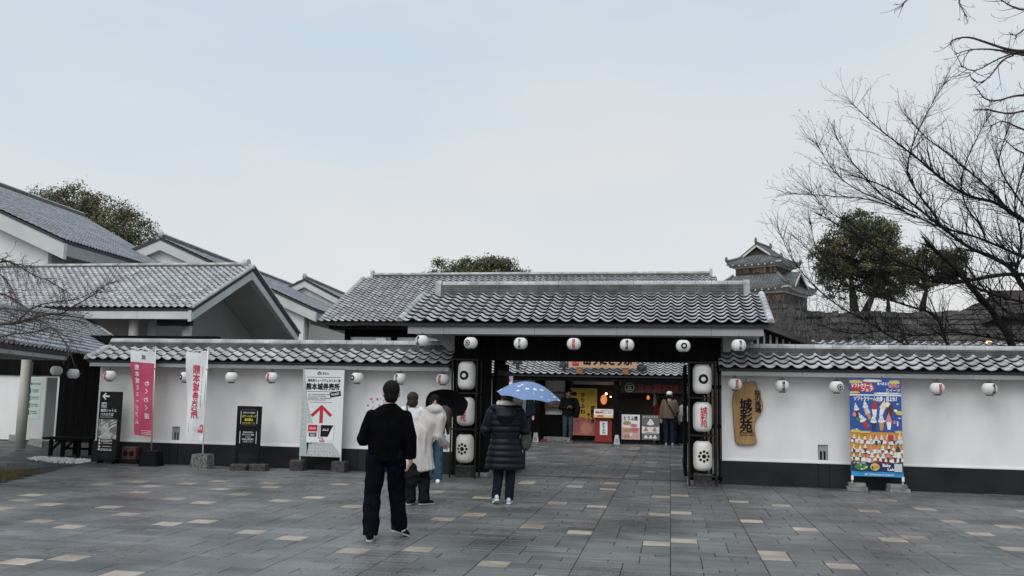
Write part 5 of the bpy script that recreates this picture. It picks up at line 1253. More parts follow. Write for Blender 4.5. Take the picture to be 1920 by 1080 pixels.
t = thing('metal_can', 'small pale metal can at the foot of the left wall behind the front man', 'can', (-5.62, 16.85, 0)); mb = MB(); mb.lathe([(.045, 0), (.05, .004), (.05, .13), (.045, .135)], 14, (-5.62, 16.85, 0)); mb.build('body', M_STEEL, t, True, world=True)
# bench under the walkway, directory board
t = thing('wooden_bench', 'black wooden bench against the dark wall by the left wall end', 'bench', (-13.35, 18.2, 0))
for k in range(3):
    mb = MB(); mb.bbox(-13.95, -12.8, 17.95 + k * .19, 17.95 + k * .19 + .178, .36, .41, .006); mb.build('seat_plank', M_BLACKWOOD, t, world=True)
for x in (-13.75, -13.45, -13.05):
    for y in (18.0, 18.42):
        mb = MB(); mb.box(x - .035, x + .035, y - .03, y + .03, 0, .36); mb.build('leg', M_BLACKWOOD, t, world=True)
mb = MB()
for x in (-13.75, -13.45): 
    mb.obox((x + .13, 18.0, .23), Vector((.72, 0, .69)), UY, Vector((-.69, 0, .72)), .15, .02, .025)
mb.box(-13.75, -13.05, 18.4, 18.44, .12, .17); mb.build('brace', M_BLACKWOOD, t, world=True)
t = thing('directory_board', 'pale bus stop directory box with four green numbers under the walkway', 'sign', (-16.9, 21.3, 0))
mb = MB(); mb.bbox(-17.35, -16.55, 21.3, 21.75, .1, 1.78, .02); mb.build('cabinet', M_FASCIA_W, t, world=True)
o = Vector((-16.95, 21.294, 0)); mb = MB(); M_GRN = mat('green_print', (.015, .12, .085), .6); M_PALEGRN = mat('pale_green_panel', (.50, .62, .57), .6)
put_rect(mb, o, UX, UZ, -.27, .26, .66, 1.68, 0); put_rect(mb, o, UX, UZ, -.34, -.28, .66, 1.22, 2); put_rect(mb, o, UX, UZ, -.32, -.28, 1.24, 1.66, 1)
put_text(mb, '熊本城前バスのりば', o + Vector((0, -.003, 1.60)), UX, UZ, wid=.45, h=.06, mi=2, bold=.05)
for k in range(4):
    z = 1.40 - .19 * k; put_rect(mb, o + UY * -.003, UX, UZ, -.19, -.05, z - .07, z + .07, 1); put_text(mb, str(k + 1), o + Vector((-.12, -.006, z)), UX, UZ, h=.10, mi=3, bold=.05); lines(mb, o + UY * -.003, UX, UZ, -.02, .20, (z + .03, z - .02), .03, 2, rs)
mb.build('print', [M_PALEGRN, M_GRN, M_GREYINK, M_WHITE], t, world=True)

# ------------------------------------------------------------------ right wall: wooden plaque, poster
t = thing('wooden_plaque', 'big honey coloured live edge wooden plaque with black lettering on the right wall', 'plaque', (1.42, 17.03, 1.3))
M_PLANK = mat('honey_plank', (.30, .155, .052), .45, (.42, .25, .10), 5, 6, .15, 30, stretch=(9, 9, .8))
px = [(1380,722),(1396,716),(1417,715),(1421,729),(1427,744),(1431,760),(1429,772),(1420,784),(1415,794),(1416,812),(1421,833),(1400,835),(1379,834),(1377,812),(1375,790),(1374,770),(1373,752),(1376,736)]
pts = [at_y(a, b, 16.99) for a, b in px]; ol = [(p.x, p.z) for p in pts]; ol = [(p.x, p.y) for p in smooth_path([Vector((a, b, 0)) for a, b in ol] + [Vector((ol[0][0], ol[0][1], 0))], 1)][:-1]
mb = MB(); cx = sum(a for a, b in ol) / len(ol); cz = sum(b for a, b in ol) / len(ol); k = len(ol)
inner = [(cx + (a - cx) * .965, cz + (b - cz) * .985) for a, b in ol]
vs = [(a, 17.055, b) for a, b in ol] + [(a, 17.005, b) for a, b in ol] + [(a, 16.99, b) for a, b in inner]
fs = [tuple(range(2 * k, 3 * k)), tuple(range(k - 1, -1, -1))]; fm = [0, 1]
mb.add(vs, [tuple(reversed(f)) for f in fs[:1]], 0); mb.add(vs, [(i, (i + 1) % k, k + (i + 1) % k, k + i) for i in range(k)] + [(k + i, k + (i + 1) % k, 2 * k + (i + 1) % k, 2 * k + i) for i in range(k)], 1)
mb.build('plank', [M_PLANK, mat('plank_live_edge', (.17, .085, .03), .6, (.26, .14, .06), 8, 4)], t, world=True)
mb = MB(); put_text(mb, '城彩苑', (1.385, 16.986, 1.27), UX, UZ, h=.205, vertical=True, pitch=.98, bold=.055); put_text(mb, '桜の馬場', (1.60, 16.986, 1.53), UX, UZ, h=.105, vertical=True, pitch=1.0, bold=.04)
lines(mb, (1.40, 16.986, .93), UX, UZ, -.13, .13, (.02, -.02), .022, 0, rs); mb.build('brush_lettering', M_INK, t, world=True)
mb = MB(); mb.box(1.42, 1.46, 17.0, 17.06, 1.885, 1.95); mb.build('hanger', M_WHITE, t, world=True)

t = thing('ice_cream_poster', 'tall blue and orange ice cream poster board before the right wall', 'poster stand', (3.6, 16.7, 0))
o, u, v, n = frame_uv((3.595, 16.68, 1.12), 0.0); hw, hh = .435, .86
mb = MB(); mb.obox(o - n * .01, u, -n, v, hw, .01, hh); mb.build('board', mat('poster_board', (.05, .16, .42), .5), t, world=True)
for s in (-1, 1):
    mb = MB(); mb.obox(o + u * s * (hw - .012) - n * .03 - v * .13, u, -n, v, .013, .013, hh + .13); mb.build('leg', M_STEEL, t, world=True)
    mb = MB(); mb.obox(o + u * s * (hw - .012) + n * .004 - v * (hh + .03), u, -n, v, .02, .008, .04); mb.build('leg_cap', M_WHITE, t, world=True)
    c = 3.595 + s * (hw - .012) + (.09 if s < 0 else -.10)
    for k in range(2):
        mb = MB(); mb.obox((c + rs.uniform(-.02, .02), 16.72, .035 + .07 * k), Vector((.99, .1 * s, 0)).normalized(), Vector((-.1 * s, .99, 0)).normalized(), UZ, .17 - .03 * k, .12, .033); mb.build('ballast_block', M_CONC, t, world=True)
PC_ = [mat('poster_blue', (.022, .085, .33), .45), mat('poster_orange', (.60, .27, .035), .45), mat('poster_white', (.80, .80, .80), .45), mat('poster_red', (.48, .03, .04), .45), mat('poster_sky', (.03, .29, .62), .45), mat('poster_navy', (.015, .035, .13), .45),
       mat('poster_brown', (.09, .035, .02), .45), mat('poster_pink', (.68, .25, .30), .45), mat('poster_cream', (.78, .70, .50), .45), mat('poster_green', (.06, .20, .05), .45), mat('poster_gold', (.62, .50, .12), .45), mat('poster_tan', (.50, .28, .12), .45), mat('poster_cloudgrey', (.55, .60, .66), .45)]
mb = MB(); P = o + n * .002; lay = [0]
def Lp():
    lay[0] += 1; return P + n * (.0001 * lay[0])
put_rect(mb, Lp(), u, v, -hw, hw, .575, hh, 0); put_rect(mb, Lp(), u, v, -hw, hw, -.085, .56, 0); put_rect(mb, Lp(), u, v, -hw, hw, .555, .578, 2)
put_rect(mb, Lp(), u, v, -hw, hw, -.61, -.085, 1); put_rect(mb, Lp(), u, v, -hw, hw, -.775, -.61, 5); put_rect(mb, Lp(), u, v, -hw, hw, -hh, -.775, 4)
def blob2(cx, cy, rx, ry, mi, nn=14, j=.15):
    put_poly(mb, Lp(), u, v, [(max(-hw + .002, min(hw - .002, cx + rx * math.cos(2 * math.pi * k / nn) * rs.uniform(1 - j, 1 + j))), cy + ry * math.sin(2 * math.pi * k / nn) * rs.uniform(1 - j, 1 + j)) for k in range(nn)], mi)
for cx, cy, rx, ry, mi in ((-.33, .80, .12, .03, 10), (-.05, .82, .16, .025, 8), (.33, .80, .10, .035, 10), (.25, .60, .2, .018, 12), (-.36, .61, .1, .02, 10), (.1, .60, .12, .015, 2)): blob2(cx, cy, rx, ry, mi)
blob2(-.21, .70, .22, .085, 3); put_text(mb, 'ソフトクリーム', Lp() + u * -.22 + v * .735, u, v, wid=.36, h=.075, mi=2, bold=.07); put_text(mb, 'フェア', Lp() + u * -.13 + v * .66, u, v, wid=.2, h=.06, mi=2, bold=.07)
put_text(mb, '食べあるき', Lp() + u * .14 + v * .77, u, v, wid=.2, h=.05, mi=2, bold=.05); put_text(mb, '城彩苑の', Lp() + u * .32 + v * .73, u, v, wid=.18, h=.06, mi=7, bold=.06); put_text(mb, 'スイーツ', Lp() + u * .3 + v * .655, u, v, wid=.24, h=.06, mi=8, bold=.06)
put_text(mb, 'ソフトクリーム全部・召上れ！', Lp() + u * 0 + v * .505, u, v, wid=.72, h=.075, mi=2, bold=.07)
def cone(cx, cy, s, col, cup, rot=0.0):
    c_, s__ = math.cos(rot), math.sin(rot); uu = u * c_ + v * s__; vv = v * c_ - u * s__; q = Lp() + u * cx + v * cy
    put_poly(mb, q, uu, vv, [(-.035 * s, -.02 * s), (-.02 * s, -.13 * s), (.02 * s, -.13 * s), (.035 * s, -.02 * s)], cup)
    q = Lp() + u * cx + v * cy
    for k, (w_, y) in enumerate(((.048, 0), (.038, .03), (.026, .058), (.012, .082))): put_poly(mb, q + n * (.0001 * k), uu, vv, [(w_ * s * math.cos(a), y * s + .022 * s * math.sin(a)) for a in [2 * math.pi * i / 10 for i in range(10)]], col if k % 2 == 0 else (12 if col == 2 else col))
    lay[0] += 4; put_poly(mb, Lp() + u * cx + v * cy, uu, vv, [(-.01 * s, .09 * s), (.012 * s, .09 * s), (.003 * s, .125 * s)], col)
for k in range(14): blob2(rs.uniform(-.4, .4), rs.uniform(-.05, .5), .02, .012, rs.choice((7, 2, 10, 3)), 6)
cone(-.32, .31, 1.0, 2, 6, .2); cone(-.17, .36, 1.05, 2, 7, .12); cone(-.13, .26, 1.0, 12, 11, .25); cone(-.02, .34, 1.25, 3, 2); cone(.12, .35, 1.2, 8, 2, -.25); blob2(.2, .40, .055, .05, 8); blob2(.2, .405, .03, .028, 2); cone(.24, .30, 1.3, 6, 6, -.2)
cone(-.22, .12, 1.25, 2, 3, .5); cone(-.04, .10, 1.2, 2, 5); cone(.09, .11, 1.25, 2, 11); cone(.215, .12, 1.2, 7, 2); blob2(-.3, .14, .04, .035, 9); blob2(-.36, .22, .03, .04, 7)
blob2(.39, .26, .06, .04, 10); blob2(.33, .30, .03, .025, 2); put_text(mb, '1', Lp() + u * .36 + v * .07, u, v, h=.1, mi=2, bold=.08); put_text(mb, '全', Lp() + u * .31 + v * .1, u, v, h=.06, mi=7, bold=.05)
for cx, cy, rx, ry in ((-.36, -.07, .09, .03), (.38, -.075, .07, .025), (-.2, -.085, .12, .02)): blob2(cx, cy, rx, ry, 10)
for row, y in enumerate((-.19, -.36, -.50)):
    for k in range(7): blob2(-.37 + k * .125 + rs.uniform(-.02, .02), y - .055 - .012 * (k % 3), .085, .032, 2, 12, .2)
    for k in range(9):
        cone(-.38 + k * .095 + rs.uniform(-.012, .012), y - .01 + rs.uniform(-.02, .02), .72 * rs.uniform(.8, 1.15), rs.choice((2, 2, 8, 8, 7, 2)), rs.choice((6, 5, 6, 11, 3, 12)))
    for k in range(9): blob2(rs.uniform(-.42, .42), y + rs.uniform(-.03, .06), .014, .012, rs.choice((3, 6, 11, 3)), 6)
blob2(.23, -.17, .05, .05, 3); blob2(.3, -.2, .03, .03, 7); cone(.35, -.40, 1.0, 6, 2)
for k in range(12): put_text(mb, rs.choice(['抹茶', 'いちご', 'みかん', '和栗', '黒糖']), Lp() + u * (-.36 + (k % 6) * .14) + v * (-.255 if k < 6 else -.425), u, v, h=.018, mi=0, bold=.02)
blob2(-.27, -.69, .115, .066, 9, 18, .04); blob2(-.045, -.69, .08, .066, 10, 18, .04)
for k in range(9): blob2(-.27 + rs.uniform(-.09, .09), -.69 + rs.uniform(-.04, .04), .018, .014, rs.choice((2, 9, 10, 5)), 8)
for k in range(5): blob2(-.09 + k * .024, -.69 + rs.uniform(-.02, .02), .012, .034, rs.choice((8, 6, 11)), 8)
put_text(mb, 'Baby', Lp() + u * .15 + v * -.665, u, v, wid=.13, h=.06, mi=2, bold=.07); put_text(mb, 'Lab', Lp() + u * .22 + v * -.725, u, v, wid=.11, h=.055, mi=2, bold=.07); lines(mb, Lp(), u, v, .06, .2, (-.628,), .016, 3, rs); lines(mb, Lp(), u, v, -.4, -.2, (-.625,), .016, 2, rs)
put_rect(mb, Lp(), u, v, .275, .405, -.765, -.625, 12)
put_text(mb, 'の', Lp() + u * -.20 + v * -.822, u, v, h=.04, mi=2, bold=.06); put_text(mb, 'くん', Lp() + u * -.15 + v * -.82, u, v, h=.03, mi=2, bold=.05); put_text(mb, 'Welcome to Josaien!', Lp() + u * .07 + v * -.825, u, v, wid=.38, h=.04, mi=2, bold=.03)
mb.build('print', PC_, t, world=True)

# ------------------------------------------------------------------ things in front of the shops
t = thing('tofu_shop_sign', 'pale wooden shop sign with black brush lettering and red seal standing on the pent roof', 'sign', (-2.16, 28.95, 2.3))
M_PALEWOOD = mat('pale_sign_wood', (.50, .31, .19), .55, (.58, .38, .25), 3, 5, stretch=(1, 1, 8))
mb = MB(); mb.bbox(-3.28, -1.05, 28.86, 28.94, 2.46, 2.98, .012); mb.build('board', M_PALEWOOD, t, world=True)
mb = MB(); put_text(mb, '山うにとうふ', (-2.0, 28.855, 2.72), UX, UZ, wid=1.55, h=.34, mi=0, bold=.07); put_rect(mb, (-3.04, 28.855, 2.68), UX, UZ, -.11, .11, -.17, .17, 1); put_text(mb, '五木', (-3.04, 28.851, 2.62), UX, UZ, h=.08, mi=2, bold=.03); put_disc(mb, 0, .09, .05, .07, flat_map((-3.04, 28.851, 2.68)), 2, 16, 1); mb.build('brush_lettering', [M_INK, M_RED, M_PALEWOOD], t, world=True)
for x in (-2.92, -1.42):
    mb = MB(); mb.bbox(x - .1, x + .1, 28.88, 29.05, 2.26, 2.46, .01); mb.build('foot', mat('orange_wood', (.33, .12, .04), .6), t, world=True)
for x, z in ((-3.45, 2.52), (-.9, 2.47), (-5.0, 2.62)):
    t = thing('roof_ornament', {-3.45: 'dark cloud shaped roof ornament left of the pale shop sign', -.9: 'dark cloud shaped roof ornament right of the pale shop sign', -5.0: 'small dark finial on the pent roof above the yellow hanging banner'}[x], 'ornament', (x, 29.1, z - .2), 'dark ornaments on the pent roof'); mb = MB()
    for dx, dz, r in ((0, 0, .1), (-.09, .03, .07), (.09, .04, .07), (0, .1, .07), (.13, -.03, .05), (-.12, -.04, .05)): mb.ball((x + dx, 29.0, z + dz), (r, r * .7, r), 8, 6)
    mb.box(x - .05, x + .05, 28.97, 29.04, z - .22, z); mb.build('body', M_UNDER, t, True, world=True)
t = thing('shop_fascia_sign', 'grey shop fascia sign with red lettering and white circle crests', 'sign', (-.5, 29.75, 1.85))
mb = MB(); mb.box(-1.62, .95, 29.72, 29.78, 1.665, 2.02); mb.build('board', mat('dark_grey_sign', (.075, .07, .075), .6), t, world=True)
mb = MB(); put_text(mb, '五木屋本舗', (-.42, 29.715, 1.84), UX, UZ, wid=1.36, h=.26, mi=0, bold=.07)
for x in (-1.33, .58): put_disc(mb, 0, 0, .135, .16, flat_map((x, 29.715, 1.845)), 1, 28, 1); put_text(mb, '五', (x, 29.715, 1.845), UX, UZ, h=.17, mi=1, bold=.06)
mb.build('lettering', [mat('brick_red_lettering', (.40, .10, .07), .6), M_WHITE], t, world=True)
t = thing('menu_banner', 'tall yellow banner with vertical lettering and pink foot behind the leaning man', 'banner', (-2.88, 29.95, .2))
mb = MB(); mb.box(-3.34, -2.42, 29.93, 29.95, .22, 1.80); mb.build('cloth', mat('mustard_banner', (.50, .33, .035), .7, (.44, .27, .03), 2, 3), t, world=True)
mb = MB(); f = (-2.88, 29.925, 1.0)
put_rect(mb, f, UX, UZ, -.45, .45, -.77, -.22, 0)
for cx, cz, rx, rz, mi in ((-.25, -.5, .18, .22, 1), (.1, -.55, .2, .2, 3), (.32, -.45, .12, .2, 0), (-.1, -.25, .2, .08, 1), (-.32, .60, .1, .07, 2)): put_poly(mb, (f[0], f[1] - .002 - .0003 * mi, f[2]), UX, UZ, [(max(-.45, min(.45, cx + rx * math.cos(a))), cz + rz * math.sin(a)) for a in [6.283 * k / 14 for k in range(14)]], mi)
for k, ch in enumerate('かりふわ'): put_text(mb, ch, (-2.9, 29.92, 1.58 - k * .19), UX, UZ, h=.15, mi=2, bold=.06)
for k, ch in enumerate('豆腐やき'): put_text(mb, ch, (-2.56, 29.92, 1.13 - k * .145), UX, UZ, h=.14, mi=2, bold=.07)
for k, ch in enumerate('味くらべ'): put_text(mb, ch, (-2.70, 29.92, .92 - k * .08), UX, UZ, h=.08, mi=2, bold=.05)
for z in (1.66, 1.56): put_disc(mb, 0, 0, .035, .05, flat_map((-2.58, 29.92, z)), 4, 14, 1)
lines(mb, (-2.74, 29.92, 1.4), UX, UZ, -.015, .015, [-.3 + .035 * k for k in range(16)], .02, 4, rs)
mb.build('print', [mat('salmon_print', (.42, .13, .09), .7), mat('plum_pink_print', (.30, .09, .09), .7), M_INK, mat('rose_print', (.48, .2, .14), .7), mat('ochre_print', (.28, .15, .02), .7)], t, world=True)
t = thing('hanging_banner', 'small yellow and blue picture banner hanging under the pent roof by the left shop post', 'banner', (-5.4, 29.0, 1.6))
mb = MB(); put_rect(mb, (-5.42, 28.98, 1.9), UX, UZ, -.28, .28, -.35, .0, 0); put_rect(mb, (-5.42, 28.98, 1.9), UX, UZ, -.28, .28, 0, .28, 1); put_disc(mb, .12, .1, 0, .08, flat_map((-5.42, 28.975, 1.9)), 2, 12, 1)
for k in range(4): put_disc(mb, -.2 + .13 * k, .0, 0, .07, flat_map((-5.42, 28.977, 1.9)), 3, 12, 1)
mb.build('cloth', [mat('straw_cloth', (.55, .42, .10), .7), mat('sky_cloth', (.35, .42, .55), .7), M_RED, M_WHITE], t, world=True)
mb = MB(); mb.tube([(-5.75, 28.99, 2.18), (-5.1, 28.99, 2.18)], [.012, .012], 6); mb.build('rod', M_BLACK, t, world=True)
t = thing('menu_stand', 'red menu stand with tilted picture board and white paper sign before the shop', 'stand', (-2.15, 29.4, 0)); M_REDP = mat('red_lacquer', (.26, .025, .022), .4)
mb = MB(); mb.bbox(-2.43, -1.87, 29.3, 29.75, .03, .82, .012); mb.box(-2.45, -1.85, 29.28, 29.77, .06, .12); mb.build('body', M_REDP, t, world=True)
mb = MB(); mb.box(-2.27, -2.02, 29.283, 29.298, .28, .72); mb.build('paper_sign', M_WHITE, t, world=True)
mb = MB(); put_text(mb, 'かりふわ', (-2.145, 29.279, .5), UX, UZ, h=.085, mi=0, vertical=True, pitch=1.1, bold=.05); mb.build('lettering', M_INK, t, world=True)
o, u, v, n = frame_uv((-2.15, 29.3, .97), 0, .5); mb = MB(); mb.obox(o, u, -n, v, .33, .02, .17); mb.build('menu_board', M_REDP, t, world=True)
mb = MB(); put_rect(mb, o + n * .022, u, v, -.31, .31, -.15, .15, 0); put_rect(mb, o + n * .024, u, v, -.31, .31, -.15, -.05, 1)
lines(mb, o + n * .025, u, v, -.28, .28, (.1, .05, .0), .03, 2, rs); put_rect(mb, o + n * .0255, u, v, -.28, -.02, .02, .06, 3); put_rect(mb, o + n * .0255, u, v, -.2, .0, -.13, -.07, 3); mb.build('menu_print', [M_WHITE, mat('menu_yellow', (.6, .5, .2), .6), M_INK, M_RED], t, world=True)
for x in (-2.38, -1.92):
    for y in (29.36, 29.69):
        mb = MB(); mb.ball((x, y, .02), .03, 8, 6); mb.build('castor', M_BLACK, t, world=True)
def menu_board(x0, x1, lab, kind):
    t = thing('menu_board', lab, 'menu board', ((x0 + x1) / 2, 29.3, 0), 'menu boards before the shop'); o, u, v, n = frame_uv(((x0 + x1) / 2, 29.3, .56), 0, .06); hw = (x1 - x0) / 2
    mb = MB(); mb.obox(o - n * .015, u, -n, v, hw, .015, .40); mb.build('board', M_WHITE if kind == 0 else M_GREYINK, t, world=True)
    mb = MB(); P = o + n * .003
    if kind == 0:
        put_text(mb, 'とうふ焼', P + v * .28, u, v, wid=hw * 1.5, h=.14, mi=1, bold=.05)
        put_rect(mb, P, u, v, -hw + .01, hw - .01, -.39, -.02, 5)
        for a, b, rx, rz, m in ((-.12, .12, .13, .07, 2), (.1, .05, .12, .06, 3), (-.1, -.12, .14, .06, 2), (.14, -.12, .1, .07, 3), (-.12, -.30, .12, .07, 2), (.13, -.3, .13, .08, 5), (.12, -.3, .08, .05, 3), (.02, -.26, .05, .05, 4)): put_poly(mb, P + n * (.001 + .0004 * m), u, v, [(a + rx * math.cos(q), b + rz * math.sin(q)) for q in [6.283 * k / 12 for k in range(12)]], m)
        lines(mb, P + n * .004, u, v, -.02, .25, (-.06, -.1), .03, 0, rs)
    else:
        put_rect(mb, P, u, v, -hw + .01, hw - .01, -.19, .03, 4); put_text(mb, 'とうふソフト', P + v * .34, u, v, wid=hw * 1.7, h=.06, mi=4, bold=.04)
        for a, b, s in ((0, .12, .12), (-.15, -.1, .08), (.13, -.1, .08), (-.15, -.33, .07), (0, -.33, .07), (.14, -.33, .07)):
            for k in range(3): put_poly(mb, P + n * (.002 + .0005 * k), u, v, [(a + s * (1 - .3 * k) * math.cos(q), b + s * .45 * k + s * .4 * math.sin(q)) for q in [6.283 * i / 10 for i in range(10)]], 4 if b != -.1 else 2)
        lines(mb, P + n * .003, u, v, -.2, .22, (-.165, .02), .02, 1, rs)
    mb.build('print', [M_RED, M_INK, mat('bun_print', (.42, .25, .12), .6), mat('rose_menu_print', (.55, .18, .2), .6), M_WHITE, mat('blush_print', (.6, .38, .36), .6)], t, world=True)
    for a in (-hw + .03, hw - .03):
        mb = MB(); mb.box(o.x + a - .015, o.x + a + .015, 29.31, 29.34, 0, .3); mb.box(o.x + a - .015, o.x + a + .015, 29.45, 29.6, 0, .03); mb.build('leg', M_BLACK, t, world=True)
menu_board(-1.56, -.97, 'white menu board with bun pictures, left of the two boards before the shop', 0)
menu_board(-.91, -.34, 'dark menu board with soft ice cream pictures beside the man in the white cap', 1)
for x, lab in ((-1.7, 'small white wedge floor sign beside the red menu stand'), (-4.36, 'small white wedge floor sign by the left shop post')):
    t = thing('floor_sign', lab, 'floor sign', (x, 29.1, 0), 'white wedge floor signs'); mb = MB(); mb.prism([(-.1, 0), (.1, 0), (.055, .3), (-.055, .3)], (x, 29.0, 0), UX, UZ, (0, .16, 0)); mb.build('body', M_FASCIA_W, t, world=True)
    mb = MB(); put_disc(mb, 0, .14, .02, .035, flat_map((x, 28.996, 0)), 0, 12, 1); lines(mb, (x, 28.996, .06), UX, UZ, -.05, .05, (0, .03), .015, 0, rs); mb.build('print', M_GREYINK, t, world=True)
t = thing('red_floor_box', 'small red box on the ground by the left shop post', 'box', (-4.1, 29.2, 0)); mb = MB(); mb.bbox(-4.18, -4.02, 29.15, 29.3, 0, .1, .01); mb.build('body', M_REDP, t, world=True)
t = thing('glass_showcase', 'narrow glass display case just inside the gate beside the padded coat', 'display case', (-3.2, 18.95, 0)); mb = MB(); mb.bbox(-3.42, -3.10, 18.8, 19.2, 0, .62, .01); mb.build('cabinet', M_BLACK, t, world=True)
mb = MB(); mb.box(-3.41, -3.11, 18.81, 19.19, .64, 1.50, 0); mb.box(-3.40, -3.12, 18.80, 18.808, 1.0, 1.46, 1); mb.box(-3.40, -3.12, 18.80, 18.808, .66, .98, 2); mb.build('poster_panel', [M_FASCIA_W, mat('grey_photo_print', (.2, .2, .2), .5, (.6, .6, .6), 7, 3), M_WHITE], t, world=True)
mb = MB()
for x in (-3.42, -3.10): mb.box(x - .012, x + .012, 18.79, 18.815, 0, 1.52)
mb.build('frame', M_STEEL, t, world=True)
# ------------------------------------------------------------------ people
def fused(mb, voxel, smooth=3, fold=0.0, ff=(5, 5, 3), seed=0.0):
    """closed overlapping shells -> one continuous skin (voxel remesh + smoothing), optional cloth folds"""
    me = mb.mesh('shell', M_SKIN); ob = bpy.data.objects.new('shell', me); COL.objects.link(ob)
    m = ob.modifiers.new('r', 'REMESH'); m.mode = 'VOXEL'; m.voxel_size = voxel; m.use_smooth_shade = True
    if smooth: s = ob.modifiers.new('s', 'SMOOTH'); s.factor = .5; s.iterations = smooth
    dg = bpy.context.evaluated_depsgraph_get(); dg.update()
    o2 = bpy.data.meshes.new_from_object(ob.evaluated_get(dg)); bpy.data.objects.remove(ob); bpy.data.meshes.remove(me)
    if fold:
        nr = [v.normal.copy() for v in o2.vertices]
        for v, n_ in zip(o2.vertices, nr):
            c = v.co; a = noise.noise((c.x * ff[0] + seed, c.y * ff[1], c.z * ff[2])); b = noise.noise((c.x * ff[0] * 2.3, c.y * ff[1] * 2.3 + seed, c.z * ff[2] * 2.1))
            v.co = c + n_ * fold * ((1 - abs(a) * 2.4) * .7 + b * .5)
    return o2
def put_mesh(me, name, mats, parent, mi_fn=None):
    me.materials.clear()
    for m in (mats if isinstance(mats, (list, tuple)) else [mats]): me.materials.append(m)
    for p in me.polygons: p.use_smooth = True; p.material_index = mi_fn(p.center) if mi_fn else 0
    me.name = name; return link(name, me, parent)
def hand(mb, wrist, d, palm_n, thumb, s=1.0, curl=.5):
    """palm, four unequal bent fingers and a thumb leaving the palm's side"""
    w_ = Vector(wrist); d = Vector(d).normalized(); pn = Vector(palm_n); pn = (pn - d * pn.dot(d)).normalized(); side = Vector(thumb); side = (side - d * side.dot(d)); side = (side - pn * side.dot(pn)).normalized()
    mb.tube([w_ - d * .03 * s, w_ + d * .02 * s, w_ + d * .055 * s, w_ + d * .088 * s], [(.024 * s, .019 * s), (.033 * s, .016 * s), (.041 * s, .015 * s), (.038 * s, .012 * s)], 10, right=side, dome=True)
    for k, (off, ln) in enumerate(((.030, .070), (.010, .080), (-.010, .074), (-.029, .058))):
        p = w_ + d * (.078 * s) + side * off * s; dd = d.copy(); pts = [p - d * .012 * s]; 
        for q in range(3):
            pts.append(pts[-1] + dd * (ln * s * (.46, .32, .26)[q] + (.012 * s if q == 0 else 0))); dd = (dd * math.cos(curl) + pn * math.sin(curl)).normalized()
        mb.tube(pts, [.0095 * s, .009 * s, .0082 * s, .007 * s], 8, dome=True)
    p = w_ + d * .025 * s + side * .026 * s; t1 = (d * .7 + side * .6 + pn * .35).normalized(); t2 = (d * .9 + side * .1 + pn * .5).normalized()
    mb.tube([p - t1 * .01 * s, p + t1 * .034 * s, p + t1 * .034 * s + t2 * .03 * s], [.0125 * s, .011 * s, .0085 * s], 8, dome=True)
def J0(h=1.7, **kw):
    k = h / 1.7
    J = dict(head=(0, .02, 1.585), neck=(0, -.01, 1.45), chest=(0, 0, 1.25), waist=(0, 0, 1.03), pelvis=(0, 0, .92), ls=(-.165, 0, 1.375), rs=(.165, 0, 1.375), le=(-.235, -.03, 1.12), re=(.235, -.03, 1.12), lw=(-.235, .03, .88), rw=(.235, .03, .88), lh=(-.09, 0, .90), rh=(.09, 0, .90), lk=(-.10, .02, .49), rk=(.10, .02, .49), la=(-.10, -.02, .085), ra=(.10, -.02, .085), lf=(0, 1), rf=(0, 1), look=(0, 1, -.05), lhd=None, rhd=None)
    J = {a: (tuple(c * k for c in b) if isinstance(b, tuple) and a not in ('lf', 'rf', 'look') else b) for a, b in J.items()}; J.update(kw); J['k'] = k; return J
def V(a): return Vector(a)
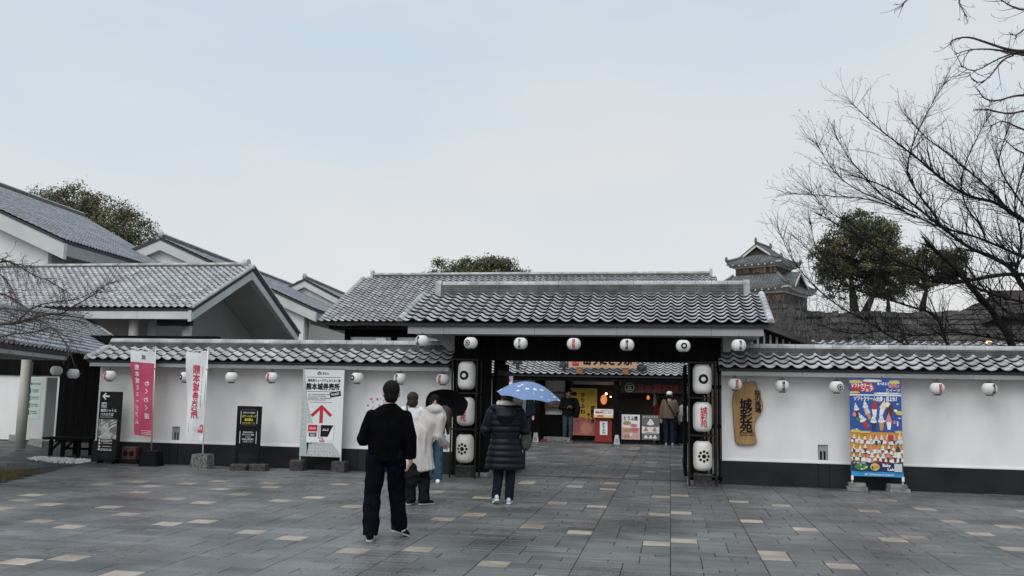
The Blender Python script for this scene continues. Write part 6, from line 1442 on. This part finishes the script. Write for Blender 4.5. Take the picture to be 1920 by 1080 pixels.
def person(label, loc, rz, J, hair, top, legs, shoe, voxel=.011, coat=None, sleeve_r=(.068, .055, .045), torso=None, leg_r=(.095, .075, .062), hair_kind='short', fold=.007, top_mats=None, ff=(5, 5, 3.2), hands=True, sole=None, cat_group=None, shoe_side=None, torso_path=None):
    t = thing('person', label, 'person', loc, cat_group, rz); k = J['k']; look = V(J['look']).normalized(); right = look.cross(UZ).normalized(); up = right.cross(look)
    hc = V(J['head']); kk = k; k = k * 1.08; rot = Matrix((right, look, up)).transposed()
    mb = MB()
    mb.ball(hc + up * .025 * k, (.077 * k, .098 * k, .100 * k), 16, 12, rot=rot)
    mb.ball(hc + look * .028 * k - up * .05 * k, (.058 * k, .070 * k, .068 * k), 14, 10, rot=rot)       # jaw
    mb.tube([hc + look * .092 * k + up * .012 * k, hc + look * .112 * k - up * .025 * k], [.009 * k, .015 * k], 8, dome=True)  # nose
    for s in (-1, 1): mb.ball(hc + right * s * .078 * k - up * .005 * k - look * .005 * k, (.013 * k, .022 * k, .034 * k), 8, 6, rot=rot)   # ears
    k = kk
    mb.tube([V(J['neck']) - UZ * .05 * k, V(J['neck']), hc - up * .05 * k - look * .012 * k], [.060 * k, .052 * k, .050 * k], 12)
    ch = V(J['chest']); wa = V(J['waist']); pe = V(J['pelvis']); sh = (V(J['ls']) + V(J['rs'])) / 2; sr = V(J['rs']) - V(J['ls'])
    mb.tube([pe + UZ * .05 * k, wa, ch, sh - UZ * .02 * k, V(J['neck'])], [(.11 * k, .075 * k), (.12 * k, .085 * k), (.145 * k, .095 * k), (.13 * k, .07 * k), (.055 * k, .05 * k)], 14, right=sr, dome=True)
    for a in 'lr':
        S, E, W_ = V(J[a + 's']), V(J[a + 'e']), V(J[a + 'w']); mb.tube([S, S.lerp(E, .5), E, E.lerp(W_, .45), W_], [.047 * k, .043 * k, .036 * k, .035 * k, .025 * k], 10, dome=True)
        H, K, A = V(J[a + 'h']), V(J[a + 'k']), V(J[a + 'a']); mb.tube([H, H.lerp(K, .5), K, K.lerp(A, .4), A], [.075 * k, .066 * k, .048 * k, .047 * k, .033 * k], 10, dome=True)
        f = V((*J[a + 'f'], 0)).normalized(); mb.tube([A + UZ * .03 * k, A, A + f * .05 * k - UZ * .03 * k], [.03 * k, .03 * k, .022 * k], 8, dome=True)
        if hands:
            hd = V(J[a + 'hd']) if J[a + 'hd'] else (W_ - E).normalized(); hand(mb, W_, hd, (look if abs(hd.z) > .5 else UZ * -1) if not J.get(a + 'pn') else J[a + 'pn'], (-right if a == 'r' else right) if not J.get(a + 'th') else J[a + 'th'], k * 1.02, J.get(a + 'curl', .5))
    body = put_mesh(fused(mb, min(voxel, .009) if hands else voxel, 2), 'body', M_SKIN, t)
    eb = MB(); k = kk * 1.08
    for s in (-1, 1): eb.ball(hc + right * s * .031 * k + look * .094 * k + up * .02 * k, (.012 * k, .006 * k, .006 * k), 8, 6, 0, rot); eb.ball(hc + right * s * .031 * k + look * .094 * k + up * .042 * k, (.020 * k, .005 * k, .004 * k), 8, 6, 0, rot)
    eb.ball(hc + look * .093 * k - up * .058 * k, (.022 * k, .008 * k, .005 * k), 8, 6, 1, rot)
    eb.build('face_features', [M_EYE, M_LIP], t, True)
    mb = MB()                                                    # hair
    if hair_kind == 'short':
        mb.ball(hc - look * .014 * k + up * .046 * k, (.087 * k, .102 * k, .092 * k), 16, 12, rot=rot); mb.ball(hc - look * .044 * k - up * .018 * k, (.072 * k, .058 * k, .082 * k), 14, 10, rot=rot)
        for s in (-1, 1): mb.ball(hc + right * s * .068 * k + look * .01 * k + up * .02 * k, (.017 * k, .03 * k, .042 * k), 8, 6, rot=rot)
    elif hair_kind == 'bob':
        mb.ball(hc - look * .02 * k + up * .035 * k, (.103 * k, .112 * k, .105 * k), 16, 12, rot=rot); mb.ball(hc - look * .045 * k - up * .055 * k, (.098 * k, .075 * k, .095 * k), 14, 10, rot=rot)
    elif hair_kind == 'long':
        mb.ball(hc - look * .02 * k + up * .035 * k, (.102 * k, .112 * k, .102 * k), 16, 12, rot=rot)
        for s in (-1, 1): mb.tube([hc + right * s * .06 * k + up * .04 * k - look * .02 * k, hc + right * s * .085 * k - UZ * .08 * k + look * .015 * k, hc + right * s * .075 * k - UZ * .22 * k + look * .04 * k], [.05 * k, .05 * k, .022 * k], 10, dome=True)
        mb.tube([hc - look * .06 * k + up * .02 * k, hc - look * .07 * k - UZ * .1 * k, hc - look * .05 * k - UZ * .2 * k], [.07 * k, .07 * k, .035 * k], 10, dome=True)
    if mb.v: put_mesh(fused(mb, .008, 2, .004, (22, 22, 9)), 'hair', hair, t)
    # upper garment
    k = kk; mb = MB(); T = torso or [(.165, .12), (.165, .12), (.185, .125), (.165, .10), (.075, .065)]
    path = [V(q) for q in torso_path] if torso_path else [pe - UZ * .06 * k, wa, ch, sh - UZ * .02 * k, V(J['neck']) - UZ * .015]
    mb.tube(path, [(a * k, b * k) for a, b in T], 20, right=sr)
    for a in 'lr':
        S, E, W_ = V(J[a + 's']), V(J[a + 'e']), V(J[a + 'w']); d = (W_ - E).normalized()
        mb.tube([S, S.lerp(E, .5), E, E.lerp(W_, .5), W_ - d * .012], [sleeve_r[0] * k, (sleeve_r[0] + sleeve_r[1]) / 2 * k, sleeve_r[1] * k, (sleeve_r[1] + sleeve_r[2]) / 2 * k, sleeve_r[2] * k], 12)
        mb.ball(S, sleeve_r[0] * k, 12, 8); mb.ball(E, sleeve_r[1] * k, 12, 8)
    if coat: coat(mb)
    tm = top_mats or top
    put_mesh(fused(mb, voxel, 2, fold, ff, loc[0]), 'coat' if coat else 'top', tm, t)
    mb = MB()                                                    # trousers
    mb.tube([pe + UZ * .07 * k, pe, pe - UZ * .08 * k], [(.15 * k, .11 * k), (.165 * k, .12 * k), (.15 * k, .115 * k)], 16, right=sr)
    for a in 'lr':
        H, K, A = V(J[a + 'h']), V(J[a + 'k']), V(J[a + 'a']); mb.tube([H, H.lerp(K, .5), K, K.lerp(A, .5), A + (A - K).normalized() * .025], [leg_r[0] * k, (leg_r[0] + leg_r[1]) / 2 * k, leg_r[1] * k, (leg_r[1] + leg_r[2]) / 2 * k, leg_r[2] * k], 14); mb.ball(H, leg_r[0] * k, 12, 8); mb.ball(K, leg_r[1] * k, 12, 8)
    put_mesh(fused(mb, voxel, 2, fold * 1.1, (6, 6, 5), loc[1]), 'trousers', legs, t)
    for a in 'lr':                                               # shoes
        A = V(J[a + 'a']); f = V((*J[a + 'f'], 0)).normalized(); pit = J.get(a + 'pitch', 0.0); sd = f.cross(UZ); toe = (f * math.cos(pit) - UZ * math.sin(pit)); u2 = sd.cross(toe); base = A - UZ * (A.z - .012 * 0) if not pit else A - u2 * .085 * k
        b = A - u2 * .072 * k
        mb = MB(); mb.tube([b - toe * .065 * k + u2 * .045 * k, b + u2 * .045 * k, b + toe * .08 * k + u2 * .035 * k, b + toe * .155 * k + u2 * .022 * k], [(.034 * k, .045 * k), (.04 * k, .05 * k), (.046 * k, .036 * k), (.034 * k, .022 * k)], 14, right=sd, dome=True); mb.tube([b + u2 * .03 * k - toe * .02 * k, A + u2 * .02 * k - toe * .015 * k], [.042 * k, .040 * k], 10)
        s_ = put_mesh(fused(mb, .008, 2), 'shoe', shoe, t)
        ol = [(-.095, .0), (-.08, .030), (-.03, .036), (.04, .040), (.10, .047), (.155, .038), (.185, .014), (.188, 0), (.185, -.014), (.155, -.038), (.10, -.047), (.04, -.040), (-.03, -.036), (-.08, -.030)]
        mb = MB(); mb.prism([(p[0] * k, p[1] * k) for p in ol][::-1], b - u2 * .008 * k, toe, sd, u2 * .017 * k); mb.build('sole', sole or mat('grey_white_rubber', (.42, .42, .42), .7), s_, False)
        if shoe_side:
            mb = MB()
            for sg in (-1, 1): mb.obox(b + toe * .035 * k + u2 * .042 * k + sd * sg * .043 * k, (toe + u2 * .6).normalized(), sd, (u2 - toe * .6).normalized(), .028, .004, .02)
            mb.build('side_patch', shoe_side, s_)
    return t
def cloth(name, a, b, rough=.85, sc_=14, sheen=.0): return mat(name, a, rough, b, sc_, 5, .25, 120, spec=.05, sheen=sheen)
def facing(x, y): return math.atan2(-x, y)
# man in front, walking away
p = (-3.06, 9.40, 0)
Jm = J0(1.72, head=(.03, .03, 1.575), neck=(.015, -.005, 1.445), ls=(-.172, -.01, 1.325), rs=(.19, -.01, 1.325), le=(-.262, .0, 1.08), lw=(-.15, .24, 1.05), re=(.25, -.05, 1.10), rw=(.265, -.05, .862), rhd=(-.18, .1, -.9), rpn=(-.8, .6, 0), rth=(-.25, .9, 0), rcurl=.75, chest=(.01, 0, 1.22), waist=(.0, 0, 1.02), pelvis=(-.01, 0, .93), lh=(-.105, 0, .90), rh=(.10, 0, .90), lk=(-.135, .03, .48), la=(-.145, -.04, .085), rk=(.125, .13, .50), ra=(.165, .17, .125), rpitch=.32, lf=(.12, 1), rf=(.75, .65), look=(.03, 1, -.02))
person('man in black sweatshirt and navy trousers walking away in the foreground, back turned', p, facing(p[0], p[1]), Jm, M_HAIR,
       cloth('black_sweatshirt', (.0016, .0017, .0024), (.003, .003, .004)), cloth('navy_trousers', (.0026, .0034, .0075), (.005, .0065, .012)), cloth('black_sneaker', (.005, .005, .006), (.012, .012, .013), .5), .0095,
       torso=[(.185, .135), (.195, .14), (.22, .145), (.215, .12), (.155, .10), (.074, .074)], torso_path=[(-.01, 0, .85), (0, 0, 1.0), (.005, 0, 1.2), (.01, 0, 1.32), (.015, 0, 1.40), (.015, 0, 1.465)], sleeve_r=(.070, .068, .050), leg_r=(.108, .086, .084), fold=.014, shoe_side=M_WHITE, sole=mat('grey_white_rubber', (.42, .42, .42), .7))
t = thing('black_hat', 'crumpled black hat held in the front man\'s right hand', 'hat', (-2.78, 9.43, .66)); mb = MB(); f = facing(*p[:2]); c = Vector(p) + Matrix.Rotation(f, 3, 'Z') @ Vector((.285, .0, .70))
mb.tube([c + UZ * .07, c - UZ * .0, c - UZ * .09], [(.05, .06), (.085, .09), (.06, .085)], 14, dome=True); put_mesh(fused(mb, .009, 2, .016, (14, 14, 14)), 'crown', M_HAIR, t); t.location = (0, 0, 0)
for ch in t.children: 
    for v_ in ch.data.vertices: v_.co -= c
t.location = c
# woman in the pale parka, bowing to her right
p = (-3.55, 12.37, 0); parka = cloth('pale_beige_parka', (.47, .44, .41), (.55, .52, .49), .7, 5)
def parka_coat(mb):
    mb.tube([(-.055, 0, .47), (-.085, 0, .68), (-.03, 0, .92), (.075, .0, 1.08)], [(.30, .23), (.295, .22), (.235, .18), (.185, .15)], 20, right=(1, 0, .25))
    mb.tube([(.185, -.06, 1.35), (.24, -.02, 1.345), (.30, .03, 1.27)], [(.11, .07), (.115, .075), (.10, .06)], 14, dome=True)      # hood lying on the back
Jp = J0(1.58, head=(.355, .10, 1.26), neck=(.26, .05, 1.30), chest=(.18, 0, 1.20), waist=(.07, 0, 1.03), pelvis=(-.05, 0, .83), ls=(.10, .06, 1.27), rs=(.30, -.08, 1.22), le=(.22, .22, 1.02), lw=(.36, .26, .90), re=(.27, -.08, .98), rw=(.36, .08, .86), lh=(-.13, 0, .80), rh=(.05, 0, .80), lk=(-.115, .02, .45), rk=(.09, .02, .45), la=(-.10, 0, .08), ra=(.10, 0, .08), lf=(.35, .9), rf=(.85, .5), look=(.75, .35, -.75))
person('woman in pale beige parka and black trousers bowing forward, dark brown hair hanging', p, facing(p[0], p[1]), Jp, M_HAIR_DB, parka, cloth('black_trousers', (.008, .008, .009), (.016, .016, .017)), cloth('black_shoe', (.012, .012, .012), (.02, .02, .02), .5), .011, coat=parka_coat, torso=[(.20, .17), (.16, .135), (.185, .15), (.15, .12), (.08, .07)], torso_path=[(-.03, 0, .86), (.06, 0, 1.04), (.16, 0, 1.19), (.20, 0, 1.275), (.26, .04, 1.32)], sleeve_r=(.085, .075, .062), leg_r=(.085, .082, .085), hair_kind='long', fold=.014, ff=(11, 11, 2.6))
# person in white shirt behind her
p = (-4.50, 15.2, 0)
Jw = J0(1.56, le=(-.235, .04, 1.05), re=(.22, .06, 1.05), lw=(-.19, .22, .98), rw=(.17, .24, 1.0)); whitecloth = cloth('white_shirt_cloth', (.66, .67, .70), (.74, .75, .77), .85, 8)
person('person in loose white shirt with brown bobbed hair, facing the wall behind the parka', p, facing(p[0], p[1]), Jw, M_HAIR_BR, whitecloth, cloth('black_trousers', (.008, .008, .009), (.016, .016, .017)), M_WHITE, .011, hair_kind='bob', torso=[(.20, .15), (.19, .14), (.195, .14), (.17, .105), (.08, .07)], sleeve_r=(.08, .07, .05))
t = thing('shoulder_bag', 'black shoulder bag with thin strap on the white shirted person\'s back', 'bag', (-4.55, 15.05, 1.0)); f = Matrix.Rotation(facing(p[0], p[1]), 3, 'Z'); o_ = Vector(p)
mb = MB(); mb.tube([o_ + f @ Vector((-.10, -.05, 1.39)), o_ + f @ Vector((-.09, -.17, 1.28)), o_ + f @ Vector((-.03, -.185, 1.12)), o_ + f @ Vector((-.08, -.20, 1.02))], [(.012, .004)] * 4, 6); mb.build('strap', M_BLACK, t, world=True)
mb = MB(); c = o_ + f @ Vector((-.10, -.20, .93)); mb.tube([c + UZ * .09, c + f @ Vector((-.02, -.01, 0)), c - UZ * .13], [(.09, .035), (.12, .05), (.10, .045)], 12, right=f @ Vector((1, 0, 0)), dome=True); mb.build('pouch', M_BLACK, t, True, world=True)
# person in jeans under the black umbrella, facing us
p = (-4.13, 15.35, 0); jeans = cloth('blue_jeans', (.035, .065, .105), (.07, .115, .165), .85, 10)
def frill(mb):
    rr = random.Random(4)
    for _ in range(46):
        a = rr.uniform(0, 6.28); z = rr.uniform(.72, 1.05); mb.ball((.17 * math.cos(a), .17 * math.sin(a), z), rr.uniform(.03, .05), 7, 5)
Jj = J0(1.52, look=(.0, 1, -.25), le=(-.21, .06, 1.02), lw=(-.12, .22, 1.02), re=(.21, .06, 1.02), rw=(.10, .2, 1.12))
person('person in white frilly top and blue jeans standing under the black umbrella, facing us', p, facing(p[0], p[1]) + math.pi, Jj, M_HAIR, cloth('frilly_white_cloth', (.62, .64, .60), (.72, .74, .70), .85, 20), jeans, M_WHITE, .011, coat=frill, hair_kind='bob', leg_r=(.10, .085, .09))
def umbrella(name, label, apex, axis, rad, dep, material, ribs, handle_len, hook=True, under=None):
    """folding umbrella: panels sagging between ribs, hem cut in shallow scallops, shaft along the axis"""
    ax_ = Vector(axis).normalized(); apex = Vector(apex); t = thing(name, label, 'umbrella', apex); e1 = ax_.orthogonal().normalized(); e2 = ax_.cross(e1)
    mb = MB(); A, B = ribs * 6, 10; gr = []
    for j in range(B + 1):
        r = j / B; row = []
        for i in range(A):
            th = 2 * math.pi * i / A; s = abs(((i / 6) % 1) - .5) * 2; sag = (1 - s * s)
            rr_ = rad * r * (1 - .055 * sag * r); d = dep * (1 - math.cos(r * 1.25)) / (1 - math.cos(1.25)) * (1 - .10 * sag * r)
            row.append(apex - ax_ * d + (e1 * math.cos(th) + e2 * math.sin(th)) * rr_)
        gr.append(row)
    for j in range(B):
        for i in range(A): mb.quad(gr[j][i], gr[j + 1][i], gr[j + 1][(i + 1) % A], gr[j][(i + 1) % A])
    mb.build('canopy', material, t, True, world=True)
    rb = MB()
    for k in range(ribs):
        rb.tube([gr[j][k * 6] - ax_ * .006 for j in range(B + 1)], [.0028] * (B + 1), 5); q = gr[5][k * 6]; rb.tube([q - ax_ * .006, apex - ax_ * (dep + .05)], [.0025, .0025], 4); rb.ball(gr[B][k * 6], .007, 6, 5)
    stuff(rb.build('ribs', M_BLACKMETAL, t, world=True))
    mb = MB(); mb.tube([apex + ax_ * .035, apex - ax_ * handle_len], [.006, .007], 8); mb.tube([apex - ax_ * handle_len, apex - ax_ * (handle_len + .09)], [.015, .016], 8, dome=True); mb.build('shaft', M_BLACKMETAL, t, True, world=True)
    return t
umbrella('umbrella', 'open black umbrella tilted back behind the person in jeans', (-4.06, 16.0, 1.50), (-.04, .66, .75), .41, .16, mat('black_umbrella_cloth', (.008, .008, .011), .55, spec=.3), 6, .52)
# woman in the padded coat with the blue umbrella
p = (-2.38, 12.87, 0)
def padded(mb):
    pts = []; rads = []; z = .50; prof = [(.50, .295, .215), (.62, .285, .21), (.75, .26, .195), (.90, .222, .17), (1.0, .222, .165), (1.15, .235, .17), (1.30, .225, .15), (1.38, .18, .12)]
    n = 64
    for i in range(n + 1):
        zz = .50 + .88 * i / n
        for (z0, a0, b0), (z1, a1, b1) in zip(prof[:-1], prof[1:]):
            if z0 <= zz <= z1: f_ = (zz - z0) / (z1 - z0); a = a0 + (a1 - a0) * f_; b = b0 + (b1 - b0) * f_; break
        q = abs(math.sin(math.pi * (zz - .50) / .088)) ** .55; kq = .020 if zz < .92 or zz > 1.0 else .008
        pts.append((0, 0, zz)); rads.append((a - .018 + kq * q, b - .018 + kq * q))
    mb.tube(pts, rads, 26)
    mb.tube([(-.20, -.02, 1.385), (-.10, -.115, 1.375), (0, -.135, 1.365), (.10, -.115, 1.375), (.20, -.02, 1.385)], [.048, .056, .058, .056, .048], 12, dome=True)
    mb.tube([(0, -.14, 1.38), (0, -.165, 1.27), (0, -.15, 1.18)], [(.16, .04), (.14, .05), (.09, .03)], 14, right=(1, 0, 0), dome=True)
pad = mat('navy_padded_nylon', (.0030, .0042, .010), .45, (.0055, .0072, .0155), 20, 4, .1, 60, spec=.22)
Jc = J0(1.60, neck=(0, .0, 1.40), head=(.02, .05, 1.50), ls=(-.20, 0, 1.31), rs=(.20, 0, 1.31), le=(-.285, .02, 1.06), lw=(-.12, .22, 1.08), re=(.285, .04, 1.06), rw=(.20, .24, 1.14), chest=(0, 0, 1.2), lh=(-.09, 0, .85), rh=(.09, 0, .85), lk=(-.085, .03, .46), rk=(.085, -.02, .46), la=(-.12, -.06, .11), ra=(.07, .0, .085), lf=(-.2, 1), rf=(.1, 1), lpitch=.35)
person('woman in long navy padded coat walking to the gate under a blue umbrella', p, facing(p[0], p[1]), Jc, M_HAIR_DB, pad, cloth('dark_navy_trousers', (.010, .012, .02), (.016, .02, .03)), mat('pale_blue_sneaker', (.42, .52, .58), .6, (.55, .63, .67), 14, 4), .0095, coat=padded, torso=[(.17, .13), (.17, .13), (.18, .13), (.15, .1), (.08, .07)], sleeve_r=(.092, .088, .06), leg_r=(.09, .078, .068), fold=.004, sole=M_WHITE)
t = thing('scarf', 'cream scarf round the neck of the padded coat woman', 'scarf', p); f = Matrix.Rotation(facing(p[0], p[1]), 3, 'Z'); mb = MB()
mb.tube([Vector(p) + f @ Vector((.105 * math.cos(a), .02 + .105 * math.sin(a), 1.445 + .012 * math.sin(3 * a))) for a in [6.283 * k / 16 for k in range(17)]], [.042] * 17, 10); mb.build('wrap', cloth('cream_scarf', (.55, .53, .47), (.64, .62, .57), .9, 16), t, True, world=True)
t = thing('hand_bag', 'grey green soft bag at the padded coat woman\'s right elbow', 'bag', (-2.1, 12.9, .95)); mb = MB(); c = Vector(p) + f @ Vector((.30, .10, .97)); mb.tube([c + UZ * .17, c + UZ * .05, c - UZ * .12], [(.05, .07), (.075, .11), (.085, .10)], 12, dome=True); put_mesh(fused(mb, .012, 2, .01, (9, 9, 6)), 'pouch', cloth('grey_green_canvas', (.055, .07, .06), (.09, .11, .095)), t)
for v_ in t.children[0].data.vertices: v_.co -= Vector(t.location)
ub = bpy.data.materials.new('blue_umbrella_cloth'); ub.use_nodes = True; nt_ = ub.node_tree; nn_ = nt_.nodes; ll_ = nt_.links; bs = nn_['Principled BSDF']; bs.inputs['Roughness'].default_value = .5
g_ = nn_.new('ShaderNodeNewGeometry'); mp_ = nn_.new('ShaderNodeMapping'); mp_.inputs['Scale'].default_value = (1, 1, 1.8); ll_.new(g_.outputs['Position'], mp_.inputs[0])
vo = nn_.new('ShaderNodeTexVoronoi'); vo.inputs['Scale'].default_value = 8.0; vo.inputs['Randomness'].default_value = .9; ll_.new(mp_.outputs[0], vo.inputs['Vector'])
nz_ = nn_.new('ShaderNodeTexNoise'); nz_.inputs['Scale'].default_value = 38; ll_.new(g_.outputs['Position'], nz_.inputs['Vector'])
ad_ = nn_.new('ShaderNodeMath'); ad_.operation = 'MULTIPLY_ADD'; ad_.inputs[1].default_value = .55; ll_.new(nz_.outputs['Fac'], ad_.inputs[0]); ll_.new(vo.outputs['Distance'], ad_.inputs[2])
rp_ = nn_.new('ShaderNodeValToRGB'); rp_.color_ramp.elements[0].position = .50; rp_.color_ramp.elements[0].color = (.72, .76, .80, 1); rp_.color_ramp.elements[1].position = .53; rp_.color_ramp.elements[1].color = (.15, .235, .43, 1); ll_.new(ad_.outputs[0], rp_.inputs[0]); ll_.new(rp_.outputs[0], bs.inputs['Base Color'])
umbrella('umbrella', 'open blue umbrella with small white motifs over the padded coat woman', (-2.03, 12.88, 1.775), (.13, -.10, 1), .485, .22, ub, 8, .50)
# people at the shops
dk = cloth('black_jacket', (.010, .010, .012), (.02, .02, .022)); nv = cloth('far_navy_trousers', (.014, .018, .03), (.024, .03, .045)); gy = cloth('grey_jeans', (.045, .06, .08), (.08, .10, .125))
p = (-3.40, 29.9, 0)
person('man in black jacket looking at his phone by the yellow banner', p, facing(p[0], p[1]) + math.pi + .25, J0(1.73, le=(-.26, .0, 1.12), lw=(-.06, .20, 1.13), re=(.26, .0, 1.12), rw=(.06, .20, 1.13), lhd=(.3, .5, .4), rhd=(-.3, .5, .4), look=(.05, 1, -.25)), M_HAIR, dk, gy, cloth('brown_shoe', (.05, .04, .03), (.08, .06, .05)), .014, cat_group=None, sleeve_r=(.085, .07, .055), torso=[(.20, .15), (.20, .15), (.21, .14), (.18, .11), (.07, .06)])
t = thing('backpack', 'black backpack hanging at the side of the man by the yellow banner', 'bag', (-3.12, 29.95, 1.1)); mb = MB(); mb.tube([(-3.14, 29.98, 1.38), (-3.10, 30.0, 1.15), (-3.14, 29.98, .88)], [(.10, .1), (.15, .12), (.14, .11)], 12, dome=True); mb.build('pack', M_BLACK, t, True, world=True)
mb = MB(); mb.tube([(-3.22, 29.82, 1.40), (-3.17, 29.84, 1.2), (-3.18, 29.88, .95)], [.012] * 3, 6); mb.build('strap', M_BLACK, t, True, world=True)
p = (-.02, 29.0, 0)
pm = person('man in taupe jacket and white cap, back turned at the counter', p, facing(p[0], p[1]) - .1, J0(1.72, le=(-.25, .02, 1.12), lw=(-.27, .05, .86), re=(.25, .05, 1.12), rw=(.18, .22, 1.0)), M_HAIR, cloth('taupe_jacket', (.125, .098, .075), (.17, .135, .105)), nv, cloth('grey_sneaker', (.3, .29, .28), (.45, .44, .43)), .014, sleeve_r=(.085, .072, .055), torso=[(.21, .15), (.205, .15), (.205, .145), (.185, .115), (.07, .06)])
mb = MB(); mb.ball((0, 0, 1.665), (.098, .112, .088), 16, 10); mb.tube([(0, .08, 1.66), (0, .17, 1.645)], [(.075, .01), (.06, .006)], 12, right=(1, 0, 0), dome=True); c_ = thing('cap', 'white cap on the head of the man in the taupe jacket', 'cap', p); c_.rotation_euler = pm.rotation_euler; mb.build('crown', M_WHITE, c_, True)
b_ = thing('cross_body_bag', 'small dark cross body bag of the man in the taupe jacket', 'bag', p); b_.rotation_euler = pm.rotation_euler; mb = MB(); mb.tube([(-.10, -.02, 1.47), (-.05, -.17, 1.36), (.10, -.19, 1.12), (.20, -.12, .92)], [(.018, .006)] * 4, 6, right=(1, 0, 0)); mb.build('strap', M_BLACK, b_, True); mb = MB(); mb.bbox(.17, .27, -.10, .10, .76, .95, .02); mb.build('pouch', M_BLACK, b_)
p = (.52, 29.5, 0); person('person in cream white coat and dark trousers, half hidden by the right gate post', p, facing(p[0], p[1]) + .3, J0(1.52), M_HAIR, cloth('cream_coat', (.52, .52, .48), (.62, .62, .58)), nv, M_WHITE, .014, hair_kind='bob', sleeve_r=(.09, .08, .06), torso=[(.24, .18), (.22, .16), (.21, .15), (.17, .11), (.07, .06)])
p = (-.32, 29.85, 0); person('person in maroon jacket at the counter left of the man in the white cap', p, facing(p[0], p[1]), J0(1.5), M_HAIR, cloth('maroon_jacket', (.07, .01, .014), (.11, .018, .022)), nv, dk, .015, hair_kind='bob', sleeve_r=(.085, .075, .055))
p = (.30, 29.95, 0); person('person in olive jacket at the counter right of the man in the white cap', p, facing(p[0], p[1]) - .3, J0(1.5), M_HAIR_DB, cloth('olive_jacket', (.07, .065, .025), (.11, .10, .04)), nv, dk, .015, hair_kind='bob')
p = (-4.62, 28.6, 0); person('person in dark navy coat and white shoes behind the blue umbrella', p, facing(p[0], p[1]) + math.pi, J0(1.68), M_HAIR, cloth('dark_navy_coat', (.012, .015, .026), (.02, .025, .04)), nv, M_WHITE, .015, sleeve_r=(.09, .08, .06), torso=[(.23, .17), (.21, .15), (.21, .15), (.18, .11), (.07, .06)])
